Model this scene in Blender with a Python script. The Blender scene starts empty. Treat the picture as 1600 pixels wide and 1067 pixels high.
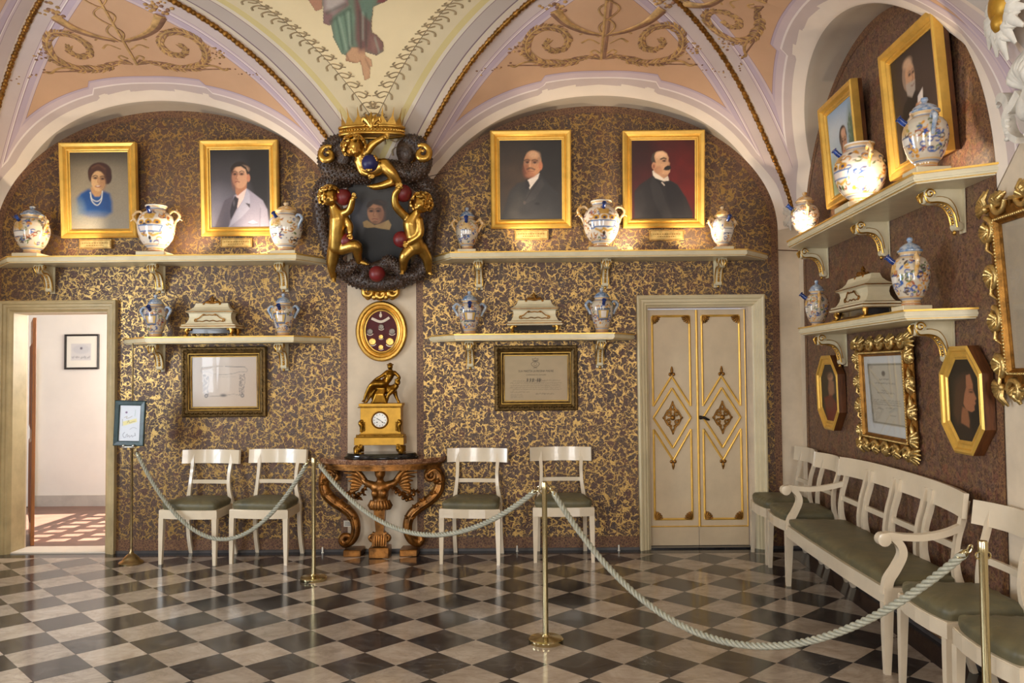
import bpy, bmesh, math, random
import numpy as np
from mathutils import Vector, Matrix
R = math.radians
PI = math.pi
scene = bpy.context.scene
COL = scene.collection
random.seed(7)

# ------------------------------------------------------------------ camera
F_PX = 1284.0
CAM = Vector((0, 0, 1.55))
YAW, PITCH, ROLL = R(0.45), R(2.07), 0.009
_f = Vector((-math.sin(YAW) * math.cos(PITCH), math.cos(YAW) * math.cos(PITCH), math.sin(PITCH)))
_r0 = Vector((math.cos(YAW), math.sin(YAW), 0))
_u0 = _r0.cross(_f)
CR = _r0 * math.cos(ROLL) - _u0 * math.sin(ROLL)
CU = _u0 * math.cos(ROLL) + _r0 * math.sin(ROLL)
cam_d = bpy.data.cameras.new('camera')
cam_d.sensor_width = 36
cam_d.lens = F_PX / 1600 * 36
cam_d.clip_start = 0.05
cam_o = bpy.data.objects.new('camera', cam_d)
COL.objects.link(cam_o)
M = Matrix((CR, CU, -_f)).transposed().to_4x4()
M.translation = CAM
cam_o.matrix_world = M
scene.camera = cam_o

# ------------------------------------------------------------------ room constants (metres)
YB = 7.18                      # back wall
XL, XR = -4.83, 2.46           # left wall, back right corner
TILT = 0.035                   # right wall leans out of square by this slope
YF = -1.0                      # wall behind the camera
ZC = 4.41                      # flat of the vault
RWA = -PI / 2 - math.atan(TILT)
RWD = Vector((-TILT, -1, 0)).normalized()


def ray(px, py):
    return _f + CR * ((px - 800) / F_PX) + CU * ((533.5 - py) / F_PX)


def BW(px, py, off=0.0):
    """a measured point of the back wall (off metres in front of it) -> (x, z)"""
    d = ray(px, py)
    t = (YB - off) / d.y
    return t * d.x, CAM.z + t * d.z


def RW(px, py, off=0.0):
    """a measured point of the right wall -> (distance from the corner along it, z)"""
    d = ray(px, py)
    nx, ny = 1.0, -TILT
    k = XR - TILT * YB - off * math.sqrt(1 + TILT * TILT)
    t = k / (d.x * nx + d.y * ny)
    p = CAM + d * t
    return (p - Vector((XR, YB, 0))).dot(RWD), p.z


def FL(px, py, z=0.0):
    d = ray(px, py)
    t = (z - CAM.z) / d.z
    p = CAM + d * t
    return p.x, p.y


def rwpt(u, off=0.0):
    """world xy of a right-wall point u metres from the corner, off metres into the room"""
    n = Vector((-1, TILT, 0)).normalized()
    p = Vector((XR, YB, 0)) + RWD * u + n * off
    return p.x, p.y


# ------------------------------------------------------------------ world and lights
def lin(c):
    c = c / 255.0
    return c / 12.92 if c <= 0.04045 else ((c + 0.055) / 1.055) ** 2.4


def C(r, g, b):
    return (lin(r), lin(g), lin(b), 1.0)


world = bpy.data.worlds.new('world')
scene.world = world
world.use_nodes = True
world.node_tree.nodes['Background'].inputs[0].default_value = (0.62, 0.74, 1.0, 1)
world.node_tree.nodes['Background'].inputs[1].default_value = 1.0

scene.view_settings.view_transform = 'Standard'
scene.view_settings.look = 'None'
scene.view_settings.gamma = 1.0
scene.view_settings.use_curve_mapping = False
scene.view_settings.exposure = 0.08


def area(name, loc, aim, sx, sy, watts, col, spread=180):
    d = bpy.data.lights.new(name, 'AREA')
    d.shape = 'RECTANGLE'
    d.size, d.size_y = sx, sy
    d.energy = watts
    d.color = col
    d.spread = R(spread)
    o = bpy.data.objects.new(name, d)
    COL.objects.link(o)
    o.location = loc
    o.rotation_euler = (Vector(aim) - Vector(loc)).to_track_quat('-Z', 'Y').to_euler()
    return o


# daylight entering by the windows of the left wall and of the wall behind the camera
area('daylight_left_near', (XL - 0.12, 4.35, 1.75), (XL + 3, 4.35, 1.4), 1.2, 1.9, 135, (0.80, 0.90, 1.0))
area('daylight_left_far', (XL - 0.12, 1.2, 1.75), (XL + 3, 1.2, 1.4), 1.2, 1.9, 70, (0.9, 0.95, 1.0))
area('daylight_front_a', (-1.75, YF - 0.12, 1.9), (-1.75, 3, 1.6), 1.3, 2.2, 135, (1.0, 0.97, 0.93))
area('daylight_front_b', (1.6, YF - 0.12, 1.9), (1.3, 3, 1.6), 0.75, 2.2, 80, (1.0, 0.97, 0.93))
# daylight of the next room (its own window) and the sun through its grille
area('daylight_next_room', (-3.42, 8.5, 1.95), (-6, 8.6, 1.2), 1.5, 0.7, 52, (1.0, 0.95, 0.88))
sun_d = bpy.data.lights.new('sun', 'SUN')
sun_d.energy = 34.0
sun_d.angle = R(0.5)
sun_d.color = (1.0, 0.93, 0.82)
sun_o = bpy.data.objects.new('sun', sun_d)
COL.objects.link(sun_o)
sun_o.rotation_euler = Vector((-1, -0.1, -1.0)).to_track_quat('-Z', 'Y').to_euler()


def shelf_lamp(loc, aim, watts, cone=110, size=0.02):
    d = bpy.data.lights.new('shelf_lamp', 'SPOT')
    d.energy = watts
    d.color = (1.0, 0.80, 0.56)
    d.spot_size = R(cone)
    d.spot_blend = 0.9
    d.shadow_soft_size = size
    o = bpy.data.objects.new('shelf_lamp', d)
    COL.objects.link(o)
    o.location = loc
    o.rotation_euler = (Vector(aim) - Vector(loc)).to_track_quat('-Z', 'Y').to_euler()


# small spotlights standing along the upper shelves, pointing up at pictures, jars and vault
SHZ = 2.60
for lx, ax, w in ((-3.66, -4.2, 18), (-2.72, -3.1, 22), (-2.35, -2.0, 17), (0.02, 0.3, 20), (1.02, 0.75, 22), (1.45, 1.7, 18)):
    shelf_lamp((lx, YB - 0.30, SHZ), (ax, YB + 0.02, SHZ + 0.42), w, 125)
for lu, au, w in ((1.0, 0.75, 7), (2.28, 1.85, 9), (2.72, 3.1, 13)):
    a = rwpt(lu, 0.30)
    b = rwpt(au, -0.02)
    shelf_lamp((a[0], a[1], SHZ), (b[0], b[1], SHZ + 0.42), w, 125)

# ------------------------------------------------------------------ materials


def nodes_of(name):
    m = bpy.data.materials.new(name)
    m.use_nodes = True
    nt = m.node_tree
    b = nt.nodes['Principled BSDF']
    return m, nt, b


def nd(nt, typ, **kw):
    n = nt.nodes.new(typ)
    for k, v in kw.items():
        if k in n.inputs:
            n.inputs[k].default_value = v
        else:
            setattr(n, k, v)
    return n


def mathn(nt, op, a, b=None, c=None):
    n = nt.nodes.new('ShaderNodeMath')
    n.operation = op
    for i, x in enumerate((a, b, c)):
        if x is None:
            continue
        if isinstance(x, (int, float)):
            n.inputs[i].default_value = x
        else:
            nt.links.new(x, n.inputs[i])
    return n.outputs[0]


def ramp(nt, fac, stops, interp='LINEAR'):
    n = nt.nodes.new('ShaderNodeValToRGB')
    n.color_ramp.interpolation = interp
    el = n.color_ramp.elements
    while len(el) > 1:
        el.remove(el[-1])
    el[0].position, el[0].color = stops[0]
    for p, c in stops[1:]:
        e = el.new(p)
        e.color = c
    nt.links.new(fac, n.inputs[0])
    return n.outputs[0]


def mix(nt, fac, a, b, blend='MIX'):
    n = nt.nodes.new('ShaderNodeMix')
    n.data_type = 'RGBA'
    n.blend_type = blend
    for s, x in ((n.inputs[0], fac), (n.inputs[6], a), (n.inputs[7], b)):
        if isinstance(x, (int, float, tuple)):
            s.default_value = x
        else:
            nt.links.new(x, s)
    return n.outputs[2]


def objco(nt, scale=1.0):
    t = nt.nodes.new('ShaderNodeTexCoord')
    m = nt.nodes.new('ShaderNodeMapping')
    m.inputs['Scale'].default_value = (scale,) * 3 if not isinstance(scale, tuple) else scale
    nt.links.new(t.outputs['Object'], m.inputs[0])
    return m.outputs[0]


def noise(nt, co, scale, detail=4, rough=0.55, dist=0.0):
    n = nd(nt, 'ShaderNodeTexNoise', Scale=scale, Detail=detail, Roughness=rough, Distortion=dist)
    nt.links.new(co, n.inputs['Vector'])
    return n.outputs['Fac']


def bump(nt, b, h, strength, dist=0.01):
    n = nd(nt, 'ShaderNodeBump', Strength=strength, Distance=dist)
    nt.links.new(h, n.inputs['Height'])
    nt.links.new(n.outputs[0], b.inputs['Normal'])


def mk(name, col, rough=0.5, metal=0.0, var=0.12, scale=9.0, bmp=0.0, bscale=60.0, coat=0.0, col2=None, stretch=None):
    """a plain painted / gilded / polished surface with slight mottling"""
    m, nt, b = nodes_of(name)
    co = objco(nt, stretch or 1.0)
    f = noise(nt, co, scale, 5, 0.6)
    c2 = col2 or tuple(x * (1 - var * 2.2) for x in col[:3]) + (1,)
    c = ramp(nt, f, [(0.3, c2), (0.62, col)])
    nt.links.new(c, b.inputs['Base Color'])
    b.inputs['Roughness'].default_value = rough
    b.inputs['Metallic'].default_value = metal
    b.inputs['Coat Weight'].default_value = coat
    if bmp:
        bump(nt, b, noise(nt, co, bscale, 3), bmp)
    return m


MAT = {}
MAT['cream_paint'] = mk('cream_paint', C(232, 219, 190), 0.28, 0, 0.05, 5, 0.02, 40, 0.25)
MAT['chair_paint'] = mk('chair_paint', C(222, 206, 180), 0.22, 0, 0.05, 4, 0.015, 30, 0.35)
MAT['shelf_paint'] = mk('shelf_paint', C(224, 213, 180), 0.35, 0, 0.07, 6, 0.02, 40, 0.1)
MAT['door_paint'] = mk('door_paint', C(214, 193, 160), 0.4, 0, 0.08, 3, 0.03, 50)
MAT['door_frame_paint'] = mk('door_frame_paint', C(218, 203, 165), 0.4, 0, 0.08, 3, 0.03, 50)
MAT['door_frame_old'] = mk('door_frame_old', C(196, 176, 132), 0.45, 0, 0.14, 4, 0.03, 50)
MAT['gilt'] = mk('gilt', C(214, 170, 86), 0.3, 1.0, 0.16, 14, 0.12, 90)
MAT['gilt_flat'] = mk('gilt_flat', C(236, 190, 92), 0.34, 0.55, 0.10, 10, 0.05, 60)
MAT['gilt_dark'] = mk('gilt_dark', C(118, 92, 50), 0.42, 0.7, 0.3, 24, 0.3, 120)
MAT['gilt_old'] = mk('gilt_old', C(165, 116, 52), 0.38, 0.85, 0.3, 20, 0.25, 120)
MAT['gilt_pale'] = mk('gilt_pale', C(226, 192, 122), 0.28, 0.85, 0.2, 25, 0.2, 120)
MAT['gilt_clock'] = mk('gilt_clock', C(196, 148, 52), 0.42, 0.6, 0.12, 12, 0.06, 80)
MAT['bronze_gilt'] = mk('bronze_gilt', C(165, 120, 44), 0.28, 1.0, 0.3, 18, 0.1, 60)
MAT['gilt_wood'] = mk('gilt_wood', C(158, 104, 46), 0.34, 0.7, 0.4, 12, 0.2, 60)
MAT['brass'] = mk('brass', C(198, 184, 142), 0.17, 1.0, 0.06, 4)
MAT['brass_aged'] = mk('brass_aged', C(176, 156, 116), 0.3, 1.0, 0.25, 12)
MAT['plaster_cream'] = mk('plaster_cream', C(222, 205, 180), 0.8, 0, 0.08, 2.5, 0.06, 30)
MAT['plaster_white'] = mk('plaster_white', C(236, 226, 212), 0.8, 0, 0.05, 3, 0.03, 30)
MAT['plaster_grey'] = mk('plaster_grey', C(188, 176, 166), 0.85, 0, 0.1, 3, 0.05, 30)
MAT['stucco'] = mk('stucco', C(226, 220, 208), 0.7, 0, 0.1, 12, 0.08, 60)
MAT['pilaster'] = mk('pilaster', C(220, 202, 176), 0.75, 0, 0.08, 4, 0.05, 40)
MAT['green_silk'] = mk('green_silk', C(106, 98, 70), 0.5, 0, 0.2, 7, 0.25, 14, 0.0, C(82, 80, 62))
MAT['rope_silk'] = mk('rope_silk', C(166, 164, 146), 0.45, 0, 0.15, 60)
MAT['dark_scale'] = mk('dark_scale', C(74, 54, 42), 0.34, 0, 0.32, 26, 1.0, 55, 0.1)
MAT['red_ball'] = mk('red_ball', C(122, 32, 34), 0.42, 0, 0.2, 9, 0.04, 40)
MAT['blue_ball'] = mk('blue_ball', C(34, 36, 92), 0.42, 0, 0.2, 9)
MAT['black_lacquer'] = mk('black_lacquer', C(16, 15, 16), 0.12, 0, 0.1, 5, 0, 1, 0.5)
MAT['wood_brown'] = mk('wood_brown', C(104, 60, 28), 0.45, 0, 0.3, 8, 0.1, 50, 0, None, (1, 6, 1))
MAT['wood_orange'] = mk('wood_orange', C(176, 110, 48), 0.45, 0, 0.2, 5, 0.05, 40, 0, None, (6, 6, 0.6))
MAT['black_frame'] = mk('black_frame', C(34, 28, 24), 0.35, 0, 0.2, 8)
MAT['green_frame'] = mk('green_frame', C(26, 58, 60), 0.35, 0, 0.3, 18, 0.05, 40, 0.1)
MAT['white_paint'] = mk('white_paint', C(240, 236, 224), 0.5, 0, 0.03, 3)
MAT['paper_old'] = mk('paper_old', C(196, 178, 152), 0.6, 0, 0.08, 6)
MAT['paper'] = mk('paper', C(232, 226, 212), 0.6, 0, 0.04, 6)
MAT['next_wall'] = mk('next_wall', C(240, 232, 218), 0.8, 0, 0.03, 2)
MAT['next_base'] = mk('next_base', C(196, 186, 172), 0.7, 0, 0.08, 6)
MAT['terracotta'] = mk('terracotta', C(126, 92, 78), 0.4, 0, 0.15, 6)
MAT['plain_floor'] = mk('plain_floor', C(120, 108, 96), 0.3, 0, 0.15, 6)
MAT['dark_marble'] = mk('dark_marble', C(42, 41, 44), 0.13, 0, 0.3, 5)
MAT['skirting'] = mk('skirting', C(78, 72, 70), 0.4, 0, 0.2, 10)
MAT['steel'] = mk('steel', C(196, 196, 190), 0.25, 1.0, 0.05, 8)
MAT['ink'] = mk('ink', C(58, 52, 50), 0.7, 0, 0.1, 8)
MAT['velvet'] = mk('velvet', C(84, 22, 26), 0.75, 0, 0.15, 20)
MAT['medal_silver'] = mk('medal_silver', C(120, 110, 100), 0.4, 0.7, 0.2, 60)
MAT['medal_gold'] = mk('medal_gold', C(222, 176, 96), 0.35, 0.8, 0.2, 60)
MAT['silk_white'] = mk('silk_white', C(224, 208, 188), 0.6, 0, 0.05, 30)
MAT['enamel'] = mk('enamel', C(238, 234, 224), 0.2, 0, 0.02, 5)
MAT['iron'] = mk('iron', C(52, 44, 38), 0.35, 0.8, 0.2, 20)
MAT['glaze_blue'] = mk('glaze_blue', C(96, 128, 168), 0.15, 0, 0.45, 30, 0, 1, 0.4, C(206, 208, 206))
MAT['glaze_gold'] = mk('glaze_gold', C(214, 160, 70), 0.15, 0, 0.3, 30, 0, 1, 0.4, C(236, 220, 190))
MAT['glaze_deepblue'] = mk('glaze_deepblue', C(36, 66, 140), 0.15, 0, 0.4, 30, 0, 1, 0.4)
MAT['mount_white'] = mk('mount_white', C(214, 212, 208), 0.7, 0, 0.03, 10)
MAT['fresco_gold'] = mk('fresco_gold', C(212, 168, 108), 0.75, 0, 0.25, 14)
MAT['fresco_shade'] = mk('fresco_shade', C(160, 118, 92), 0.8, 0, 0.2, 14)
MAT['scroll_paint'] = mk('scroll_paint', C(178, 156, 120), 0.8, 0, 0.15, 14)
MAT['line_paint'] = mk('line_paint', C(112, 92, 74), 0.8, 0, 0.1, 14)
MAT['yellow_paint'] = mk('yellow_paint', C(214, 194, 130), 0.8, 0, 0.08, 6)


def vcol_mat(name, rough=0.5, coat=0.0, bmp=0.0):
    m, nt, b = nodes_of(name)
    a = nd(nt, 'ShaderNodeAttribute', attribute_name='Col')
    f = noise(nt, objco(nt), 120, 2)
    c = mix(nt, 0.12, a.outputs['Color'], ramp(nt, f, [(0.3, (0.7, 0.7, 0.7, 1)), (0.7, (1, 1, 1, 1))]), 'MULTIPLY')
    nt.links.new(c, b.inputs['Base Color'])
    b.inputs['Roughness'].default_value = rough
    b.inputs['Coat Weight'].default_value = coat
    if bmp:
        bump(nt, b, f, bmp)
    return m


MAT['oil_paint'] = vcol_mat('oil_paint', 0.42, 0.0, 0.05)
MAT['print_paper'] = vcol_mat('print_paper', 0.5)
MAT['majolica'] = vcol_mat('majolica', 0.14, 0.5)
MAT['fresco'] = vcol_mat('fresco', 0.8)


def wallpaper_mat(name, gold_amt, curl, pale=(1, 1, 1)):
    m, nt, b = nodes_of(name)
    co = objco(nt)
    w = nd(nt, 'ShaderNodeTexNoise', Scale=12.0, Detail=2.0, Roughness=0.5)
    nt.links.new(co, w.inputs['Vector'])
    add = nd(nt, 'ShaderNodeVectorMath', operation='MULTIPLY_ADD')
    add.inputs[1].default_value = (0.085, 0.0, 0.085)
    nt.links.new(w.outputs['Color'], add.inputs[0])
    nt.links.new(co, add.inputs[2])
    flat = nd(nt, 'ShaderNodeVectorMath', operation='MULTIPLY')
    flat.inputs[1].default_value = (1, 0, 1)
    nt.links.new(add.outputs[0], flat.inputs[0])

    def vor(scale, feat):
        v = nd(nt, 'ShaderNodeTexVoronoi', feature=feat, Scale=scale, Randomness=1.0)
        nt.links.new(flat.outputs[0], v.inputs['Vector'])
        return v
    v1 = vor(17.0, 'DISTANCE_TO_EDGE').outputs['Distance']
    v2 = vor(33.0, 'DISTANCE_TO_EDGE').outputs['Distance']
    cell = vor(17.0, 'F1')
    # gold ground: a vine-like network between the blooms, thickening and thinning,
    # with finer tendrils curling into the blooms from the network
    thick = mathn(nt, 'MULTIPLY_ADD', noise(nt, co, 20.0, 2), 0.32, -0.134)
    g1 = mathn(nt, 'LESS_THAN', v1, thick)
    near = mathn(nt, 'LESS_THAN', v1, mathn(nt, 'MULTIPLY_ADD', noise(nt, co, 9.0, 2), 0.6, -0.06))
    t2 = mathn(nt, 'MULTIPLY_ADD', noise(nt, co, 40.0, 2), 0.34, -0.132)
    g2 = mathn(nt, 'MULTIPLY', mathn(nt, 'LESS_THAN', v2, t2), near)
    gold = mathn(nt, 'MULTIPLY', mathn(nt, 'MAXIMUM', g1, g2), gold_amt)
    fine = noise(nt, co, curl, 3, 0.7, 2.2)
    leaf = ramp(nt, fine, [(0.30, C(44, 30, 24)), (0.46, C(78, 56, 45)), (0.58, C(112, 86, 70)), (0.66, C(74, 54, 46)), (0.76, C(120, 110, 102))])
    sep = nt.nodes.new('ShaderNodeSeparateColor')
    nt.links.new(cell.outputs['Color'], sep.inputs[0])
    tint = ramp(nt, sep.outputs[0], [(0.0, (1.15, 0.84, 0.72, 1)), (0.35, (0.78, 0.9, 0.98, 1)), (0.6, (1.05, 0.95, 0.9, 1)), (1.0, (0.92, 1.0, 0.8, 1))])
    leafc = mix(nt, 0.85, leaf, tint, 'MULTIPLY')
    leafc = mix(nt, 1.0, leafc, (*pale, 1.0), 'MULTIPLY')
    goldc = ramp(nt, fine, [(0.35, C(146, 114, 66)), (0.6, C(192, 158, 96))])
    nt.links.new(mix(nt, gold, leafc, goldc), b.inputs['Base Color'])
    nt.links.new(mathn(nt, 'MULTIPLY', gold, 0.85), b.inputs['Metallic'])
    nt.links.new(mathn(nt, 'MULTIPLY_ADD', gold, -0.14, 0.5), b.inputs['Roughness'])
    bump(nt, b, fine, 0.2, 0.004)
    return m


MAT['wallpaper'] = wallpaper_mat('wallpaper', 1.0, 62.0)
MAT['wallpaper_dim_sheen'] = wallpaper_mat('wallpaper_dim_sheen', 0.25, 30.0, (1.45, 1.32, 1.34))  # same paper; the gold's missing sheen at this angle is set in the colour


def border_mat():
    m, nt, b = nodes_of('wallpaper_border')
    co = objco(nt)
    v = nd(nt, 'ShaderNodeTexVoronoi', feature='DISTANCE_TO_EDGE', Scale=42.0)
    nt.links.new(co, v.inputs['Vector'])
    f = noise(nt, co, 60, 3)
    c = ramp(nt, f, [(0.3, C(70, 44, 34)), (0.6, C(112, 76, 56))])
    g = mathn(nt, 'LESS_THAN', v.outputs['Distance'], 0.06)
    nt.links.new(mix(nt, g, c, C(140, 104, 66)), b.inputs['Base Color'])
    b.inputs['Roughness'].default_value = 0.5
    bump(nt, b, f, 0.15, 0.004)
    return m


MAT['wallpaper_border'] = border_mat()


def marble_mat(name, c1, c2, c3):
    m, nt, b = nodes_of(name)
    oi = nt.nodes.new('ShaderNodeObjectInfo')
    t = nt.nodes.new('ShaderNodeTexCoord')
    mp = nt.nodes.new('ShaderNodeMapping')
    nt.links.new(t.outputs['Object'], mp.inputs[0])
    cmb = nt.nodes.new('ShaderNodeCombineXYZ')
    nt.links.new(mathn(nt, 'MULTIPLY', oi.outputs['Random'], 37.0), cmb.inputs[0])
    nt.links.new(mathn(nt, 'MULTIPLY', oi.outputs['Random'], 91.0), cmb.inputs[1])
    nt.links.new(cmb.outputs[0], mp.inputs['Location'])
    rot = nt.nodes.new('ShaderNodeCombineXYZ')
    nt.links.new(mathn(nt, 'MULTIPLY', oi.outputs['Random'], 17.0), rot.inputs[2])
    nt.links.new(rot.outputs[0], mp.inputs['Rotation'])
    mp.inputs['Scale'].default_value = (1.0, 1.35, 1.0)
    f = noise(nt, mp.outputs[0], 5.5, 8, 0.68, 0.6)
    v = noise(nt, mp.outputs[0], 3.0, 6, 0.62, 1.4)
    vein = ramp(nt, v, [(0.47, (0, 0, 0, 1)), (0.5, (1, 1, 1, 1)), (0.53, (0, 0, 0, 1))])
    c = ramp(nt, f, [(0.3, c2), (0.65, c1)])
    c = mix(nt, mathn(nt, 'MULTIPLY', vein, 0.28), c, c3)
    br = mathn(nt, 'MULTIPLY_ADD', oi.outputs['Random'], 0.3, 0.82)
    cc = nt.nodes.new('ShaderNodeCombineColor')
    for i in range(3):
        nt.links.new(br, cc.inputs[i])
    c = mix(nt, 1.0, c, cc.outputs[0], 'MULTIPLY')
    nt.links.new(c, b.inputs['Base Color'])
    b.inputs['Roughness'].default_value = 0.14
    b.inputs['Specular IOR Level'].default_value = 0.42
    bump(nt, b, noise(nt, mp.outputs[0], 9, 2), 0.03, 0.01)
    return m


MAT['tile_light'] = marble_mat('tile_light', C(182, 168, 152), C(146, 130, 114), C(120, 100, 86))
MAT['tile_dark'] = marble_mat('tile_dark', C(56, 54, 55), C(36, 35, 37), C(120, 116, 112))


def red_marble():
    m, nt, b = nodes_of('red_marble')
    co = objco(nt)
    f = noise(nt, co, 26, 6, 0.7, 1.0)
    c = ramp(nt, f, [(0.3, C(66, 40, 30)), (0.5, C(126, 84, 58)), (0.62, C(170, 130, 96)), (0.75, C(110, 60, 44))])
    nt.links.new(c, b.inputs['Base Color'])
    b.inputs['Roughness'].default_value = 0.18
    b.inputs['Coat Weight'].default_value = 0.3
    return m


MAT['red_marble'] = red_marble()

# ------------------------------------------------------------------ mesh helpers


class MB:
    def __init__(s):
        s.v, s.f = [], []

    def add(s, vs, fs, m=None):
        o = len(s.v)
        if m is not None:
            vs = [m @ Vector(p) for p in vs]
        s.v += [tuple(p) for p in vs]
        s.f += [tuple(i + o for i in f) for f in fs]
        return s

    def box(s, x0, x1, y0, y1, z0, z1, m=None, c=0.0):
        if c > 0:
            return s.cbox(x0, x1, y0, y1, z0, z1, c, m)
        vs = [(x, y, z) for x in (x0, x1) for y in (y0, y1) for z in (z0, z1)]
        fs = [(0, 1, 3, 2), (4, 6, 7, 5), (0, 4, 5, 1), (2, 3, 7, 6), (0, 2, 6, 4), (1, 5, 7, 3)]
        return s.add(vs, fs, m)

    def cbox(s, x0, x1, y0, y1, z0, z1, c, m=None):
        """box with chamfered edges"""
        b = bmesh.new()
        bmesh.ops.create_cube(b, size=1.0)
        for v in b.verts:
            v.co = Vector(((x0 + x1) / 2 + v.co.x * (x1 - x0), (y0 + y1) / 2 + v.co.y * (y1 - y0), (z0 + z1) / 2 + v.co.z * (z1 - z0)))
        bmesh.ops.bevel(b, geom=b.edges[:], offset=c, segments=1, affect='EDGES')
        b.verts.index_update()
        s.add([v.co for v in b.verts], [[v.index for v in f.verts] for f in b.faces], m)
        b.free()
        return s

    def lathe(s, prof, n=24, c=(0, 0, 0), m=None, sx=1.0, sy=1.0, caps=True):
        vs, fs = [], []
        k = len(prof)
        for j in range(n):
            a = 2 * PI * j / n
            for r, z in prof:
                vs.append((c[0] + r * math.cos(a) * sx, c[1] + r * math.sin(a) * sy, c[2] + z))
        for j in range(n):
            j2 = (j + 1) % n
            for i in range(k - 1):
                fs.append((j * k + i, j2 * k + i, j2 * k + i + 1, j * k + i + 1))
        if caps and prof[0][0] > 1e-6:
            fs.append(tuple(j * k for j in range(n))[::-1])
        if caps and prof[-1][0] > 1e-6:
            fs.append(tuple(j * k + k - 1 for j in range(n)))
        return s.add(vs, fs, m)

    def ell(s, c, r, nu=14, nv=9, m=None):
        if not hasattr(r, '__len__'):
            r = (r, r, r)
        vs = [(c[0], c[1], c[2] - r[2])]
        for i in range(1, nv):
            t = -PI / 2 + PI * i / nv
            for j in range(nu):
                a = 2 * PI * j / nu
                vs.append((c[0] + r[0] * math.cos(t) * math.cos(a), c[1] + r[1] * math.cos(t) * math.sin(a), c[2] + r[2] * math.sin(t)))
        vs.append((c[0], c[1], c[2] + r[2]))
        fs = []
        for j in range(nu):
            j2 = (j + 1) % nu
            fs.append((0, 1 + j2, 1 + j))
            for i in range(nv - 2):
                a = 1 + i * nu
                fs.append((a + j, a + j2, a + nu + j2, a + nu + j))
            a = 1 + (nv - 2) * nu
            fs.append((a + j, a + j2, len(vs) - 1))
        return s.add(vs, fs, m)

    def tube(s, pts, r, n=8, closed=False, m=None, squash=None):
        pts = [Vector(p) for p in pts]
        k = len(pts)
        rr = r if hasattr(r, '__len__') else [r] * k
        tan = []
        for i in range(k):
            if closed:
                a, b = pts[i - 1], pts[(i + 1) % k]
            else:
                a, b = pts[max(0, i - 1)], pts[min(k - 1, i + 1)]
            t = b - a
            tan.append(t.normalized() if t.length > 1e-9 else Vector((0, 0, 1)))
        up = Vector((0, 0, 1)) if abs(tan[0].z) < 0.9 else Vector((1, 0, 0))
        nrm = (up - tan[0] * up.dot(tan[0])).normalized()
        vs, fs = [], []
        for i in range(k):
            nrm = nrm - tan[i] * nrm.dot(tan[i])
            nrm = nrm.normalized() if nrm.length > 1e-6 else tan[i].orthogonal().normalized()
            bn = tan[i].cross(nrm)
            for j in range(n):
                a = 2 * PI * j / n
                d = nrm * math.cos(a) + bn * math.sin(a)
                if squash:
                    d = Vector((d.x * squash[0], d.y * squash[1], d.z * squash[2]))
                vs.append(pts[i] + d * rr[i])
        for i in range(k if closed else k - 1):
            i2 = (i + 1) % k
            for j in range(n):
                j2 = (j + 1) % n
                fs.append((i * n + j, i * n + j2, i2 * n + j2, i2 * n + j))
        if not closed:
            fs.append(tuple(range(n))[::-1])
            fs.append(tuple((k - 1) * n + j for j in range(n)))
        return s.add(vs, fs, m)

    def rect(s, pts, side, w, t, m=None):
        """rectangular bar along a path: width w along the fixed side vector, thickness t across"""
        pts = [Vector(p) for p in pts]
        side = Vector(side).normalized()
        k = len(pts)
        ww = w if hasattr(w, '__len__') else [w] * k
        tt = t if hasattr(t, '__len__') else [t] * k
        vs, fs = [], []
        for i in range(k):
            d = (pts[min(k - 1, i + 1)] - pts[max(0, i - 1)])
            nn = d.cross(side).normalized()
            a, b = side * (ww[i] / 2), nn * (tt[i] / 2)
            vs += [pts[i] - a - b, pts[i] + a - b, pts[i] + a + b, pts[i] - a + b]
        for i in range(k - 1):
            for j in range(4):
                j2 = (j + 1) % 4
                fs.append((i * 4 + j, i * 4 + j2, i * 4 + 4 + j2, i * 4 + 4 + j))
        fs.append((3, 2, 1, 0))
        fs.append(tuple((k - 1) * 4 + j for j in range(4)))
        return s.add(vs, fs, m)

    def prism(s, poly, y0, y1, m=None):
        """polygon given in (x, z), extruded along y"""
        k = len(poly)
        vs = [(x, y0, z) for x, z in poly] + [(x, y1, z) for x, z in poly]
        fs = [tuple(range(k)), tuple(range(2 * k - 1, k - 1, -1))]
        fs += [(i, (i + 1) % k + 0, (i + 1) % k + k, i + k)[::-1] for i in range(k)]
        return s.add(vs, fs, m)

    def slab(s, poly, z0, z1, m=None):
        """polygon given in (x, y), extruded along z"""
        k = len(poly)
        vs = [(x, y, z0) for x, y in poly] + [(x, y, z1) for x, y in poly]
        fs = [tuple(range(k))[::-1], tuple(range(k, 2 * k))]
        fs += [(i, (i + 1) % k, (i + 1) % k + k, i + k) for i in range(k)]
        return s.add(vs, fs, m)

    def frame(s, poly, prof, m=None):
        """moulded frame around a convex (x, z) outline; prof = (inset, y) pairs from outside in"""
        rings = []
        for ins, y in prof:
            rings.append([(x, y, z) for x, z in inset(poly, ins)])
        k = len(poly)
        vs = [p for r_ in rings for p in r_]
        fs = []
        for i in range(len(rings) - 1):
            for j in range(k):
                j2 = (j + 1) % k
                fs.append((i * k + j, i * k + j2, i * k + k + j2, i * k + k + j))
        return s.add(vs, fs, m)

    def build(s, name, mat, parent=None, smooth=None, loc=None, rz=0.0, flip=False, rx=0.0):
        me = bpy.data.meshes.new(name)
        me.from_pydata(s.v, [], s.f)
        bm = bmesh.new()
        bm.from_mesh(me)
        bmesh.ops.recalc_face_normals(bm, faces=bm.faces[:])
        bm.to_mesh(me)
        bm.free()
        me.materials.append(MAT[mat] if isinstance(mat, str) else mat)
        if smooth is not None:
            me.polygons.foreach_set('use_smooth', [True] * len(me.polygons))
            me.set_sharp_from_angle(angle=R(smooth))
        o = bpy.data.objects.new(name, me)
        COL.objects.link(o)
        if parent is not None:
            o.parent = parent
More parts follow.
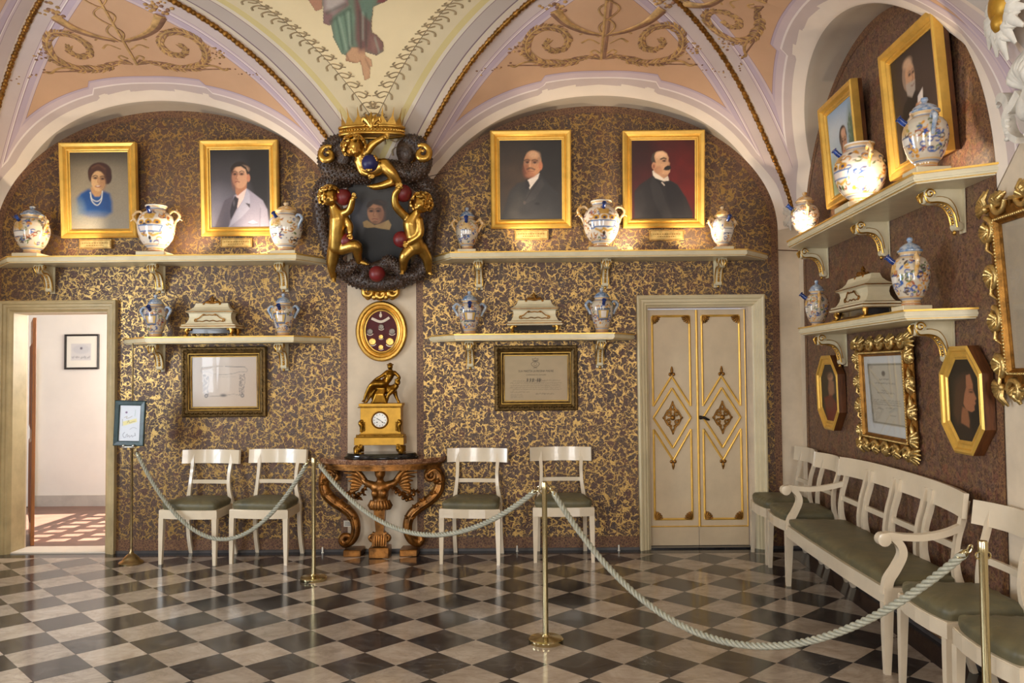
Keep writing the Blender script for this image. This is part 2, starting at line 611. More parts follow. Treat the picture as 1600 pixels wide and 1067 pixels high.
        if loc is not None:
            o.location = loc
        o.rotation_euler = (rx, 0, rz)
        return o


def inset(poly, d):
    if abs(d) < 1e-9:
        return list(poly)
    k = len(poly)
    ar = sum(poly[i][0] * poly[(i + 1) % k][1] - poly[(i + 1) % k][0] * poly[i][1] for i in range(k))
    sg = 1 if ar > 0 else -1
    out = []
    for i in range(k):
        p0, p1, p2 = Vector(poly[i - 1]), Vector(poly[i]), Vector(poly[(i + 1) % k])
        a, b = (p1 - p0).normalized(), (p2 - p1).normalized()
        na, nb = Vector((-a.y, a.x)) * sg, Vector((-b.y, b.x)) * sg
        mm = na + nb
        mm = mm / max(0.15, mm.dot(na))
        q = p1 + mm * d
        out.append((q.x, q.y))
    return out


def rectpoly(x0, x1, z0, z1):
    return [(x0, z0), (x1, z0), (x1, z1), (x0, z1)]


def ellpoly(cx, cz, a, b, n=56):
    return [(cx + a * math.cos(2 * PI * i / n), cz + b * math.sin(2 * PI * i / n)) for i in range(n)]


def arcpts(c, r, a0, a1, n, plane='xz', y=0.0):
    out = []
    for i in range(n + 1):
        a = R(a0 + (a1 - a0) * i / n)
        p, q = c[0] + r * math.cos(a), c[1] + r * math.sin(a)
        out.append((p, y, q) if plane == 'xz' else (y, p, q))
    return out


def spline(ctrl, n=8, closed=False):
    """Catmull-Rom through control points"""
    P = [Vector(p) for p in ctrl]
    k = len(P)
    out = []
    rng = range(k) if closed else range(k - 1)
    for i in rng:
        p0 = P[i - 1] if (closed or i > 0) else P[0] * 2 - P[1]
        p1, p2 = P[i], P[(i + 1) % k]
        p3 = P[(i + 2) % k] if (closed or i + 2 < k) else P[-1] * 2 - P[-2]
        for j in range(n):
            t = j / n
            out.append(0.5 * ((2 * p1) + (p2 - p0) * t + (2 * p0 - 5 * p1 + 4 * p2 - p3) * t * t + (3 * p1 - p0 - 3 * p2 + p3) * t ** 3))
    if not closed:
        out.append(P[-1])
    return out


def spiral(c, r0, r1, a0, turns, n=20, y=0.0, plane='xz'):
    out = []
    for i in range(n + 1):
        t = i / n
        a = R(a0) + turns * 2 * PI * t
        r = r0 + (r1 - r0) * t
        p, q = c[0] + r * math.cos(a), c[1] + r * math.sin(a)
        out.append((p, y, q) if plane == 'xz' else (y, p, q))
    return out


def taper(n, a, b, c=None):
    if c is None:
        return [a + (b - a) * i / (n - 1) for i in range(n)]
    h = (n - 1) / 2
    return [a + (b - a) * min(i, h) / h if i <= h else b + (c - b) * (i - h) / h for i in range(n)]


def thing(name, label, cat, loc=(0, 0, 0), rz=0.0, group=None):
    o = bpy.data.objects.new(name, None)
    o.empty_display_size = 0.1
    COL.objects.link(o)
    o.location = loc
    o.rotation_euler = (0, 0, rz)
    o['label'] = label
    o['category'] = cat
    if group:
        o['group'] = group
    return o


def tag(o, label, cat, group=None):
    o['label'] = label
    o['category'] = cat
    if group:
        o['group'] = group
    return o


def struct(o, label=None):
    o['kind'] = 'structure'
    if label:
        o['label'] = label
    return o


def dup(o, parent=None, loc=None, rz=None, label=None):
    c = o.copy()
    COL.objects.link(c)
    if parent is not None:
        c.parent = parent
    if loc is not None:
        c.location = loc
    if rz is not None:
        c.rotation_euler = (0, 0, rz)
    if label:
        c['label'] = label
    for ch in list(o.children):
        dup(ch, c)
    return c


def sculpt(o, voxel, smooth_it=2):
    """merge overlapping pieces of one carved figure into one continuous skin"""
    r = o.modifiers.new('skin', 'REMESH')
    r.mode = 'VOXEL'
    r.voxel_size = voxel
    r.use_smooth_shade = True
    if smooth_it:
        s = o.modifiers.new('soft', 'SMOOTH')
        s.factor = 0.5
        s.iterations = smooth_it
    return o


def limb(mb, pts, rad, n=16):
    """tapered limb with rounded joints"""
    mb.tube(spline(pts, 5) if len(pts) > 2 else pts, np.interp(np.linspace(0, 1, (len(pts) - 1) * 5 + 1 if len(pts) > 2 else len(pts)), np.linspace(0, 1, len(rad)), rad).tolist(), n)
    mb.ell(pts[0], rad[0])
    mb.ell(pts[-1], rad[-1])


# ------------------------------------------------------------------ brush: flat print as colours of a fine mesh


class Brush:
    """a little painter: works on a grid in crop coordinates (x right, y down)"""

    def __init__(s, x0, x1, y0, y1, nx, ny):
        s.x0, s.x1, s.y0, s.y1, s.nx, s.ny = x0, x1, y0, y1, nx, ny
        s.X, s.Y = np.meshgrid(np.linspace(x0, x1, nx), np.linspace(y0, y1, ny))
        s.rgb = np.zeros((ny, nx, 3))
        s.px = (x1 - x0) / nx

    @staticmethod
    def L(c):
        return np.array([lin(k) for k in c])

    def blend(s, m, col):
        col = s.L(col)
        s.rgb = s.rgb * (1 - m[..., None]) + col * m[..., None]

    def fill(s, c):
        s.rgb[:] = s.L(c)

    def grad(s, c0, c1, ax=0.0, ay=1.0):
        t = ((s.X - s.x0) / (s.x1 - s.x0) * ax + (s.Y - s.y0) / (s.y1 - s.y0) * ay)
        t = np.clip(t, 0, 1)[..., None]
        s.rgb = s.L(c0) * (1 - t) + s.L(c1) * t

    def ell(s, cx, cy, rx, ry, col, soft=None, a=1.0, rot=0.0):
        soft = soft or s.px * 1.2
        dx, dy = s.X - cx, s.Y - cy
        cr, sr = math.cos(R(rot)), math.sin(R(rot))
        u, v = dx * cr + dy * sr, -dx * sr + dy * cr
        d = (np.sqrt((u / rx) ** 2 + (v / ry) ** 2) - 1) * min(rx, ry)
        s.blend(np.clip(0.5 - d / soft, 0, 1) * a, col)

    def dist(s, pts, closed=False):
        d = np.full(s.X.shape, 1e9)
        k = len(pts)
        for i in range(k if closed else k - 1):
            ax, ay = pts[i]
            bx, by = pts[(i + 1) % k]
            ex, ey = bx - ax, by - ay
            t = np.clip(((s.X - ax) * ex + (s.Y - ay) * ey) / (ex * ex + ey * ey + 1e-9), 0, 1)
            d = np.minimum(d, np.hypot(s.X - ax - t * ex, s.Y - ay - t * ey))
        return d

    def poly(s, pts, col, soft=None, a=1.0):
        soft = soft or s.px * 1.2
        ins = np.zeros(s.X.shape, bool)
        k = len(pts)
        for i in range(k):
            ax, ay = pts[i]
            bx, by = pts[(i + 1) % k]
            c = (ay > s.Y) != (by > s.Y)
            with np.errstate(divide='ignore', invalid='ignore'):
                xi = (bx - ax) * (s.Y - ay) / (by - ay + 1e-12) + ax
            ins ^= c & (s.X < xi)
        d = s.dist(pts, True)
        d = np.where(ins, -d, d)
        s.blend(np.clip(0.5 - d / soft, 0, 1) * a, col)

    def line(s, pts, w, col, soft=None, a=1.0):
        soft = soft or s.px * 1.2
        s.blend(np.clip(0.5 - (s.dist(pts) - w / 2) / soft, 0, 1) * a, col)

    def curve(s, ctrl, w, col, a=1.0, soft=None):
        s.line([(p[0], p[1]) for p in spline([(x, y, 0) for x, y in ctrl], 6)], w, col, soft, a)

    def grain(s, amt, seed=1):
        r = np.random.default_rng(seed)
        s.rgb *= 1 + amt * (r.random(s.X.shape)[..., None] - 0.5) * 2

    def scribble(s, x0, x1, y, h, col, a=0.7, seed=0, dens=1.0, w=None):
        """one line of handwriting or small type"""
        r = np.random.default_rng(seed)
        x = x0
        while x < x1:
            L = h * (0.8 + 2.6 * r.random())
            pts = []
            q = x
            while q < min(x + L, x1):
                pts.append((q, y + h * (r.random() - 0.5)))
                q += h * 0.28
            if len(pts) > 1:
                s.line(pts, w or h * 0.25, col, None, a)
            x += L + h * 0.6 / dens

    def mesh(s, name, mat, parent, x0, x1, z0, z1, y=0.0, rx=0.0, mask=None):
        """the finished print as a mesh in the (x, z) plane at depth y"""
        nx, ny = s.nx, s.ny
        xs = np.linspace(x0, x1, nx)
        zs = np.linspace(z1, z0, ny)
        gx, gz = np.meshgrid(xs, zs)
        vs = np.stack([gx.ravel(), np.full(nx * ny, y), gz.ravel()], 1)
        idx = np.arange(nx * ny).reshape(ny, nx)
        q = np.stack([idx[1:, :-1], idx[1:, 1:], idx[:-1, 1:], idx[:-1, :-1]], -1).reshape(-1, 4)
        if mask is not None:
            keep = np.array([mask(x, z) for x, z in vs[q].mean(1)[:, [0, 2]]])
            q = q[keep]
        return grid_mesh(name, vs, q, s.rgb.reshape(-1, 3), mat, parent)


def grid_mesh(name, vs, q, rgb, mat, parent=None, smooth=False):
    me = bpy.data.meshes.new(name)
    me.from_pydata([tuple(v) for v in vs], [], [tuple(int(i) for i in f) for f in q])
    ca = me.color_attributes.new('Col', 'FLOAT_COLOR', 'POINT')
    buf = np.ones((len(vs), 4), np.float32)
    buf[:, :3] = np.clip(rgb, 0, 1)
    ca.data.foreach_set('color', buf.ravel())
    me.materials.append(MAT[mat])
    if smooth:
        me.polygons.foreach_set('use_smooth', [True] * len(me.polygons))
    o = bpy.data.objects.new(name, me)
    COL.objects.link(o)
    if parent is not None:
        o.parent = parent
    return o

# ================================================================== floor
TD = 0.2594 * CAM.z                      # diagonal of one marble tile
TX0, TY0 = FL(801.25, 883.75)


def floor_mat():
    m, nt, b = nodes_of('floor_checker')
    t = nt.nodes.new('ShaderNodeTexCoord')
    sp = nt.nodes.new('ShaderNodeSeparateXYZ')
    nt.links.new(t.outputs['Object'], sp.inputs[0])
    x = mathn(nt, 'DIVIDE', mathn(nt, 'SUBTRACT', sp.outputs[0], TX0), TD)
    y = mathn(nt, 'DIVIDE', mathn(nt, 'SUBTRACT', sp.outputs[1], TY0), TD)
    p = mathn(nt, 'FLOOR', mathn(nt, 'ADD', x, y))
    q = mathn(nt, 'FLOOR', mathn(nt, 'SUBTRACT', x, y))
    par = mathn(nt, 'FLOORED_MODULO', mathn(nt, 'ADD', p, q), 2.0)
    f = noise(nt, t.outputs['Object'], 6, 6, 0.6, 1.0)
    a = ramp(nt, f, [(0.3, C(150, 132, 112)), (0.65, C(186, 170, 150))])
    d = ramp(nt, f, [(0.3, C(36, 35, 37)), (0.65, C(56, 54, 55))])
    nt.links.new(mix(nt, par, a, d), b.inputs['Base Color'])
    b.inputs['Roughness'].default_value = 0.14
    return m


def clip(poly, a, b, c):
    """keep the side a*x + b*y <= c"""
    out = []
    for i in range(len(poly)):
        p, q = poly[i], poly[(i + 1) % len(poly)]
        dp, dq = a * p[0] + b * p[1] - c, a * q[0] + b * q[1] - c
        if dp <= 0:
            out.append(p)
        if dp * dq < 0:
            t = dp / (dp - dq)
            out.append((p[0] + (q[0] - p[0]) * t, p[1] + (q[1] - p[1]) * t))
    return out


BORD = 0.17
xr_f = rwpt(YB - YF)[0]
floor = MB().slab([(XL - 0.25, YF - 0.25), (xr_f + 0.3, YF - 0.25), (XR + 0.3, YB + 0.235), (XL - 0.25, YB + 0.235)], -0.12, -0.003).build('floor', floor_mat())
struct(floor, 'polished floor of black and pale marble squares laid diagonally')
kb = XR - TILT * YB - 0.2 * math.sqrt(1 + TILT ** 2)
proto = {}
a2 = TD / 2 - 0.0012
for i in range(-30, 30):
    for j in range(-30, 30):
        if (i + j) % 2 == 0:
            continue
        cx, cy = TX0 + i * TD / 2, TY0 + j * TD / 2
        if cy < 3.2 or cy > YB or cx < XL or cx > XR + 0.2:
            continue
        sx = 800 + F_PX * (Vector((cx, cy, 0)) - CAM).dot(CR) / (Vector((cx, cy, 0)) - CAM).dot(_f)
        sy = 533.5 - F_PX * (Vector((cx, cy, 0)) - CAM).dot(CU) / (Vector((cx, cy, 0)) - CAM).dot(_f)
        if sx < -75 or sx > 1675 or sy > 1110:
            continue
        dia = [(cx + a2, cy), (cx, cy + a2), (cx - a2, cy), (cx, cy - a2)]
        cl = clip(dia, 0, 1, YB - BORD)
        cl = clip(cl, 1, -TILT, kb) if cl else cl
        cl = clip(cl, -1, 0, -(XL + 0.2)) if cl else cl
        if len(cl) < 3:
            continue
        mt = 'tile_dark' if i % 2 == 0 else 'tile_light'
        full = len(cl) == 4 and abs(sum(p[0] for p in cl) / 4 - cx) < 1e-6 and abs(sum(p[1] for p in cl) / 4 - cy) < 1e-6
        if full and mt in proto:
            o = bpy.data.objects.new('tile', proto[mt])
            COL.objects.link(o)
            o.parent = floor
            o.location = (cx, cy, 0)
        else:
            loc = [(p[0] - cx, p[1] - cy) for p in cl]
            o = MB().slab(loc, -0.003, 0.0).build('tile', mt, floor, loc=(cx, cy, 0))
            if full:
                proto[mt] = o.data
# dark border slabs along the walls
MB().slab([(XL, YB - BORD + 0.001), (XR, YB - BORD + 0.001), (XR, YB), (XL, YB)], -0.003, 0.0).build('border_slab', 'dark_marble', floor)
b0, b1, b2, b3 = rwpt(BORD, 0), rwpt(BORD, 0.198), rwpt(YB - YF, 0.198), rwpt(YB - YF, 0)
MB().slab([b0, b3, b2, b1], -0.003, 0.0).build('border_slab', 'dark_marble', floor)
MB().slab([(XL, YF), (XL + 0.198, YF), (XL + 0.198, YB - BORD), (XL, YB - BORD)], -0.003, 0.0).build('border_slab', 'dark_marble', floor)

# ================================================================== walls
WT = 0.22
D1 = BW(20, 600)[0], BW(169.5, 600)[0], BW(95, 489)[1]             # open doorway: x0, x1, top
D2 = BW(1012, 600)[0], BW(1171, 600)[0], BW(1092, 480)[1]          # double door
D1o = BW(2.5, 600)[0], BW(184, 600)[0], BW(95, 470)[1]
D2o = BW(995.5, 600)[0], BW(1194.5, 600)[0], BW(1092, 461.5)[1]
ZT = 4.75
wb = MB()
for x0, x1, z0, z1 in ((XL - WT, D1[0], 0, ZT), (D1[0], D1[1], D1[2], ZT), (D1[1], D2[0], 0, ZT), (D2[0], D2[1], D2[2], ZT), (D2[1], XR + WT, 0, ZT)):
    wb.box(x0, x1, YB, YB + WT, z0, z1)
wall_back = struct(wb.build('wall_back', 'pilaster'), 'back wall with papered bays between plaster pilasters')
# right wall: local x runs from the corner towards the viewer, front is local -y
LR = YB - YF
wall_right = struct(MB().box(-0.0, LR, 0, WT, 0, ZT).build('wall_right', 'pilaster', loc=(XR, YB, 0), rz=RWA), 'right wall with papered bay')


def holed(x0, x1, z1, holes, y0, y1):
    m = MB()
    xs = sorted({x0, x1} | {h[0] for h in holes} | {h[1] for h in holes})
    for a, b in zip(xs[:-1], xs[1:]):
        h = [q for q in holes if q[0] <= a + 1e-6 and q[1] >= b - 1e-6]
        if h:
            m.box(a, b, y0, y1, 0, h[0][2])
            m.box(a, b, y0, y1, h[0][3], z1)
        else:
            m.box(a, b, y0, y1, 0, z1)
    return m


# left wall (local x = world y) and the wall behind the camera, both with tall windows
LH = [(0.55, 1.85, 0.75, 2.75), (3.7, 5.0, 0.75, 2.75)]
wl = holed(YF - WT, YB, ZT, LH, 0, WT).build('wall_left', 'plaster_cream', loc=(XL, 0, 0), rz=PI / 2)
struct(wl, 'left wall with two tall windows')
FH = [(-2.45, -1.05, 0.75, 3.05), (1.18, 2.02, 0.75, 3.05)]
wf = holed(XL - WT, xr_f + WT, ZT, FH, -WT, 0).build('wall_front', 'plaster_cream', loc=(0, YF, 0))
struct(wf, 'wall behind the viewer with two tall windows')


def window_bars(name, x0, x1, z0, z1, loc, rz):
    m = MB()
    m.frame(rectpoly(x0, x1, z0, z1), [(0, 0.04), (0, -0.02), (0.06, -0.02), (0.06, 0.04)])
    xc = (x0 + x1) / 2
    m.box(xc - 0.025, xc + 0.025, -0.01, 0.03, z0, z1)
    for k in range(1, 4):
        z = z0 + (z1 - z0) * k / 4
        m.box(x0, x1, -0.005, 0.025, z - 0.015, z + 0.015)
    return struct(m.build(name, 'white_paint', loc=loc, rz=rz), 'white window bars')


for k, h in enumerate(LH):
    window_bars('window_%d' % (k + 1), h[0], h[1], h[2], h[3], (XL - 0.02, 0, 0), PI / 2)
for k, h in enumerate(FH):
    window_bars('window_%d' % (k + 3), h[0], h[1], h[2], h[3], (0, YF - 0.04, 0), 0)

# ------------------------------------------------------------------ papered panels
ZS, ZB = 2.76, 1.12             # springing height and rise of the lunette arches
XCR, XCL = BW(931, 300)[0], BW(268, 300)[0]
AH, AHL = 1.585, 1.555


def arch_z(x, xc, a=AH, zs=ZS, zb=ZB):
    q = max(0.0, 1 - ((x - xc) / a) ** 2)
    return zs + zb * math.sqrt(q)


def papered(name, xc, a, holes, parent, yoff, clip_lo=None, zs=ZS, zb=ZB):
    """wallpaper panel under one arch plus its darker border strips; local (x, z) coordinates"""
    xs = [xc - a * math.cos(PI * k / 72) for k in range(73)]
    for h in holes:
        xs += [h[0], h[1]]
    xs = sorted(xs)
    if clip_lo is not None:
        xs = [x for x in xs if x >= clip_lo]
    m = MB()
    for p, q in zip(xs[:-1], xs[1:]):
        if q - p < 1e-5:
            continue
        lo = 0.0
        for h in holes:
            if h[0] - 1e-6 <= p and q <= h[1] + 1e-6:
                lo = h[2]
        m.add([(p, yoff, lo), (q, yoff, lo), (q, yoff, arch_z(q, xc, a, zs, zb)), (p, yoff, arch_z(p, xc, a, zs, zb))], [(0, 1, 2, 3)])
    o = m.build('wallpaper_panel', 'wallpaper' if name != 'rw' else 'wallpaper_dim_sheen', parent)
    b = MB()
    bw = 0.06
    pts = [(xc - a, 0.0)] + [(xc - a * math.cos(PI * k / 60), zs + zb * math.sin(PI * k / 60)) for k in range(61)] + [(xc + a, 0.0)]
    inn = [(xc - a + bw, 0.0)] + [(xc - (a - bw) * math.cos(PI * k / 60), zs + (zb - bw) * math.sin(PI * k / 60)) for k in range(61)] + [(xc + a - bw, 0.0)]
    for k in range(len(pts) - 1):
        mx = (pts[k][0] + pts[k + 1][0]) / 2
        z0 = 0.0
        for h in holes:
            if h[0] <= mx <= h[1]:
                z0 = h[2]
        quad = [pts[k], pts[k + 1], inn[k + 1], inn[k]]
        if clip_lo is not None and mx < clip_lo:
            continue
        quad = [(x, max(z, z0)) for x, z in quad]
        b.add([(x, yoff - 0.003, z) for x, z in quad], [(0, 1, 2, 3)])
    b.build('wallpaper_border', 'wallpaper_border', parent)
    return o


wall_back_local = wall_back
papered('right', XCR, AH, [(D2o[0] + 0.02, D2o[1] - 0.02, D2o[2] - 0.03)], wall_back, YB - 0.004)
papered('left', XCL, AHL, [(D1o[0] + 0.02, D1o[1] - 0.02, D1o[2] - 0.03)], wall_back, YB - 0.004)
UC, UW, AW, ZSW, ZBW = 1.79, 1.66, 1.52, 2.42, 1.46
papered('rw', UW, AW, [], wall_right, -0.004, None, ZSW, ZBW)

# skirting: wallpaper border and a thin grey base line
bb = MB()
sk = MB()
for x0, x1 in ((D1o[1], XCL + AHL), (XCR - AH, D2o[0])):
    bb.box(x0, x1, YB - 0.009, YB - 0.004, 0.0, 0.115)
for x0, x1 in ((D1o[1], D2o[0]),):
    sk.box(x0, x1, YB - 0.02, YB - 0.0005, 0.0, 0.022)
sk.box(D2o[1], XR - 0.03, YB - 0.02, YB - 0.0005, 0.0, 0.022)
baseboard_back = struct(sk.build('baseboard_back', 'skirting'), 'thin grey skirting')
bb.build('wallpaper_border', 'wallpaper_border', baseboard_back)
bbr = MB().box(UW - AW, UW + AW, -0.009, -0.004, 0.0, 0.115).build('wallpaper_border', 'wallpaper_border', wall_right)
struct(MB().box(0.02, LR - 0.05, -0.02, -0.0005, 0, 0.022).build('baseboard_right', 'skirting', loc=(XR, YB, 0), rz=RWA), 'thin grey skirting')
# pale facing of the centre pilaster
MB().box(XCL + AHL, XCR - AH, YB - 0.006, YB - 0.0005, 0.022, 2.75).build('pilaster_face', 'pilaster', wall_back)
# picture-rail wire crossing the corner
MB().tube([(XCR + AH, YB - 0.012, BW(1214, 391)[1]), (XR - 0.01, YB - 0.012, BW(1248, 392)[1])], 0.004, 6).build('cable', 'wood_brown', wall_back)

# ================================================================== vault
ZG = ([0, .066, .15, .25, .354, .467, .58, .677, .85, 1.0], [2.80, 3.09, 3.32, 3.585, 3.83, 4.03, 4.17, 4.26, 4.36, ZC])


def zg(s):
    return float(np.interp(s, *ZG))


_sm = np.linspace(0, 1, 201)
_zz = np.interp(_sm, *ZG)
for _ in range(60):
    _zz[1:-1] = (_zz[:-2] + 2 * _zz[1:-1] + _zz[2:]) / 4


def zg(s):
    return float(np.interp(s, _sm, _zz))


PD = 1.75
PRx, PLx = (XR - 1.17) / 2, (XL - 1.17) / 2
YP = YB - PD
SM = -1.17


class Bay:
    def __init__(s, c, e, n, a, h0, h1, P, zs=ZS, zb=ZB):
        s.zs, s.zb = zs, zb
        s.c, s.e, s.n, s.a, s.h, s.P = Vector(c), Vector(e), Vector(n), a, (h0, h1), Vector(P)

    def spring(s, side):
        return s.c + s.e * (s.h[side] * (1 if side else -1))

    def groin(s, side, q):
        S = s.spring(side)
        p = S.lerp(Vector((s.P.x, s.P.y, 0)), q)
        return Vector((p.x, p.y, zg(q)))

    def B(s, side, th, v=1.0):
        sg = 1 if side else -1
        x = s.a * math.cos(th)
        lens = max(0.0, 1 - ((1 - th / (PI / 2)) / 0.62) ** 2)
        p = s.c + s.e * (sg * x) + s.n * (0.006 + 0.27 * lens * v)
        return Vector((p.x, p.y, s.zs + s.zb * math.sin(th)))

    def at(s, side, th, v):
        return s.B(side, th).lerp(s.groin(side, 1 - math.cos(th)), v)

    def plan(s, x, d):
        """surface point at offset x along the wall from the bay axis and d out from the wall"""
        side = 1 if x >= 0 else 0
        ax = abs(x)
        lo, hi = 0.0, 1.0
        for _ in range(26):
            c = (lo + hi) / 2
            th = math.acos(c)
            b, g = s.B(side, th), s.groin(side, 1 - c)
            db, dg = (b - s.c).dot(s.n), (g - s.c).dot(s.n)
            v = min(1.0, max(0.0, (d - db) / (dg - db))) if dg - db > 1e-6 else 1.0
            p = b.lerp(g, v)
            if abs((p - s.c).dot(s.e)) < ax:
                lo = c
            else:
                hi = c
        return p


def severy_mat():
    m, nt, b = nodes_of('painted_vault')
    ag = nd(nt, 'ShaderNodeAttribute', attribute_name='dg').outputs['Fac']
    ab = nd(nt, 'ShaderNodeAttribute', attribute_name='db').outputs['Fac']
    WH, GL, LV, VI, PU, PAN = C(242, 228, 212), C(208, 190, 184), C(214, 194, 196), C(198, 178, 190), C(140, 112, 124), C(212, 170, 134)
    cg = ramp(nt, mathn(nt, 'MULTIPLY', ag, 2.0), [(0, C(226, 208, 190)), (0.06, GL), (0.24, C(160, 134, 142)), (0.25, LV), (0.28, C(242, 230, 224)), (0.295, C(160, 134, 142)), (0.305, VI), (0.39, LV), (0.43, C(150, 120, 124))], 'CONSTANT')
    cb = ramp(nt, mathn(nt, 'MULTIPLY', ab, 2.0), [(0, C(184, 172, 156)), (0.002, WH), (0.20, GL), (0.33, C(244, 232, 226)), (0.36, LV), (0.47, VI), (0.51, C(160, 130, 130))], 'CONSTANT')  # soffit's shade and the moulding edge highlight are painted in as bands
    sel = mathn(nt, 'LESS_THAN', mathn(nt, 'DIVIDE', ag, 0.22), mathn(nt, 'DIVIDE', ab, 0.26))
    c = mix(nt, sel, cb, cg)
    pan = mathn(nt, 'MULTIPLY', mathn(nt, 'GREATER_THAN', ag, 0.22), mathn(nt, 'GREATER_THAN', ab, 0.26))
    c = mix(nt, pan, c, PAN)
    f = noise(nt, objco(nt), 3.0, 5)
    c = mix(nt, 0.5, c, ramp(nt, f, [(0.3, (0.82, 0.8, 0.78, 1)), (0.7, (1, 1, 1, 1))]), 'MULTIPLY')
    nt.links.new(c, b.inputs['Base Color'])
    b.inputs['Roughness'].default_value = 0.8
    bump(nt, b, noise(nt, objco(nt), 25, 4), 0.06)
    return m


MAT['painted_vault'] = severy_mat()


def field_mat():
    m, nt, b = nodes_of('painted_field')
    ag = nd(nt, 'ShaderNodeAttribute', attribute_name='dg').outputs['Fac']
    c = ramp(nt, mathn(nt, 'MULTIPLY', ag, 2.0), [
        (0, C(214, 196, 180)), (0.07, C(214, 200, 178)), (0.12, C(126, 104, 112)), (0.14, C(190, 176, 166)), (0.36, C(150, 126, 128)), (0.375, C(222, 210, 190)),
        (0.43, C(216, 198, 140)), (0.53, C(222, 206, 170)), (0.83, C(120, 100, 80)), (0.842, C(244, 224, 180))], 'CONSTANT')
    f = noise(nt, objco(nt), 2.2, 5)
    c = mix(nt, 0.5, c, ramp(nt, f, [(0.3, (0.84, 0.82, 0.78, 1)), (0.7, (1, 1, 1, 1))]), 'MULTIPLY')
    nt.links.new(c, b.inputs['Base Color'])
    b.inputs['Roughness'].default_value = 0.8
    bump(nt, b, noise(nt, objco(nt), 25, 4), 0.06)
    return m


MAT['painted_field'] = field_mat()


def attr_mesh(name, vs, q, attrs, mat, parent):
    me = bpy.data.meshes.new(name)
    me.from_pydata([tuple(v) for v in vs], [], [tuple(int(i) for i in f) for f in q])
    for k, vals in attrs.items():
        a = me.attributes.new(k, 'FLOAT', 'POINT')
        a.data.foreach_set('value', np.asarray(vals, np.float32))
    me.materials.append(MAT[mat])
    me.polygons.foreach_set('use_smooth', [True] * len(me.polygons))
    o = bpy.data.objects.new(name, me)
    COL.objects.link(o)
    o.parent = parent
    return o


def pdist(P, line):
    line = np.array([tuple(p) for p in line])
    d = np.full(len(P), 1e9)
    for a, b in zip(line[:-1], line[1:]):
        e = b - a
        t = np.clip(((P - a) @ e) / (e @ e + 1e-12), 0, 1)
        d = np.minimum(d, np.linalg.norm(P - a - t[:, None] * e, axis=1))
    return d


ceiling = bpy.data.objects.new('ceiling', None)
COL.objects.link(ceiling)
struct(ceiling, 'painted lunette vault with gilded ribs')


def severy(bay, fine=True):
    NT, NV = (64, 44) if fine else (20, 8)
    for side in (0, 1):
        vs, db0 = [], []
        ths = [PI / 2 * (i / NT) for i in range(NT + 1)]
        gl = [bay.groin(side, 1 - math.cos(t)) for t in ths]
        bl = [bay.B(side, t) for t in ths]
        for t in ths:
            A = bay.B(side, t, 0.0)
            b, g = bay.B(side, t), bay.groin(side, 1 - math.cos(t))
            for k in range(4):
                vs.append(A.lerp(b, k / 4))
            for k in range(NV + 1):
                vs.append(b.lerp(g, k / NV))
        W = NV + 5
        P = np.array([tuple(v) for v in vs])
        dg = pdist(P, gl)
        db = pdist(P, bl)
        idx = np.arange(len(vs)).reshape(NT + 1, W)
        db[idx[:, :4].ravel()] = 0.0
        # the middle of the arch moulding steps up
        xr = np.abs((P - np.array(bay.c)) @ np.array(bay.e))
        db = np.where((xr < 0.48) & (db > 0.10), np.maximum(0.101, db - 0.055), db)
        q = np.stack([idx[:-1, :-1], idx[1:, :-1], idx[1:, 1:], idx[:-1, 1:]], -1).reshape(-1, 4)
        attr_mesh('lunette_vault', P, q, {'dg': dg, 'db': db}, 'painted_vault', ceiling)


def rope_line(pts, r=0.019):
    m = MB()
    pts = [Vector(p) for p in pts]
    L = [0.0]
    for a, b in zip(pts[:-1], pts[1:]):
        L.append(L[-1] + (b - a).length)
    n = int(L[-1] / 0.009)
    path, rr = [], []
    for i in range(n + 1):
        d = L[-1] * i / n
        k = min(len(L) - 2, max(0, int(np.searchsorted(L, d)) - 1))
        t = (d - L[k]) / (L[k + 1] - L[k] + 1e-9)
        path.append(pts[k].lerp(pts[k + 1], t))
        rr.append(r * (1 + 0.16 * math.sin(d * 170) + 0.12 * math.sin(d * 61)))
    m.tube(path, rr, 8)
    return m.build('gilded_rib', 'gilt_old', ceiling, 60)


nR = Vector((-1, TILT, 0)).normalized()
PR, PL = (PRx, YP, ZC), (PLx, YP, ZC)
bayR = Bay((XCR, YB, 0), (1, 0, 0), (0, -1, 0), AH, XCR - SM, XR - XCR, PR)
bayL = Bay((XCL, YB, 0), (1, 0, 0), (0, -1, 0), AHL, XCL - XL, SM - XCL, PL)
cW = Vector((XR, YB, 0)) + RWD * UW
HS = 3.62 - UC
bayW = Bay(cW, RWD, nR, AW, UW, 3.62 - UW, PR, ZSW, ZBW)
cW2 = Vector((XR, YB, 0)) + RWD * (3.62 + UC)
P2y = YB - (3.62 + UC)
bayW2 = Bay(cW2, RWD, nR, 1.53, UC, UC, (PRx, P2y, ZC))
bayV = Bay((XL, YB - UC, 0), (0, 1, 0), (1, 0, 0), 1.53, HS, UC, PL)
bayV2 = Bay((XL, P2y, 0), (0, 1, 0), (1, 0, 0), 1.53, UC, UC, (PLx, P2y, ZC))
for b in (bayR, bayL, bayW):
    severy(b)
for b in (bayW2, bayV, bayV2):
    severy(b, False)
qs = np.linspace(0.0, 1, 41)
for b, side in ((bayR, 0), (bayR, 1), (bayL, 0), (bayL, 1)):
    rope_line([b.groin(side, q) + Vector((0, 0, -0.012)) for q in qs[1:]])


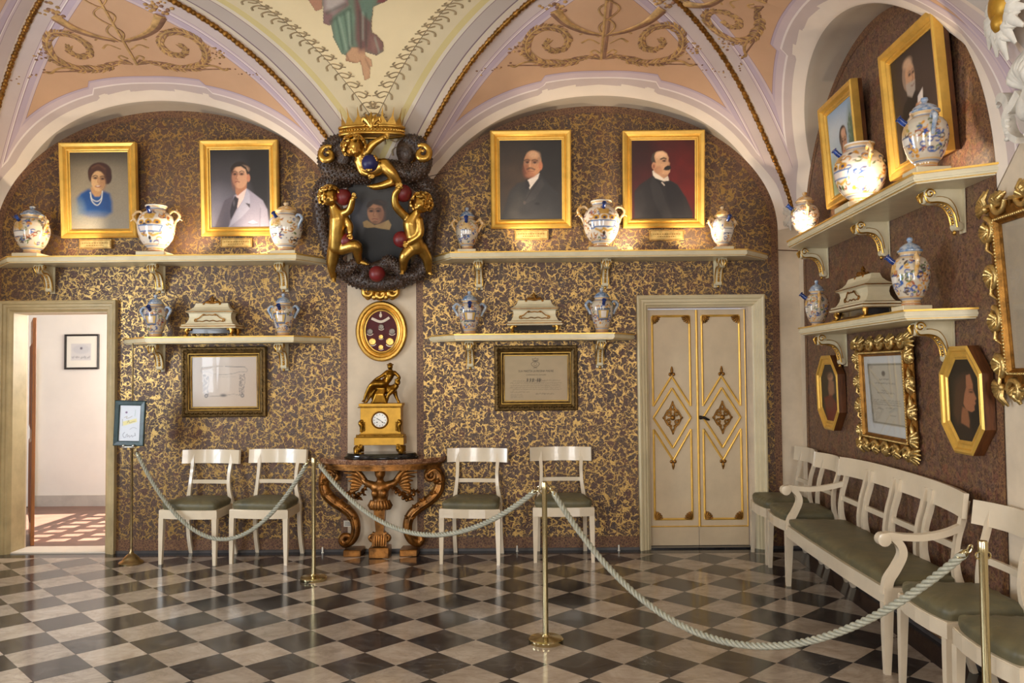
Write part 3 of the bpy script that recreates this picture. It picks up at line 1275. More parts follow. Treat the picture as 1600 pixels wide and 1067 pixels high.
def pendentive(ga, gb, steps=60, cols=80):
    """main vault rising between two neighbouring ribs"""
    vs = []
    sv = np.linspace(0, 1, steps + 1)
    for q in sv:
        a, b = ga(q), gb(q)
        for k in range(cols + 1):
            vs.append(a.lerp(b, k / cols))
    P = np.array([tuple(v) for v in vs])
    d = np.minimum(pdist(P, [ga(q) for q in sv]), pdist(P, [gb(q) for q in sv]))
    idx = np.arange(len(vs)).reshape(steps + 1, cols + 1)
    f = np.stack([idx[:-1, :-1], idx[:-1, 1:], idx[1:, 1:], idx[1:, :-1]], -1).reshape(-1, 4)
    return attr_mesh('main_vault', P, f, {'dg': d}, 'painted_field', ceiling)


pendentive(lambda q: bayL.groin(1, q), lambda q: bayR.groin(0, q), 80, 110)
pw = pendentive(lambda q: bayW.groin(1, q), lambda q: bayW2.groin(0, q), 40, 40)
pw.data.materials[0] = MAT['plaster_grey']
pv = pendentive(lambda q: bayV.groin(0, q), lambda q: bayV2.groin(1, q), 20, 20)
MB().box(XL - WT, XR + 0.4, YF - WT, YB + WT, ZT, ZT + 0.1).build('light_stop_slab', 'plaster_white', ceiling)  # unseen slab added above the vault to stop light leaking in
MB().add([(PLx, YP, ZC), (PRx, YP, ZC), (PRx, P2y, ZC), (PLx, P2y, ZC)], [(0, 1, 2, 3)]).build('vault_flat', 'yellow_paint', ceiling)
MB().add([(XL, YF, ZC), (xr_f, YF, ZC), (PRx, P2y, ZC), (PLx, P2y, ZC)], [(0, 1, 2, 3)]).build('vault_flat', 'plaster_cream', ceiling)


# painted grotesques on the severies: staff with snakes, shell, scrolls, horns and flowers
def grotesque(bay):
    g, sh = MB(), MB()

    def put(mb, ctrl, r0, r1, n=7, lift=0.0, r2=None):
        pts = spline([(x, d, 0) for x, d in ctrl], n)
        P = [bay.plan(p.x, p.y) + Vector((0, 0, -lift)) for p in pts]
        k = len(P)
        rr = taper(k, r0, r1) if r2 is None else taper(k, r0, r1, r2)
        mb.tube(P, rr, 6, squash=(1, 1, 0.35))

    def blob(x, d, r, mb=None):
        p = bay.plan(x, d)
        (mb or g).ell(p, (r, r, r * 0.5), 7, 5)
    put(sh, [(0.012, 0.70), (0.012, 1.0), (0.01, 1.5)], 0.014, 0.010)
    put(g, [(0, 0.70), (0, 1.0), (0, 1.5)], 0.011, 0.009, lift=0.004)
    rnd = random.Random(3)
    for sg in (-1, 1):
        sn = [(sg * 0.10 * math.sin(k / 16 * 3 * PI) * (0.5 + 0.5 * k / 16), 0.94 + 0.50 * k / 16) for k in range(17)]
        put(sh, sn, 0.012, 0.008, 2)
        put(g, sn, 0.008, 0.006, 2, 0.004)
        # shell at the foot
        for k in range(5):
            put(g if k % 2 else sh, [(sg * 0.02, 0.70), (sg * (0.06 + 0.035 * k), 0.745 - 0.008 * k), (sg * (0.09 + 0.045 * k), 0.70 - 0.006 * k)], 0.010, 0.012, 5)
        put(g, [(sg * 0.03, 0.76), (sg * 0.07, 0.79), (sg * 0.10, 0.77), (sg * 0.08, 0.745)], 0.012, 0.008)
        # great acanthus scroll: a thin stem clothed in overlapping leaves
        sc = [(0.14, 0.70), (0.30, 0.655), (0.48, 0.665), (0.60, 0.76), (0.60, 0.90), (0.50, 1.0), (0.37, 1.0), (0.29, 0.92), (0.30, 0.82), (0.39, 0.78), (0.46, 0.83), (0.43, 0.90)]
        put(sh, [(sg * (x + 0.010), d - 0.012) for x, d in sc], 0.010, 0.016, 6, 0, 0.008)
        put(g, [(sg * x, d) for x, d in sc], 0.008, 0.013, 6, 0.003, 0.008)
        sp = spline([(x, d, 0) for x, d in sc], 6)
        for k in range(2, len(sp) - 2):
            tn = (sp[k + 1] - sp[k - 1]).normalized()
            for s_, L_ in ((1, 0.060), (-1, 0.045)):
                nn = Vector((-tn.y, tn.x, 0)) * s_
                L2 = L_ * (1 - 0.45 * k / len(sp)) * rnd.uniform(0.75, 1.15)
                m1 = sp[k] + nn * L2 * 0.55 + tn * L2 * 0.35
                m2 = sp[k] + nn * L2 * 0.8 + tn * L2 * 0.95
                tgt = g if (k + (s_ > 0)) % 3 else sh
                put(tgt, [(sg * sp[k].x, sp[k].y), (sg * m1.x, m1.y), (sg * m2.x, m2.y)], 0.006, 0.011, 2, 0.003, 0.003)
        put(sh, [(sg * 0.20, 0.665), (sg * 0.40, 0.635), (sg * 0.62, 0.655), (sg * 0.76, 0.675)], 0.006, 0.012, 6)
        put(g, [(sg * 0.46, 0.68), (sg * 0.62, 0.69), (sg * 0.70, 0.66), (sg * 0.74, 0.68)], 0.012, 0.014, 6, 0.004)
        # small leaves between scroll and staff
        put(g, [(sg * 0.04, 0.86), (sg * 0.12, 0.90), (sg * 0.18, 0.86)], 0.008, 0.012)
        put(g, [(sg * 0.05, 0.93), (sg * 0.14, 0.97), (sg * 0.20, 0.94)], 0.008, 0.010)
        # horn of plenty
        hc = [(0.02, 0.96), (0.16, 0.985), (0.30, 1.05), (0.40, 1.16)]
        put(sh, [(sg * x, d - 0.02) for x, d in hc], 0.008, 0.05)
        put(g, [(sg * x, d) for x, d in hc], 0.006, 0.045, lift=0.004)
        for k in range(26):
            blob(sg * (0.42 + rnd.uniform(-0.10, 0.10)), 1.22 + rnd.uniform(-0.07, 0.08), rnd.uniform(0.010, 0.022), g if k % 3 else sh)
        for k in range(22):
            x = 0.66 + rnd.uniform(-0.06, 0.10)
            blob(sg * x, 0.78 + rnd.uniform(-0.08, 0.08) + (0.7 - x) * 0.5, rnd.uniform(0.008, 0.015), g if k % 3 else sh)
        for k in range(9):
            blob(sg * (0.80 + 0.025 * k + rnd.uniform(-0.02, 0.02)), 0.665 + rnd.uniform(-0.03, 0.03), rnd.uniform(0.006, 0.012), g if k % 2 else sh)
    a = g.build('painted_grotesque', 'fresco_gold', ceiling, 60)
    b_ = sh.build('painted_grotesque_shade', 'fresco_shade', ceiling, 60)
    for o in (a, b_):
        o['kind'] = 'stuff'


for b in (bayR, bayL, bayW):
    grotesque(b)


# scroll band along the ribs of the main vault
def mainv(X, s):
    return Vector((X, YB - PD * s, zg(s) - 0.002))


sb = MB()
for sg, b, side in ((1, bayL, 1), (-1, bayR, 0)):
    def off(s, w):
        g = b.groin(side, s)
        return mainv(g.x + sg * w / 0.66, s)
    ds = 0.031
    for k in range(29):
        s0 = 0.08 + k * ds
        for pts, r in (
            ([(s0, .29), (s0 + ds * .5, .31), (s0 + ds * .8, .355), (s0 + ds * .5, .385), (s0 + ds * .2, .36), (s0 + ds * .4, .335)], 0.007),
            ([(s0 + ds * .5, .385), (s0 + ds * .7, .40), (s0 + ds * .9, .395)], 0.006),
            ([(s0 + ds * .45, .385), (s0 + ds * .4, .405)], 0.007)):
            P = [off(p.x, p.y) for p in spline([(x, w, 0) for x, w in pts], 3)]
            sb.tube(P, r * 1.5, 5, squash=(1, 1, 0.3))
sbo = sb.build('painted_scroll_band', 'scroll_paint', ceiling, 60)
sbo['kind'] = 'stuff'


# painted robed figure on the main vault (only legs and robe are low enough to show)
def to_vault(px, py):
    d = ray(px, py)
    best = None
    prev = None
    for k in range(1, 400):
        s = k / 400
        y = YB - PD * s
        z = CAM.z + d.z * y / d.y
        e = z - zg(s)
        if prev is not None and prev * e <= 0:
            best = s
            break
        prev = e
    s = best if best is not None else 1.0
    return (YB - PD * s) * d.x / d.y, s


def painted_figure():
    p00 = [to_vault(x, y) for x in (470, 625) for y in (2, 132)]
    xs = [p[0] for p in p00]
    ss = [p[1] for p in p00]
    x0, x1, s1, s0 = min(xs), max(xs), 0.985, min(ss)
    B = Brush(x0, x1, s1, s0, 150, 190)
    cov = np.zeros(B.X.shape)

    def P(pts, col, a=1.0, soft=0.008, cover=True):
        nonlocal cov
        q = [to_vault(x, y) for x, y in pts]
        t = Brush(x0, x1, s1, s0, 150, 190)
        t.poly(q, (255, 255, 255), 0.012)
        if cover:
            cov = np.maximum(cov, t.rgb[..., 0])
        B.poly(q, col, soft, a)
    B.fill((150, 120, 100))
    P([(484, -60), (482, 0), (493, 15), (505, 8), (505, 34), (517, 38), (521, 60), (534, 84), (540, 86), (549, 85), (548, 74), (565, 74), (572, 82), (588, 87), (599, 80), (598, 66), (590, 57), (581, 50), (580, 30), (583, 10), (606, 0), (600, -60)], (118, 132, 112))
    P([(541, 84), (540, 95), (556, 99), (563, 96), (567, 115), (570, 125), (578, 122), (578, 104), (582, 103), (580, 93), (571, 87), (570, 75), (550, 74)], (205, 160, 122))
    P([(482, -60), (482, 0), (493, 17), (503, 14), (506, -60)], (190, 140, 112))
    P([(552, -20), (556, 26), (556, 60), (561, 80), (574, 80), (580, 45), (582, 10), (575, -20)], (128, 88, 84), 0.9, 0.03)
    P([(578, 48), (588, 54), (599, 66), (599, 78), (588, 87), (573, 80), (574, 66)], (140, 100, 92), 0.95, 0.02)
    P([(580, 60), (592, 66), (592, 76), (582, 80)], (160, 122, 108), 0.8, 0.03)
    P([(505, 0), (540, -20), (545, 8), (520, 30), (515, 40), (505, 36)], (150, 112, 110), 0.9, 0.02)
    P([(508, -20), (540, -30), (538, 4), (520, 18), (508, 14)], (206, 196, 186), 0.8, 0.04)
    P([(520, 26), (548, 8), (554, 28), (548, 60), (540, 84), (534, 82), (524, 60)], (126, 152, 128), 0.85, 0.02)
    P([(560, 0), (584, -10), (582, 24), (578, 32), (566, 22)], (112, 140, 120), 0.9, 0.02)
    P([(596, -10), (608, -4), (600, 4), (588, 4)], (140, 84, 80), 1, 0.01)
    for a, b in (((526, 30), (536, 78)), ((538, 22), (546, 74)), ((548, 14), (550, 66)), ((562, 18), (564, 74)), ((572, 22), (572, 70)), ((510, 20), (540, 6)), ((516, 34), (545, 14))):
        B.line([to_vault(*a), to_vault(*b)], 0.010, (70, 82, 70), 0.02, 0.7)
    for a, b in (((530, 28), (541, 76)), ((544, 20), (547, 70)), ((567, 20), (567, 60)), ((586, 60), (592, 80))):
        B.line([to_vault(*a), to_vault(*b)], 0.008, (176, 190, 168), 0.02, 0.6)
    for pts in ([(541, 84), (545, 93), (541, 95), (556, 99)], [(563, 96), (567, 115), (569, 124)], [(577, 104), (571, 92)]):
        B.line([to_vault(*p) for p in pts], 0.006, (120, 80, 64), 0.012, 0.7)
    B.grain(0.06, 3)
    vs = [tuple(mainv(x, s) + Vector((0, 0.0, -0.002))) for x, s in zip(B.X.ravel(), B.Y.ravel())]
    idx = np.arange(150 * 190).reshape(190, 150)
    q = np.stack([idx[1:, :-1], idx[1:, 1:], idx[:-1, 1:], idx[:-1, :-1]], -1).reshape(-1, 4)
    keep = cov.ravel()[q].mean(1) > 0.5
    grid_mesh('painted_robed_figure', vs, q[keep], B.rgb.reshape(-1, 3), 'fresco', ceiling)


painted_figure()

# ================================================================== doors


def arch3(m, x0, x1, zt, prof, yb):
    """moulded surround on three sides of a doorway; prof = (inset, out) pairs"""
    rings = []
    for ins, out in prof:
        y = yb - out
        rings.append([(x0 + ins, y, 0), (x0 + ins, y, zt - ins), (x1 - ins, y, zt - ins), (x1 - ins, y, 0)])
    vs = [p for r_ in rings for p in r_]
    fs = []
    for i in range(len(rings) - 1):
        for j in range(3):
            fs.append((i * 4 + j, i * 4 + j + 1, i * 4 + 4 + j + 1, i * 4 + 4 + j))
    return m.add(vs, fs)


def empty_struct(name, label, loc=(0, 0, 0)):
    o = bpy.data.objects.new(name, None)
    COL.objects.link(o)
    o.location = loc
    return struct(o, label)


door1 = empty_struct('door_1', 'open doorway with cream moulded surround leading to the white room')
fw = (D1[0] - D1o[0] + D1o[1] - D1[1]) / 2
arch3(MB(), D1o[0], D1o[1], D1o[2], [(0, 0), (0, 0.055), (0.012, 0.06), (0.028, 0.055), (0.034, 0.042), (0.055, 0.040), (0.062, 0.03), (0.078, 0.028), (0.088, 0.012), (0.1, 0.0), (0.1, -0.20)], YB).build('door_frame', 'door_frame_old', door1)
MB().box(D1[0], D1[1], YB - 0.002, YB + WT + 0.03, -0.003, 0.012).build('threshold', 'plaster_white', door1)
lf = MB().box(0, 0.03, 0, 0.75, 0.015, D1[2] - 0.02, c=0.004)
for z0, z1 in ((0.2, 0.95), (1.05, 1.85)):
    lf.frame(rectpoly(0.12, 0.63, z0, z1), [(0, 0), (0.02, 0.012), (0.04, 0.0)], Matrix.Rotation(PI / 2, 4, 'Z'))
lf.build('door_leaf', 'wood_orange', door1, loc=(D1[0] + 0.02, YB + WT + 0.035, 0), rz=R(32))

door2 = empty_struct('door_2', 'cream double door with gilded diamond mouldings')
arch3(MB(), D2o[0], D2o[1], D2o[2], [(0, 0), (0, 0.06), (0.014, 0.066), (0.03, 0.060), (0.036, 0.046), (0.058, 0.043), (0.066, 0.032), (0.08, 0.03), (0.09, 0.014), (0.1, 0.006), (0.1, -0.12)], YB).build('door_frame', 'door_frame_paint', door2)
MB().box(D2[0], D2[1], YB - 0.002, YB + WT, -0.003, 0.012).build('threshold', 'dark_marble', door2)
YD = YB + 0.075
lx0, lx1 = D2[0] + 0.006, D2[1] - 0.006
lw = (lx1 - lx0) / 2 - 0.003
ltop = D2[2] - 0.012


def leaf_xy(zx, zy):
    """position measured on the left leaf -> local (x, z) from its centre line"""
    return (zx - 205) / 190 * lw, (1015 - zy) / 913 * (ltop - 0.015) + 0.015


for k in (0, 1):
    lc = lx0 + lw / 2 + 0.0015 + k * (lw + 0.003)
    leaf = MB().box(-lw / 2, lw / 2, 0, 0.04, 0.014, ltop, c=0.003).build('door_leaf', 'door_paint', door2, loc=(lc, YD, 0))
    g = MB()

    def gbar(a, b, w=0.02, t=0.011):
        (xa, za), (xb, zb) = leaf_xy(*a), leaf_xy(*b)
        g.tube([(xa, -0.001, za), (xb, -0.001, zb)], w / 2, 8, squash=(1, 0.9, 1))
    L_, R_, T_, Bm = 132, 276, 128, 914
    for a, b in (((L_, T_), (R_, T_)), ((L_, Bm), (R_, Bm)), ((L_, T_), (L_, 478)), ((R_, T_), (R_, 478)), ((L_, 568), (L_, Bm)), ((R_, 568), (R_, Bm)),
                 ((L_, 478), (204, 362)), ((204, 362), (R_, 478)), ((L_, 568), (206, 688)), ((206, 688), (R_, 568)),
                 ((L_, 523), (205, 408)), ((205, 408), (R_, 523)), ((R_, 523), (205, 640)), ((205, 640), (L_, 523))):
        gbar(a, b)
    gbar((112, 942), (298, 942), 0.012)
    if k == 1:
        gbar((112, 105), (112, 942), 0.022)
        gbar((297, 105), (297, 942), 0.010)
    g.build('gilt_moulding', 'gilt_flat', leaf, 40)
    ro = MB()
    cx, cz = leaf_xy(206, 523)
    hw, hh = 0.077, 0.128
    for sx in (-1, 1):
        for sz in (-1, 1):
            ro.tube([(p.x, p.y - 0.006, p.z) for p in spline([(cx, 0, cz + sz * hh), (cx + sx * .028, 0, cz + sz * .07), (cx + sx * .045, 0, cz + sz * .06), (cx + sx * hw, 0, cz)], 4)], 0.0085, 6)
            ro.tube(spiral((cx + sx * .034, cz + sz * .034), .024, .006, 60, 1.2 * sx * sz, 14, -0.007), 0.008, 6)
            ro.tube(spiral((cx + sx * .018, cz + sz * .072), .014, .004, 90, 1.1 * sx * sz, 10, -0.007), 0.007, 6)
        ro.ell((cx + sx * hw, -0.006, cz), (0.014, 0.008, 0.012), 8, 6)
        ro.ell((cx, -0.006, cz + sx * hh), (0.010, 0.008, 0.020), 8, 6)
    ro.ell((cx, -0.008, cz), (0.022, 0.014, 0.024), 12, 8)
    ro.build('rosette', 'gilt_old', leaf, 60)
    for zy, up in ((352, 1), (695, -1)):
        fi = MB()
        x, z = leaf_xy(205, zy)
        fi.ell((x, -0.006, z + up * 0.026), (0.013, 0.012, 0.03), 10, 7)
        fi.ell((x, -0.006, z + up * 0.052), (0.008, 0.008, 0.012), 8, 6)
        for sx in (-1, 1):
            fi.ell((x + sx * 0.016, -0.006, z - up * 0.006), (0.014, 0.01, 0.016), 8, 6)
        fi.build('finial', 'gilt_old', leaf, 60)
    for zx, sx in ((L_, 1), (R_, -1)):
        for zy, sz in ((T_, -1), (Bm, 1)):
            shl = MB()
            x, z = leaf_xy(zx, zy)
            for q in range(5):
                a = R(8 + 18.5 * q)
                shl.tube([(x, -0.004, z), (x + sx * 0.04 * math.cos(a), -0.010, z + sz * 0.04 * math.sin(a)), (x + sx * 0.07 * math.cos(a), -0.004, z + sz * 0.07 * math.sin(a))], [0.004, 0.010, 0.008], 6)
            shl.build('corner_shell', 'gilt_old', leaf, 60)
    if k == 1:
        h = MB()
        x, z = leaf_xy(122, 523)
        h.lathe([(0.018, 0), (0.018, 0.006), (0.010, 0.010), (0.010, 0.03)], 12, (0, 0, 0), Matrix.Translation((x, 0, z)) @ Matrix.Rotation(PI / 2, 4, 'X'))
        h.tube([(x, -0.03, z), (x + 0.02, -0.04, z + 0.002), (x + 0.05, -0.04, z - 0.014), (x + 0.07, -0.038, z - 0.02)], [0.011, 0.013, 0.010, 0.007], 8)
        h.build('door_handle', 'iron', leaf, 50)

# ================================================================== the next room, seen through the open doorway
XN0, XN1, YN0, YN1 = -7.2, -3.3, YB + WT + 0.005, 9.75
fl2 = struct(MB().box(XN0, XN1, YN0, YN1, -0.1, 0.0).build('floor_next_room', 'terracotta'), 'terracotta floor of the next room')
fl2.name = 'floor'
wn = MB().box(XN0, XN1 + 0.1, YN1, YN1 + 0.1, 0, 3.0).build('wall_next_back', 'next_wall')
wn.name = 'wall_far'
struct(wn, 'white wall of the next room')
wn2 = MB().box(XN0 - 0.1, XN0, YN0, YN1, 0, 3.0).build('wall_far_left', 'next_wall')
struct(wn2, 'white side wall of the next room')
bs = struct(MB().box(XN0, XN1, YN1 - 0.012, YN1, 0.0, 0.13).build('baseboard_far', 'next_base'), 'grey painted skirting of the next room')
cn = struct(MB().box(XN0, XN1, YN0, YN1, 3.0, 3.1).build('ceiling_next_room', 'next_wall'), 'white ceiling of the next room')
cn.name = 'ceiling'
# its window wall: opening with an iron grille below a clear pane
GZ0, GZ1, GY0, GY1 = 0.62, 2.35, 7.7, 9.4
ww = MB()
ww.box(XN1, XN1 + 0.1, YN0, GY0, 0, 3.0).box(XN1, XN1 + 0.1, GY1, YN1, 0, 3.0)
ww.box(XN1, XN1 + 0.1, GY0, GY1, 0, GZ0).box(XN1, XN1 + 0.1, GY0, GY1, GZ1, 3.0)
struct(ww.build('wall_far_right', 'next_wall'), 'window wall of the next room')
gr = MB()
y = GY0
while y < GY1:
    gr.box(XN1 + 0.04, XN1 + 0.05, y, y + 0.11, GZ0, 1.66)
    y += 0.235
z = GZ0
while z < 1.66:
    gr.box(XN1 + 0.04, XN1 + 0.05, GY0, GY1, z, z + 0.10)
    z += 0.28
gr.box(XN1 + 0.03, XN1 + 0.06, GY0, GY1, 1.6, 1.7)
struct(gr.build('window_5', 'iron'), 'iron window grille of the next room')
# white door leaf standing against the far wall
dx1 = BW(58.5, 650, -(YN1 - YB))[0]
dl = MB().box(-0.8, 0, -0.05, 0, 0.01, 1.86, c=0.004)
dl.box(-0.012, 0.002, -0.055, -0.05, 0.01, 1.86)
dl2 = dl.build('door_leaf', 'white_paint')
hz = MB()
for z in (0.35, 1.55):
    hz.lathe([(0.012, -0.05), (0.012, 0.05)], 10, (0.008, -0.05, z))
d3 = empty_struct('door_3', 'white door leaf against the far wall of the next room', (dx1, YN1 - 0.03, 0))
dl2.parent = d3
hz.build('hinge', 'white_paint', d3, 50)

# ================================================================== shelves with brackets
SD = 0.33


def bracket(parent, x):
    """scrolled console bracket under a shelf; top at z = 0, wall at y = 0"""
    path = spline([(0, -.205, -.022), (0, -.185, -.06), (0, -.13, -.062), (0, -.085, -.078), (0, -.056, -.12), (0, -.045, -.165), (0, -.04, -.195)], 5)
    k = len(path)
    m = MB()
    m.rect(path, (1, 0, 0), taper(k, .062, .046), taper(k, .034, .03))
    rx = Matrix.Rotation(PI / 2, 4, 'Y')
    for (y, z, r, w) in ((-.195, -.03, .027, .074), (-.042, -.2, .024, .05)):
        m.lathe([(r * .6, -w / 2 - .004), (r, -w / 2), (r, w / 2), (r * .6, w / 2 + .004)], 14, (0, 0, 0), Matrix.Translation((0, y, z)) @ rx)
    m.box(-.03, .03, -.014, -.008, -.235, 0)
    m.add([(-.011, -.012, 0), (-.011, -.20, 0), (-.011, -.19, -.05), (-.011, -.09, -.07), (-.011, -.05, -.13), (-.011, -.04, -.2), (-.011, -.012, -.22),
           (.011, -.012, 0), (.011, -.20, 0), (.011, -.19, -.05), (.011, -.09, -.07), (.011, -.05, -.13), (.011, -.04, -.2), (.011, -.012, -.22)],
          [(0, 1, 2, 3, 4, 5, 6), (13, 12, 11, 10, 9, 8, 7)] + [(i, (i + 1) % 7, (i + 1) % 7 + 7, i + 7) for i in range(7)])
    m.ell((0, -.21, -.045), (.03, .02, .034), 10, 7)
    b = m.build('bracket', 'shelf_paint', parent, 40, loc=(x, 0, -.055))
    g = MB()
    for sx in (-1, 1):
        g.tube([(sx * .031, p.y - .014, p.z - .012) for p in path], 0.0055, 6)
        g.tube([(sx * .024, p.y, p.z + .018) for p in path[8:]], 0.004, 6)
        g.tube(spiral((-.195, -.03), .027, .006, 0, 1.3, 18, sx * .040, 'yz'), .005, 6)
    for i in range(9, k - 2, 2):
        g.ell((0, path[i].y - .017, path[i].z - .010), (.012, .008, .009), 7, 5)
    g.ell((0, -.055, -.232), (.012, .01, .014), 8, 6)
    for sx in (-1, 0, 1):
        g.tube([(sx * .02, -.222, -.02), (sx * .026, -.232, -.035), (sx * .012, -.224, -.072)], [.006, .007, .003], 6)
    g.build('gilt_scroll', 'gilt', b, 50)
    return b


def shelf(label, wx0, wx1, fx0, fx1, ztop, loc, rz, brs, brk=None):
    t = thing('wall_shelf', label, 'shelf', loc, rz, 'cream shelves on scrolled brackets')

    def plan(ins):
        a = [(wx0 + ins * 1.2, -.006), (fx0 + ins * .6, -SD + ins), (fx1 - ins * .6, -SD + ins), (wx1 - ins * 1.2, -.006)]
        return a
    m = MB()
    m.slab(plan(.006), -.046, -.010)
    m.slab(plan(.020), -.056, -.046)
    m.slab(plan(.000), -.036, -.022)
    m.build('shelf_board', 'shelf_paint', t)
    g = MB()
    g.slab(plan(-.004), -.010, 0.0)
    g.slab(plan(.012), -.049, -.0465)
    g.build('gilt_edge', 'gilt_flat', t)
    if brk is None:
        for x in brs:
            bracket(t, x)
    t.location.z = ztop
    return t


ZU, ZLo = 2.555, 1.865
# back wall: measured front corners and wall ends
fX = lambda px: BW(px, 400, SD)[0]
wX = lambda px: BW(px, 400, 0.006)[0]
S_UL = shelf('long cream shelf under the portraits of the woman and the young man', -4.60, wX(513), fX(10), fX(463), ZU, (0, YB, 0), 0, [BW(72, 420, .1)[0], BW(246, 420, .1)[0], BW(441, 420, .1)[0]])
S_UR = shelf('long cream shelf under the portraits of the bald man and the moustached man', wX(673), wX(1200), fX(703), fX(1168), ZU, (0, YB, 0), 0, [BW(748, 420, .1)[0], BW(946, 420, .1)[0], BW(1124, 420, .1)[0]])
S_LL = shelf('short cream shelf above the framed engraving', wX(194), wX(516), fX(227), fX(459), ZLo, (0, YB, 0), 0, [BW(246, 540, .1)[0], BW(441, 540, .1)[0]])
S_LR = shelf('short cream shelf above the framed diploma on the back wall', wX(670), wX(990), fX(709), fX(959), ZLo, (0, YB, 0), 0, [BW(734, 540, .1)[0], BW(938, 540, .1)[0]])


def rU(px, py, off):
    return RW(px, py, off)[0]


S_WU = shelf('upper cream shelf on the right wall under the two leaning paintings', rU(1232, 385, .26) - .22, rU(1560, 262, .006), rU(1230, 385, SD), rU(1427, 285, SD), ZU - .01, (XR, YB, 0), RWA, [rU(1290, 400, .02), rU(1384, 350, .02), rU(1500, 300, .02)])
S_WL = shelf('lower cream shelf on the right wall above the gilt carved diploma', rU(1249, 522, .26) - .2, rU(1529, 487, .006), rU(1248, 522, SD), rU(1413, 500, SD), ZLo - .01, (XR, YB, 0), RWA, [rU(1319, 540, .02), rU(1485, 540, .02)])

# ================================================================== majolica jars
PROF = {
    'globe': [(.46, 0), (.47, .03), (.41, .06), (.43, .10), (.54, .13), (.68, .19), (.80, .26), (.89, .34), (.96, .43), (.995, .53), (1.0, .62), (.96, .70), (.86, .78), (.72, .84), (.56, .88), (.50, .91), (.50, .94), (.57, .97), (.58, 1.0), (.5, 1.0)],
    'ovoid': [(.50, 0), (.52, .03), (.46, .07), (.48, .11), (.62, .15), (.76, .24), (.87, .34), (.95, .45), (1.0, .57), (.99, .68), (.92, .78), (.78, .86), (.60, .905), (.52, .93), (.54, .96), (.62, .985), (.62, 1.0), (.5, 1.0)],
    'taper': [(.56, 0), (.58, .03), (.50, .06), (.52, .11), (.60, .17), (.70, .28), (.80, .40), (.90, .52), (.97, .63), (1.0, .72), (.96, .81), (.82, .88), (.64, .92), (.56, .95), (.60, .985), (.62, 1.0), (.5, 1.0)],
}


def jar_paint(kind, seed, dark):
    B = Brush(-180, 180, 0, 100, 132, 84)       # y: 0 = rim, 100 = foot
    rnd = random.Random(seed)
    B.fill((236, 226, 210) if not dark else (204, 192, 172))
    pal = [(214, 150, 36), (44, 76, 150), (92, 116, 62), (206, 140, 40), (70, 54, 56), (52, 92, 160), (156, 78, 40)]
    n = 190 if dark else 130
    for k in range(n):
        cx, cy = rnd.uniform(-178, 178), rnd.uniform(14, 82)
        c = pal[rnd.randrange(len(pal))]
        typ = rnd.random()
        if typ < 0.55:
            r = rnd.uniform(7, 15)
            a0 = rnd.uniform(0, 6.28)
            sg = rnd.choice((-1, 1))
            pts = [(cx + r * (1 - t * .6) * math.cos(a0 + sg * t * 4.4), cy + r * .42 * (1 - t * .6) * math.sin(a0 + sg * t * 4.4)) for t in np.linspace(0, 1, 9)]
            B.line(pts, 2.8, c, 2.0, .95)
        elif typ < 0.8:
            B.ell(cx, cy, rnd.uniform(4, 8), rnd.uniform(1.6, 3.2), c, 1.4, .95, rnd.uniform(-50, 50))
        else:
            B.ell(cx, cy, 2.4, 1.1, (70, 58, 60), 1.4, .8)
    for y, w, c in ((8, 2.0, (80, 110, 160)), (11, 1.2, (206, 156, 70)), (84, 1.4, (206, 156, 70)), (87, 1.6, (90, 120, 165)), (92, 3.6, (198, 150, 84)), (97, 4, (176, 120, 70)), (3, 3.5, (226, 190, 140))):
        B.line([(-190, y), (190, y)], w, c, 1.5)
    if kind == 'globe':
        for cx in (0, 180, -180):
            B.poly([(cx - 44, 45), (cx + 44, 45), (cx + 36, 60), (cx - 36, 60)], (84, 122, 176), 1.5)
            B.poly([(cx - 38, 47.5), (cx + 38, 47.5), (cx + 32, 57.5), (cx - 32, 57.5)], (236, 224, 216), 1.5)
            for q in (-26, 0, 26):
                B.ell(cx + q, 39, 11, 5, (206, 150, 44), 1.5)
                B.ell(cx + q, 40, 5, 2.6, (60, 62, 90), 1.5)
            B.poly([(cx - 22, 20), (cx + 22, 20), (cx + 14, 33), (cx - 14, 33)], (208, 158, 62), 3, .9)
            B.curve([(cx - 30, 63), (cx - 12, 67), (cx, 63), (cx + 12, 67), (cx + 30, 63)], 4.5, (214, 160, 50), .95)
            B.ell(cx, 72, 5, 4, (70, 52, 40), 1.5)
    elif kind == 'taper':
        for cx in (0, 180, -180):
            B.poly([(cx - 34, 34), (cx + 34, 34), (cx + 30, 62), (cx - 30, 62)], (96, 112, 140), 1.5)
            B.poly([(cx - 28, 37), (cx + 28, 37), (cx + 24, 59), (cx - 24, 59)], (206, 170, 96), 1.5)
            B.poly([(cx - 14, 39), (cx + 14, 39), (cx + 14, 57), (cx - 14, 57)], (234, 222, 210), 1.5)
            B.line([(cx - 36, 33), (cx + 36, 33)], 2.0, (40, 60, 96), 1.5)
            B.line([(cx - 32, 63), (cx + 32, 63)], 2.0, (40, 60, 96), 1.5)
    else:
        B.poly([(-26, 46), (26, 46), (22, 58), (-22, 58)], (232, 224, 214), 1.5)
        B.line([(-28, 45), (28, 45)], 1.8, (60, 80, 120), 1.5)
        B.line([(-24, 59), (24, 59)], 1.8, (60, 80, 120), 1.5)
        B.poly([(-20, 20), (20, 20), (26, 40), (-26, 40)], (206, 160, 76), 6, .7)
    return B


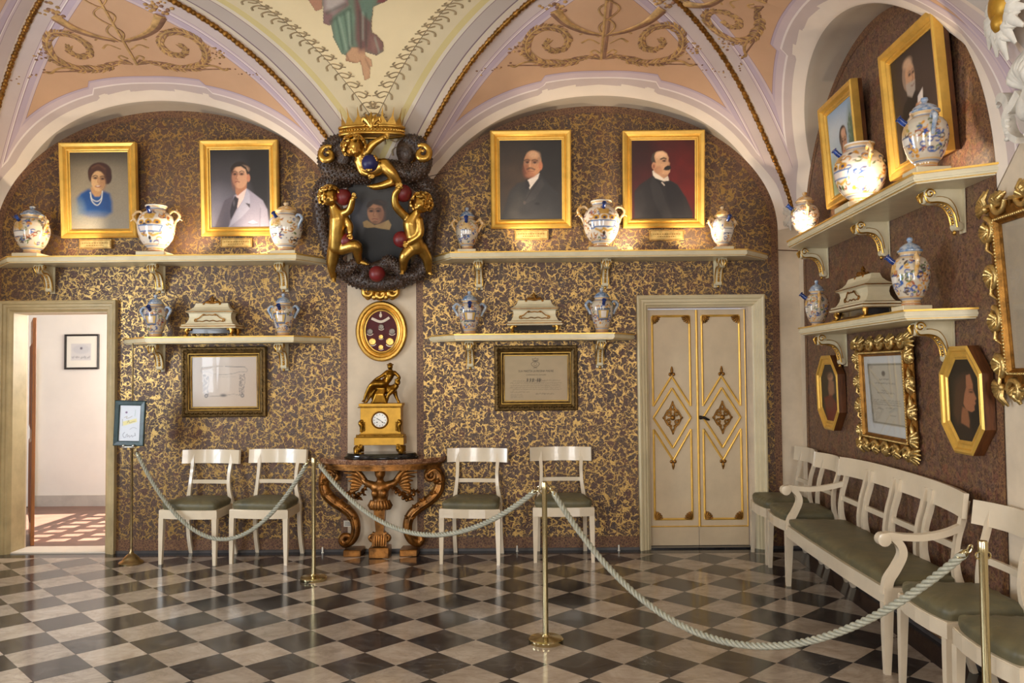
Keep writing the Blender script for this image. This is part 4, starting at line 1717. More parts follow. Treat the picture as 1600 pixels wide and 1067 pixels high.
def jar(label, kind, R_, H_, loc, rz, yaw=0.0, seed=1, lid=True, plinth=True, handles='gold', dark=False, spout=True, yawh=None):
    t = thing('majolica_jar', label, 'jar', loc, rz, 'majolica pharmacy jars')
    pz = .032 if plinth else 0.0
    if plinth:
        w = R_ * .78
        MB().box(-w, w, -w, w, 0.0, pz, c=.003).build('plinth', 'shelf_paint', t)
    B = jar_paint(kind, seed, dark)
    pr = PROF[kind]
    zs_ = np.array([p[1] for p in pr[:-1]])
    rs_ = np.array([p[0] for p in pr[:-1]])
    # denser profile
    zz = np.linspace(1, 0, B.ny)
    rr = np.interp(zz, zs_, rs_)
    th = np.radians(np.linspace(-180, 180, B.nx)) - PI / 2 + yaw
    vs = np.stack([(np.outer(rr, np.cos(th)) * R_).ravel(), (np.outer(rr, np.sin(th)) * R_).ravel(), np.repeat(zz * H_ + pz, B.nx)], 1)
    idx = np.arange(B.nx * B.ny).reshape(B.ny, B.nx)
    q = np.stack([idx[1:, :-1], idx[1:, 1:], idx[:-1, 1:], idx[:-1, :-1]], -1).reshape(-1, 4)
    body = grid_mesh('body', vs, q, B.rgb.reshape(-1, 3), 'majolica', t, True)
    top = pz + H_
    m = MB()
    if lid:
        r = R_ * pr[-2][0] * 1.06
        m.lathe([(r * .9, -.004), (r, 0), (r, .008), (r * .86, .014), (r * .8, .026), (r * .5, .042), (r * .22, .05), (r * .16, .056), (r * .26, .066), (r * .22, .078), (0, .084)], 28, (0, 0, top))
        m.build('lid', 'glaze_blue' if (kind == 'taper' or dark) else 'glaze_gold', t, 50)
    else:
        m.lathe([(R_ * .5, -.03), (R_ * .47, -.03), (R_ * .47, 0.001), (R_ * .585, 0.001), (R_ * .585, -.008), (R_ * .5, -.012)], 28, (0, 0, top), caps=False)
        m.build('rim', 'enamel', t, 50)
    hy = yaw if yawh is None else yawh
    for sx in (-1, 1):
        zt, zb = pz + H_ * .86, pz + H_ * .56
        mz = Matrix.Rotation(hy, 4, 'Z')
        r0, r1 = R_ * .74, R_ * .97
        pts = spline([(sx * r0, 0, zt - .012), (sx * (r0 + .03), 0, zt + .012), (sx * (R_ * 1.14 + .012), 0, zt - .004), (sx * (R_ * 1.2 + .012), 0, (zt + zb) / 2 + .02), (sx * (R_ * 1.06 + .004), 0, (zt + zb) / 2 - .02), (sx * r1, 0, zb - .008)], 5)
        h = MB().tube(pts, taper(len(pts), .009, .014, .009), 8, m=mz)
        if handles == 'gold':
            h.tube([(sx * (R_ * 1.13), 0, zt + .03), (sx * (R_ * 1.12 + .01), 0, zt), (sx * (R_ * 1.16 + .008), 0, zt - .02)], [.004, .011, .008], 7, m=mz)
            h.tube([(sx * (R_ * 1.22 + .034), 0, zb + .05), (sx * (R_ * 1.2 + .014), 0, zb + .07), (sx * (R_ * 1.16 + .008), 0, zb + .05)], [.004, .009, .006], 7, m=mz)
        h.build('handle', 'glaze_gold' if handles == 'gold' else 'glaze_blue', t, 60)
    if spout:
        ms = Matrix.Rotation(yaw, 4, 'Z')
        z0 = pz + H_ * (.84 if kind != 'taper' else .82)
        r0 = R_ * .7
        m = MB().tube([(0, -r0, z0 - .02), (0, -r0 - .03, z0), (0, -r0 - .05, z0 + .02)], [.016, .015, .014], 12, m=ms)
        m.lathe([(.014, 0), (.020, .003), (.018, .01), (.010, .01), (.010, -.004)], 12, (0, 0, 0), ms @ Matrix.Translation((0, -r0 - .05, z0 + .02)) @ Matrix.Rotation(R(50), 4, 'X'))
        m.build('spout', 'glaze_deepblue', t, 60)
    return t


def jb(px, off=.195):
    return (BW(px, 380, off)[0], YB - off)


def jw(px, py, off=.20):
    x, y = rwpt(RW(px, py, off)[0], off)
    return (x, y)


U1 = ZU + .0005
L1 = ZLo + .0005
jar('plump white jar with blue knobs left of the woman portrait', 'ovoid', .140, .335, (*jb(50), U1), 0, R(-22), 11, True, True, 'gold', True)
jar('large open-necked jar with gold handles between the woman and young man portraits', 'globe', .155, .405, (*jb(244), U1), 0, 0, 21, False, True, 'gold')
jar('lidded yellow and white jar overlapping the young man portrait', 'ovoid', .138, .345, (*jb(447), U1), 0, R(-28), 31, True, True, 'blue')
jar('small lidded jar between the carved crest and the bald man portrait', 'ovoid', .098, .285, (*jb(730), U1), 0, 0, 41, True, True, 'gold', True)
jar('large open-necked jar with gold handles between the bald and moustached portraits', 'globe', .155, .405, (*jb(940), U1), 0, R(4), 51, False, True, 'gold')
jar('small white lidded jar at the end of the shelf right of the moustached portrait', 'ovoid', .098, .27, (*jb(1129), U1), 0, R(18), 61, True, True, 'gold')
jar('blue-handled jar on the lower shelf nearest the doorway, left of the casket', 'taper', .098, .285, (*jb(244), L1), 0, R(-4), 71, True, False, 'blue', True)
jar('blue-handled jar on the lower shelf between casket and oval medal frame', 'taper', .098, .285, (*jb(443), L1), 0, R(-4), 81, True, False, 'blue', True)
jar('blue-handled jar on the lower shelf just right of the mantel clock column', 'taper', .102, .29, (*jb(733), L1), 0, R(4), 91, True, False, 'blue', True)
jar('blue-handled jar on the lower shelf next to the double door', 'taper', .102, .305, (*jb(939), L1), 0, R(4), 101, True, False, 'blue', True)
WU1, WL1 = ZU - .0095, ZLo - .0095
jar('small white jar in the room corner on the upper right-wall shelf', 'ovoid', .107, .26, (*jw(1258, 345), WU1), RWA, R(-8), 111, True, True, 'gold', False, True, R(-8))
jar('large plump white and yellow jar in front of the clergyman painting', 'globe', .158, .385, (*jw(1345, 310, .22), WU1), RWA, R(4), 121, False, True, 'gold', False, True, R(-2))
jar('patterned lidded jar with blue spout before the monk painting', 'ovoid', .112, .30, (*jw(1447, 250, .225), WU1), RWA, R(-4), 131, True, True, 'blue', True, True, R(-6))
jar('small lidded jar in the corner on the lower right-wall shelf', 'ovoid', .085, .27, (*jw(1277, 500), WL1), RWA, R(-8), 141, True, False, 'gold', True, True, R(-8))
jar('tall lidded jar with blue spout beside the casket on the right wall', 'ovoid', .100, .30, (*jw(1424, 472), WL1), RWA, R(-4), 151, True, True, 'gold', True, True, R(-8))


# ================================================================== caskets
def casket(label, loc, rz, W=.46, D=.23, seed=0):
    t = thing('casket', label, 'casket', loc, rz, 'cream caskets on lion feet')
    hw, hd = W / 2, D / 2

    def rings(m, prof):
        vs, fs = [], []
        for ins, z in prof:
            vs += [(-hw + ins, -hd + ins, z), (hw - ins, -hd + ins, z), (hw - ins, hd - ins, z), (-hw + ins, hd - ins, z)]
        for i in range(len(prof) - 1):
            for j in range(4):
                fs.append((i * 4 + j, i * 4 + (j + 1) % 4, i * 4 + 4 + (j + 1) % 4, i * 4 + 4 + j))
        fs += [(3, 2, 1, 0), tuple(len(vs) - 4 + j for j in range(4))]
        return m.add(vs, fs)
    rings(MB(), [(.02, .07), (.004, .075), (0, .088), (.008, .092), (.012, .104), (.030, .106), (.042, .120), (.055, .145), (.060, .170), (.056, .198), (.048, .205)]).build('body', 'shelf_paint', t)
    li = MB()
    rings(li, [(.048, .2055), (.036, .209), (.036, .220), (.052, .226), (.070, .238), (.088, .258), (.098, .285), (.100, .290)])
    lid = li.build('lid', 'shelf_paint', t)
    g = MB()
    for ins, z in ((.001, .0885), (.036, .2145), (.030, .1055)):
        g.tube([(-hw + ins, -hd + ins, z), (hw - ins, -hd + ins, z), (hw - ins, hd - ins, z), (-hw + ins, hd - ins, z)], .004, 6, True)
    g.build('gilt_line', 'gilt_old', t, 40)
    # scrolled cartouche on the front
    c = MB()
    yf = -hd + .052
    for sx in (-1, 1):
        c.tube([(sx * x, yf - .006 + (z - .15) * -.1, z) for x, z in [(p.x, p.z) for p in spline([(0, 0, .188), (.03, 0, .184), (.05, 0, .192), (.072, 0, .176), (.095, 0, .158), (.12, 0, .150), (.128, 0, .135), (.115, 0, .128), (.09, 0, .134), (.06, 0, .130), (.03, 0, .140), (0, 0, .132)], 4)]], .0045, 6)
        c.tube(spiral((sx * .118, .140), .014, .004, 90, -sx * 1.2, 12, yf - .006), .004, 6)
        c.ell((sx * .05, yf - .006, .187), (.010, .006, .008), 8, 6)
    c.build('cartouche', 'gilt_old', t, 50)
    for sx in (-1, 1):
        for sy in (-1, 1):
            f = MB()
            x, y = sx * (hw - .055), sy * (hd - .04)
            f.tube([(x, y, .072), (x + sx * .012, y + sy * .006, .05), (x + sx * .004, y, .028), (x + sx * .008, y + sy * .012, .014)], [.020, .018, .012, .014], 8)
            f.ell((x + sx * .01, y + sy * .016, .0125), (.020, .022, .0125), 9, 6)
            for q in (-1, 0, 1):
                f.ell((x + sx * .01 + q * .010, y + sy * .034, .008), (.006, .008, .008), 6, 5)
            f.ell((x - sx * .022, y, .064), (.014, .012, .012), 8, 6)
            f.build('paw_foot', 'gilt', t, 60)
    fi = MB()
    rnd = random.Random(seed)
    for k in range(15):
        a = k / 15 * 2 * PI
        fi.tube([(.02 * math.cos(a), .014 * math.sin(a), .29), (.05 * math.cos(a), .03 * math.sin(a), .30 + .01 * rnd.random()), (.07 * math.cos(a), .035 * math.sin(a), .296)], [.010, .012, .004], 6)
    fi.tube([(0, 0, .288), (.004, 0, .315), (-.004, 0, .335), (0, 0, .358)], [.018, .012, .015, .003], 8)
    for sx in (-1, 1):
        fi.tube([(0, 0, .315), (sx * .02, 0, .335), (sx * .03, 0, .325)], [.008, .009, .003], 6)
        fi.ell((sx * .07, -hd + .10, .284), (.012, .010, .010), 8, 6)
    fi.build('foliate_finial', 'gilt_old', lid, 60)
    MB().box(-hw + .06, hw - .06, -hd + .05, hd - .05, .030, .072).build('gap_shade_block', 'black_lacquer', t)  # black block put in for the shaded gap between the feet
    return t


casket('cream casket on gilt paws on the shelf above the engraving', (BW(332, 500, .15)[0], YB - .15, L1), 0, .475, .23, 1)
casket('cream casket on gilt paws on the shelf above the back-wall diploma', (BW(835, 500, .15)[0], YB - .15, L1), 0, .475, .23, 2)
cx_, cy_ = jw(1350, 480, .15)
casket('cream casket seen from its end between two jars on the right-wall shelf', (cx_, cy_, WL1), RWA, .60, .25, 3)

# ================================================================== paintings


def noisy_bg(B, amt, seed):
    r = np.random.default_rng(seed)
    g = r.random((12, 10))
    gy = np.linspace(0, 11, B.ny)
    gx = np.linspace(0, 9, B.nx)
    iy, ix = np.clip(gy.astype(int), 0, 10), np.clip(gx.astype(int), 0, 8)
    fy, fx = (gy - iy)[:, None], (gx - ix)[None, :]
    v = (g[iy][:, ix] * (1 - fy) * (1 - fx) + g[iy + 1][:, ix] * fy * (1 - fx) + g[iy][:, ix + 1] * (1 - fy) * fx + g[iy + 1][:, ix + 1] * fy * fx)
    B.rgb *= (1 + amt * (v[..., None] - .5) * 2)


def paint_woman(B):
    B.grad((84, 74, 58), (150, 138, 116))
    B.ell(430, 520, 330, 330, (160, 146, 120), 260, .7)
    B.ell(430, 150, 420, 90, (66, 58, 46), 120, .7)
    B.poly([(205, 585), (250, 535), (320, 500), (390, 520), (450, 510), (520, 545), (543, 620), (540, 720), (470, 770), (330, 770), (220, 730)], (24, 78, 138), 34)
    B.poly([(260, 550), (320, 505), (360, 560), (420, 600), (450, 520), (515, 550), (520, 700), (300, 690)], (16, 62, 124), 30, .8)
    B.ell(330, 820, 210, 75, (150, 144, 128), 110, .85)
    B.ell(215, 690, 60, 90, (130, 140, 138), 70, .6)
    B.poly([(345, 480), (450, 480), (452, 530), (425, 570), (380, 570), (350, 530)], (188, 142, 92), 12)
    B.ell(432, 340, 112, 92, (66, 38, 28), 10)
    B.ell(500, 385, 46, 70, (62, 34, 26), 10)
    B.ell(356, 370, 34, 66, (74, 44, 30), 10)
    B.ell(415, 425, 66, 96, (214, 170, 118), 9)
    B.ell(455, 440, 32, 74, (168, 118, 76), 26, .75)
    B.poly([(350, 345), (390, 318), (450, 330), (492, 380), (495, 300), (420, 262), (350, 300)], (78, 46, 32), 12)
    B.curve([(360, 300), (420, 275), (480, 310)], 14, (118, 78, 54), .6, 14)
    for x, y in ((390, 395), (458, 402)):
        B.ell(x, y, 24, 11, (96, 58, 40), 12, .9)
        B.ell(x, y + 1, 11, 6, (34, 22, 18), 5)
    B.curve([(365, 380), (390, 370), (412, 380)], 9, (58, 34, 24), .9, 6)
    B.curve([(435, 384), (462, 378), (484, 392)], 9, (58, 34, 24), .9, 6)
    B.curve([(418, 395), (412, 432), (424, 445)], 10, (176, 122, 80), .8, 8)
    B.ell(412, 474, 27, 11, (140, 62, 48), 6)
    B.ell(412, 471, 19, 5, (232, 214, 190), 4)
    for d in (0, 36):
        B.curve([(338, 530), (352, 590 + d * .6), (400, 615 + d), (440, 585 + d * .6), (452, 520)], 9, (206, 206, 198), .9, 6)
    B.grain(.08, 5)


def paint_young_man(B):
    B.grad((30, 27, 26), (110, 104, 112))
    B.poly([(480, 100), (720, 100), (720, 760), (520, 640), (450, 380)], (24, 22, 22), 120, .9)
    B.ell(200, 740, 150, 200, (132, 128, 142), 180, .7)
    B.poly([(150, 870), (200, 740), (250, 610), (370, 560), (470, 505), (560, 570), (625, 620), (665, 700), (685, 870)], (152, 146, 162), 9)
    B.poly([(150, 870), (200, 740), (250, 610), (350, 560), (330, 700), (290, 870)], (96, 88, 98), 16)
    B.poly([(470, 510), (500, 560), (500, 690), (420, 770), (285, 870), (330, 780), (420, 640)], (172, 168, 184), 8)
    B.poly([(500, 650), (455, 640), (500, 690)], (70, 64, 72), 5)
    B.poly([(370, 570), (470, 505), (440, 600), (380, 690), (365, 640)], (228, 198, 190), 6)
    B.poly([(355, 575), (392, 600), (372, 690), (310, 800), (305, 720), (325, 640)], (48, 42, 50), 8)
    B.ell(345, 640, 10, 26, (110, 106, 116), 10, .6)
    B.poly([(590, 640), (610, 720), (595, 870), (680, 870), (665, 700)], (160, 154, 170), 10)
    B.line([(600, 690), (590, 865)], 5, (110, 104, 118), 8, .7)
    B.poly([(480, 820), (525, 802), (568, 826), (520, 834)], (222, 218, 224), 5)
    B.line([(480, 832), (570, 836)], 5, (110, 104, 116), 5)
    B.poly([(360, 470), (475, 440), (470, 505), (380, 575), (362, 545)], (176, 120, 88), 9)
    B.ell(410, 340, 92, 82, (40, 30, 24), 10)
    B.ell(408, 402, 76, 104, (206, 154, 118), 8)
    B.ell(350, 420, 24, 86, (150, 96, 74), 24, .7)
    B.ell(430, 330, 60, 34, (222, 176, 140), 26, .8)
    B.poly([(322, 340), (345, 296), (420, 280), (470, 310), (500, 380), (482, 390), (462, 330), (420, 302), (350, 308), (334, 350)], (38, 28, 22), 8)
    B.ell(490, 410, 17, 36, (196, 132, 100), 6)
    for x in (360, 425):
        B.ell(x, 372, 24, 14, (118, 74, 58), 12, .9)
        B.ell(x, 374, 11, 6, (36, 26, 22), 5)
    B.curve([(338, 356), (360, 346), (384, 358)], 8, (52, 36, 28), .9, 6)
    B.curve([(402, 356), (428, 344), (450, 356)], 8, (52, 36, 28), .9, 6)
    B.curve([(388, 370), (372, 410), (386, 424)], 9, (140, 88, 66), .8, 8)
    B.curve([(362, 448), (380, 440), (402, 448)], 9, (130, 66, 56), .9, 6)
    B.grain(.05, 6)


def paint_bald_man(B):
    B.grad((34, 28, 24), (56, 50, 44))
    B.ell(260, 480, 180, 260, (72, 52, 34), 200, .7)
    B.ell(640, 420, 150, 300, (28, 24, 22), 150, .7)
    B.poly([(150, 885), (230, 620), (300, 545), (400, 520), (520, 460), (600, 560), (690, 640), (725, 885)], (44, 42, 42), 24)
    B.poly([(240, 640), (320, 560), (350, 700), (300, 880), (190, 880)], (58, 54, 50), 60, .7)
    B.poly([(520, 470), (560, 560), (470, 690), (365, 740), (400, 620)], (54, 50, 50), 12, .9)
    B.line([(520, 500), (420, 640), (360, 730)], 6, (22, 20, 20), 8, .8)
    B.ell(370, 725, 13, 16, (70, 62, 58), 6)
    B.ell(490, 735, 24, 12, (26, 24, 24), 8)
    B.poly([(400, 515), (515, 450), (500, 500), (420, 600), (410, 560)], (222, 208, 196), 6)
    B.poly([(385, 500), (412, 530), (425, 570), (395, 600), (375, 590)], (34, 30, 32), 7)
    B.ell(450, 360, 84, 118, (196, 138, 96), 8)
    B.ell(512, 315, 18, 50, (150, 122, 98), 16, .6)
    B.ell(390, 420, 34, 70, (140, 80, 54), 28, .7)
    B.ell(455, 280, 52, 32, (226, 178, 136), 26, .85)
    B.ell(524, 384, 19, 40, (188, 118, 82), 6)
    B.ell(430, 470, 46, 26, (170, 108, 76), 16, .8)
    for x, y in ((400, 348), (470, 350)):
        B.ell(x, y, 28, 16, (120, 76, 54), 12, .9)
        B.ell(x, y + 2, 11, 6, (36, 26, 22), 5)
        B.curve([(x - 28, y - 16), (x, y - 24), (x + 26, y - 14)], 10, (74, 52, 40), .9, 7)
        B.curve([(x - 24, y + 2), (x, y + 20), (x + 24, y + 2)], 3, (210, 190, 160), .5, 3)
    B.curve([(428, 340), (424, 390), (440, 402)], 12, (224, 168, 126), .85, 9)
    B.curve([(396, 414), (430, 402), (468, 418)], 14, (92, 62, 46), .9, 8)
    B.curve([(402, 432), (430, 436), (462, 432)], 6, (120, 60, 46), .8, 5)
    noisy_bg(B, .22, 8)
    B.grain(.08, 7)


def paint_moustache(B):
    B.grad((72, 18, 14), (64, 14, 12))
    B.ell(620, 500, 200, 260, (104, 18, 14), 180, .8)
    B.ell(200, 240, 160, 160, (44, 14, 12), 140, .8)
    B.poly([(150, 885), (150, 620), (200, 560), (320, 480), (470, 510), (560, 560), (640, 680), (705, 830), (700, 885)], (34, 30, 30), 10)
    B.poly([(320, 480), (300, 560), (330, 700), (420, 880), (510, 885), (460, 740), (390, 560)], (46, 42, 42), 14, .9)
    B.poly([(440, 540), (520, 540), (600, 640), (640, 880), (520, 885), (470, 720)], (26, 22, 24), 14)
    B.poly([(150, 640), (230, 600), (260, 760), (200, 885), (150, 885)], (42, 38, 38), 30, .7)
    B.poly([(322, 432), (345, 420), (430, 500), (470, 478), (480, 524), (432, 530), (350, 498), (326, 470)], (232, 216, 196), 5)
    B.line([(412, 540), (436, 566)], 8, (230, 214, 196), 6)
    B.poly([(330, 400), (440, 440), (470, 480), (430, 505), (340, 440)], (196, 146, 108), 8)
    B.poly([(340, 290), (360, 255), (420, 246), (460, 270), (478, 310), (474, 340), (490, 362), (484, 380), (492, 400), (490, 440), (468, 470), (420, 462), (360, 430), (340, 370)], (214, 164, 122), 7)
    B.ell(400, 285, 50, 34, (232, 190, 148), 24, .8)
    B.ell(380, 420, 40, 34, (176, 120, 86), 28, .7)
    B.poly([(310, 320), (322, 275), (345, 255), (340, 300), (355, 355), (320, 360)], (70, 58, 48), 8)
    B.ell(336, 385, 20, 34, (206, 146, 108), 6)
    B.ell(336, 388, 9, 18, (150, 92, 68), 8)
    B.curve([(402, 322), (430, 312), (452, 320)], 14, (44, 30, 24), .95, 8)
    B.ell(434, 338, 18, 9, (92, 56, 42), 8)
    B.ell(438, 340, 8, 5, (26, 18, 16), 4)
    B.poly([(428, 420), (440, 396), (470, 380), (496, 388), (500, 412), (480, 426), (450, 428)], (36, 26, 22), 8)
    B.curve([(474, 340), (484, 364), (470, 376)], 6, (170, 116, 84), .8, 6)
    noisy_bg(B, .18, 9)
    B.grain(.07, 8)


def paint_clergyman(B):           # own coordinates: 0..100 wide, 0..116 high
    B.grad((150, 178, 206), (196, 206, 200))
    B.ell(30, 30, 46, 16, (206, 214, 218), 22, .7)
    B.ell(88, 44, 14, 30, (104, 126, 92), 16, .9)
    B.ell(90, 70, 12, 24, (92, 118, 84), 14, .9)
    B.ell(10, 96, 22, 26, (128, 146, 110), 20, .9)
    rnd = random.Random(4)
    for k in range(60):
        B.ell(86 + rnd.uniform(-12, 14), rnd.uniform(22, 92), 2.2, 2.6, (84, 108, 74), 1.5, .7)
    B.poly([(24, 118), (28, 88), (40, 78), (52, 72), (66, 76), (84, 86), (92, 118)], (30, 28, 32), 2)
    B.poly([(46, 72), (62, 70), (58, 80), (50, 80)], (214, 206, 200), 1.6)
    B.ell(53, 44, 14, 15, (54, 44, 38), 2)
    B.ell(54, 52, 11.5, 17, (206, 156, 124), 1.6)
    B.ell(46, 52, 3, 15, (60, 48, 40), 2.5, .8)
    B.ell(55, 38, 9, 5, (220, 172, 140), 3, .8)
    for x in (50, 59):
        B.ell(x, 50, 3, 1.6, (96, 62, 50), 1.6)
        B.curve([(x - 3.4, 47), (x, 46), (x + 3.2, 47.2)], 1.1, (64, 44, 36), .9, 1.2)
    B.curve([(55, 50), (57, 57), (54, 58.5)], 1.1, (160, 104, 82), .8, 1.2)
    B.curve([(50, 63), (55, 64), (59, 62.6)], 1.3, (140, 74, 62), .9, 1.2)
    B.ell(54, 70, 8, 3, (178, 126, 98), 3, .7)
    B.grain(.04, 9)


def paint_monk(B):                # 0..100 wide, 0..112 high
    B.grad((44, 36, 32), (58, 46, 42))
    B.ell(70, 40, 36, 30, (66, 52, 46), 30, .7)
    B.poly([(20, 112), (20, 70), (34, 54), (48, 46), (66, 48), (86, 62), (94, 112)], (26, 23, 24), 2.5)
    B.poly([(28, 112), (30, 92), (38, 74), (48, 66), (56, 70), (52, 90), (54, 112)], (206, 186, 164), 2.5)
    B.poly([(24, 90), (36, 72), (48, 68), (46, 84), (34, 96), (26, 98)], (216, 198, 176), 2.5)
    B.line([(42, 80), (46, 110)], 1.2, (150, 126, 106), 2, .7)
    B.ell(50, 27, 14, 17, (150, 122, 100), 2)
    B.ell(53, 30, 11, 15, (198, 152, 116), 2)
    B.ell(50, 14, 10, 5, (206, 168, 134), 4, .8)
    B.poly([(42, 34), (64, 36), (62, 46), (54, 51), (44, 46)], (176, 162, 148), 2.5)
    B.ell(40, 30, 3, 7, (150, 126, 108), 2)
    for x in (53, 61):
        B.ell(x, 27, 3, 1.6, (70, 48, 40), 1.6)
        B.curve([(x - 3, 24.4), (x, 23.4), (x + 3, 24.6)], 1.1, (110, 92, 80), .9, 1.2)
    B.curve([(57, 27), (60, 33), (57, 34.5)], 1.3, (150, 100, 76), .9, 1.2)
    B.curve([(54, 39), (58, 40), (61, 38.6)], 1.2, (120, 70, 60), .9, 1.2)
    B.poly([(62, 72), (66, 54), (78, 49), (76, 66)], (226, 214, 204), 1.4)
    B.poly([(50, 78), (55, 66), (62, 60), (68, 62), (70, 68), (64, 76), (56, 84)], (200, 150, 116), 1.8)
    for k in range(3):
        B.line([(61 + k * 2, 62 + k * 2.6), (70 + k, 61 + k * 3)], 1.6, (188, 136, 104), 1.2, .9)
    B.grain(.05, 10)


FRP = [(0, 0), (0, -.048), (.010, -.056), (.034, -.050), (.050, -.030), (.058, -.036), (.066, -.034), (.072, -.020), (.080, -.018), (.080, -.012)]


def painting(name, label, w, h, brush, fn, loc, rz, lean, prof=FRP, thick=.038, back='wood_brown', cat='painting', group='portraits above the upper shelves'):
    t = thing(name, label, cat, loc, rz, group)
    t.rotation_euler = (lean, 0, rz)
    fw_ = prof[-1][0]
    m = MB().frame(rectpoly(-w / 2, w / 2, 0, h), prof)
    m.build('frame', 'gilt_flat', t)
    MB().box(-w / 2 + .002, w / 2 - .002, -.010, thick - .01, .002, h - .002).build('stretcher', back, t)
    fn(brush)
    brush.mesh('canvas', 'oil_paint', t, -w / 2 + fw_ - .004, w / 2 - fw_ + .004, fw_ - .004, h - fw_ + .004, -.0125)
    return t


def wallpic(px0, px1, py0, py1, off):
    xa, zb = BW(px0, py1, off)
    xb, zt = BW(px1, py0, off)
    return (xa + xb) / 2, zb, xb - xa, zt - zb


LEAN = R(4)
for nm, lab, bx, br, fn in (
    ('portrait_painting', 'gilt framed portrait of a woman in a blue dress with necklace', (90, 211, 221, 370), Brush(150, 705, 150, 880, 92, 120), paint_woman),
    ('portrait_painting', 'gilt framed portrait of a young man in a pale grey suit and tie', (311, 433, 217, 367), Brush(120, 700, 145, 868, 94, 118), paint_young_man),
    ('portrait_painting', 'gilt framed portrait of a bald man with glasses in a black suit', (767, 892, 202, 355), Brush(135, 728, 142, 885, 94, 118), paint_bald_man),
    ('portrait_painting', 'gilt framed profile portrait of a man with dark moustache on red ground', (975, 1101, 202, 354), Brush(120, 730, 142, 885, 94, 116), paint_moustache)):
    x, z, w, h = wallpic(*bx, .13)
    painting(nm, lab, w, h, br, fn, (x, YB - .032, z), 0, LEAN)


def rwpic(px0, px1, pyb, pyt, off, pxc=None):
    u0, _ = RW(px0, pyb, off)
    u1, _ = RW(px1, pyb, off)
    zb = RW(px0, pyb, off)[1]
    zt = RW(px0, pyt, off + .03)[1]
    return (u0 + u1) / 2, zb, u1 - u0, zt - zb


def on_rw(u, off, z):
    x, y = rwpt(u, off)
    return (x, y, z)


u, z, w, h = rwpic(1287, 1340, 327, 161, .11)
painting('portrait_painting', 'leaning gilt framed painting of a clergyman before a pale blue sky', w, h, Brush(0, 100, 0, 116, 90, 104), paint_clergyman, on_rw(u, .036, z), RWA, R(4))
u, z, w, h = rwpic(1384, 1472, 283, 76, .11)
painting('portrait_painting', 'leaning gilt framed painting of a bearded monk holding a letter', w, h, Brush(11, 111, 0, 112, 94, 104), paint_monk, on_rw(u, .036, z), RWA, R(4))


def plaque(label, px0, px1, py0, py1, wall='b'):
    if wall == 'b':
        x, z, w, h = wallpic(px0, px1, py0, py1, .05)
        t = thing('name_plaque', label, 'plaque', (x, YB - .03, z - .024), 0, 'brass name plaques')
    else:
        u, z, w, h = rwpic(px0, px1, py1, py0, .06)
        t = thing('name_plaque', label, 'plaque', on_rw(u, .04, z - .02), RWA, 'brass name plaques')
    MB().box(-w / 2, w / 2, -.012, .022, 0, h, c=.002).build('plate', 'gilt_pale', t)
    m = MB()
    rnd = random.Random(px0)
    for zz, half in ((.58, .40), (.34, .26)):
        x = -w * half
        while x < w * half:
            L = rnd.uniform(.008, .02)
            m.box(x, min(x + L, w * half), -.0135, -.0122, h * zz - .0035, h * zz + .0035)
            x += L + .006
    m.build('engraved_lines', 'gilt_old', t)
    MB().frame(rectpoly(-w / 2 + .006, w / 2 - .006, .006, h - .006), [(0, -.012), (.001, -.0145), (.004, -.0145), (.005, -.012)]).build('rim_line', 'gilt_old', t)


plaque('brass plaque below the woman portrait', 122, 173, 369, 384)
plaque('brass plaque below the young man portrait', 344, 393, 367, 382)
plaque('brass plaque below the bald man portrait', 804, 857, 354, 370)
plaque('brass plaque below the moustached man portrait', 1015, 1069, 354, 371)
plaque('brass plaque below the clergyman painting on the right wall', 1303, 1326, 318, 334, 'r')

# ================================================================== framed papers
GFP = [(0, 0), (0, -.022), (.008, -.034), (.03, -.038), (.052, -.028), (.058, -.022), (.066, -.026), (.074, -.018), (.084, -.016), (.090, -.010)]


def beads(m, poly, r, step, y):
    k = len(poly)
    for i in range(k):
        a, b = Vector(poly[i]), Vector(poly[(i + 1) % k])
        n = max(1, int((b - a).length / step))
        for j in range(n):
            p = a.lerp(b, (j + .5) / n)
            m.ell((p.x, y, p.y), (r, r * .8, r), 6, 4)


def carved(m, poly, r, step, y, seed):
    """rows of small leaves cut into a frame"""
    rnd = random.Random(seed)
    k = len(poly)
    for i in range(k):
        a, b = Vector(poly[i]), Vector(poly[(i + 1) % k])
        d = (b - a).normalized()
        nn = Vector((-d.y, d.x))
        n = max(1, int((b - a).length / step))
        for j in range(n):
            p = a.lerp(b, (j + .5) / n)
            s = 1 if j % 2 else -1
            q = p + nn * r * .9 * s + d * r * .5
            m.tube([(p.x - d.x * r, y, p.y - d.y * r), (p.x, y - r * .5, p.y), (q.x, y, q.y)], [r * .4, r * .5, r * .2], 5)


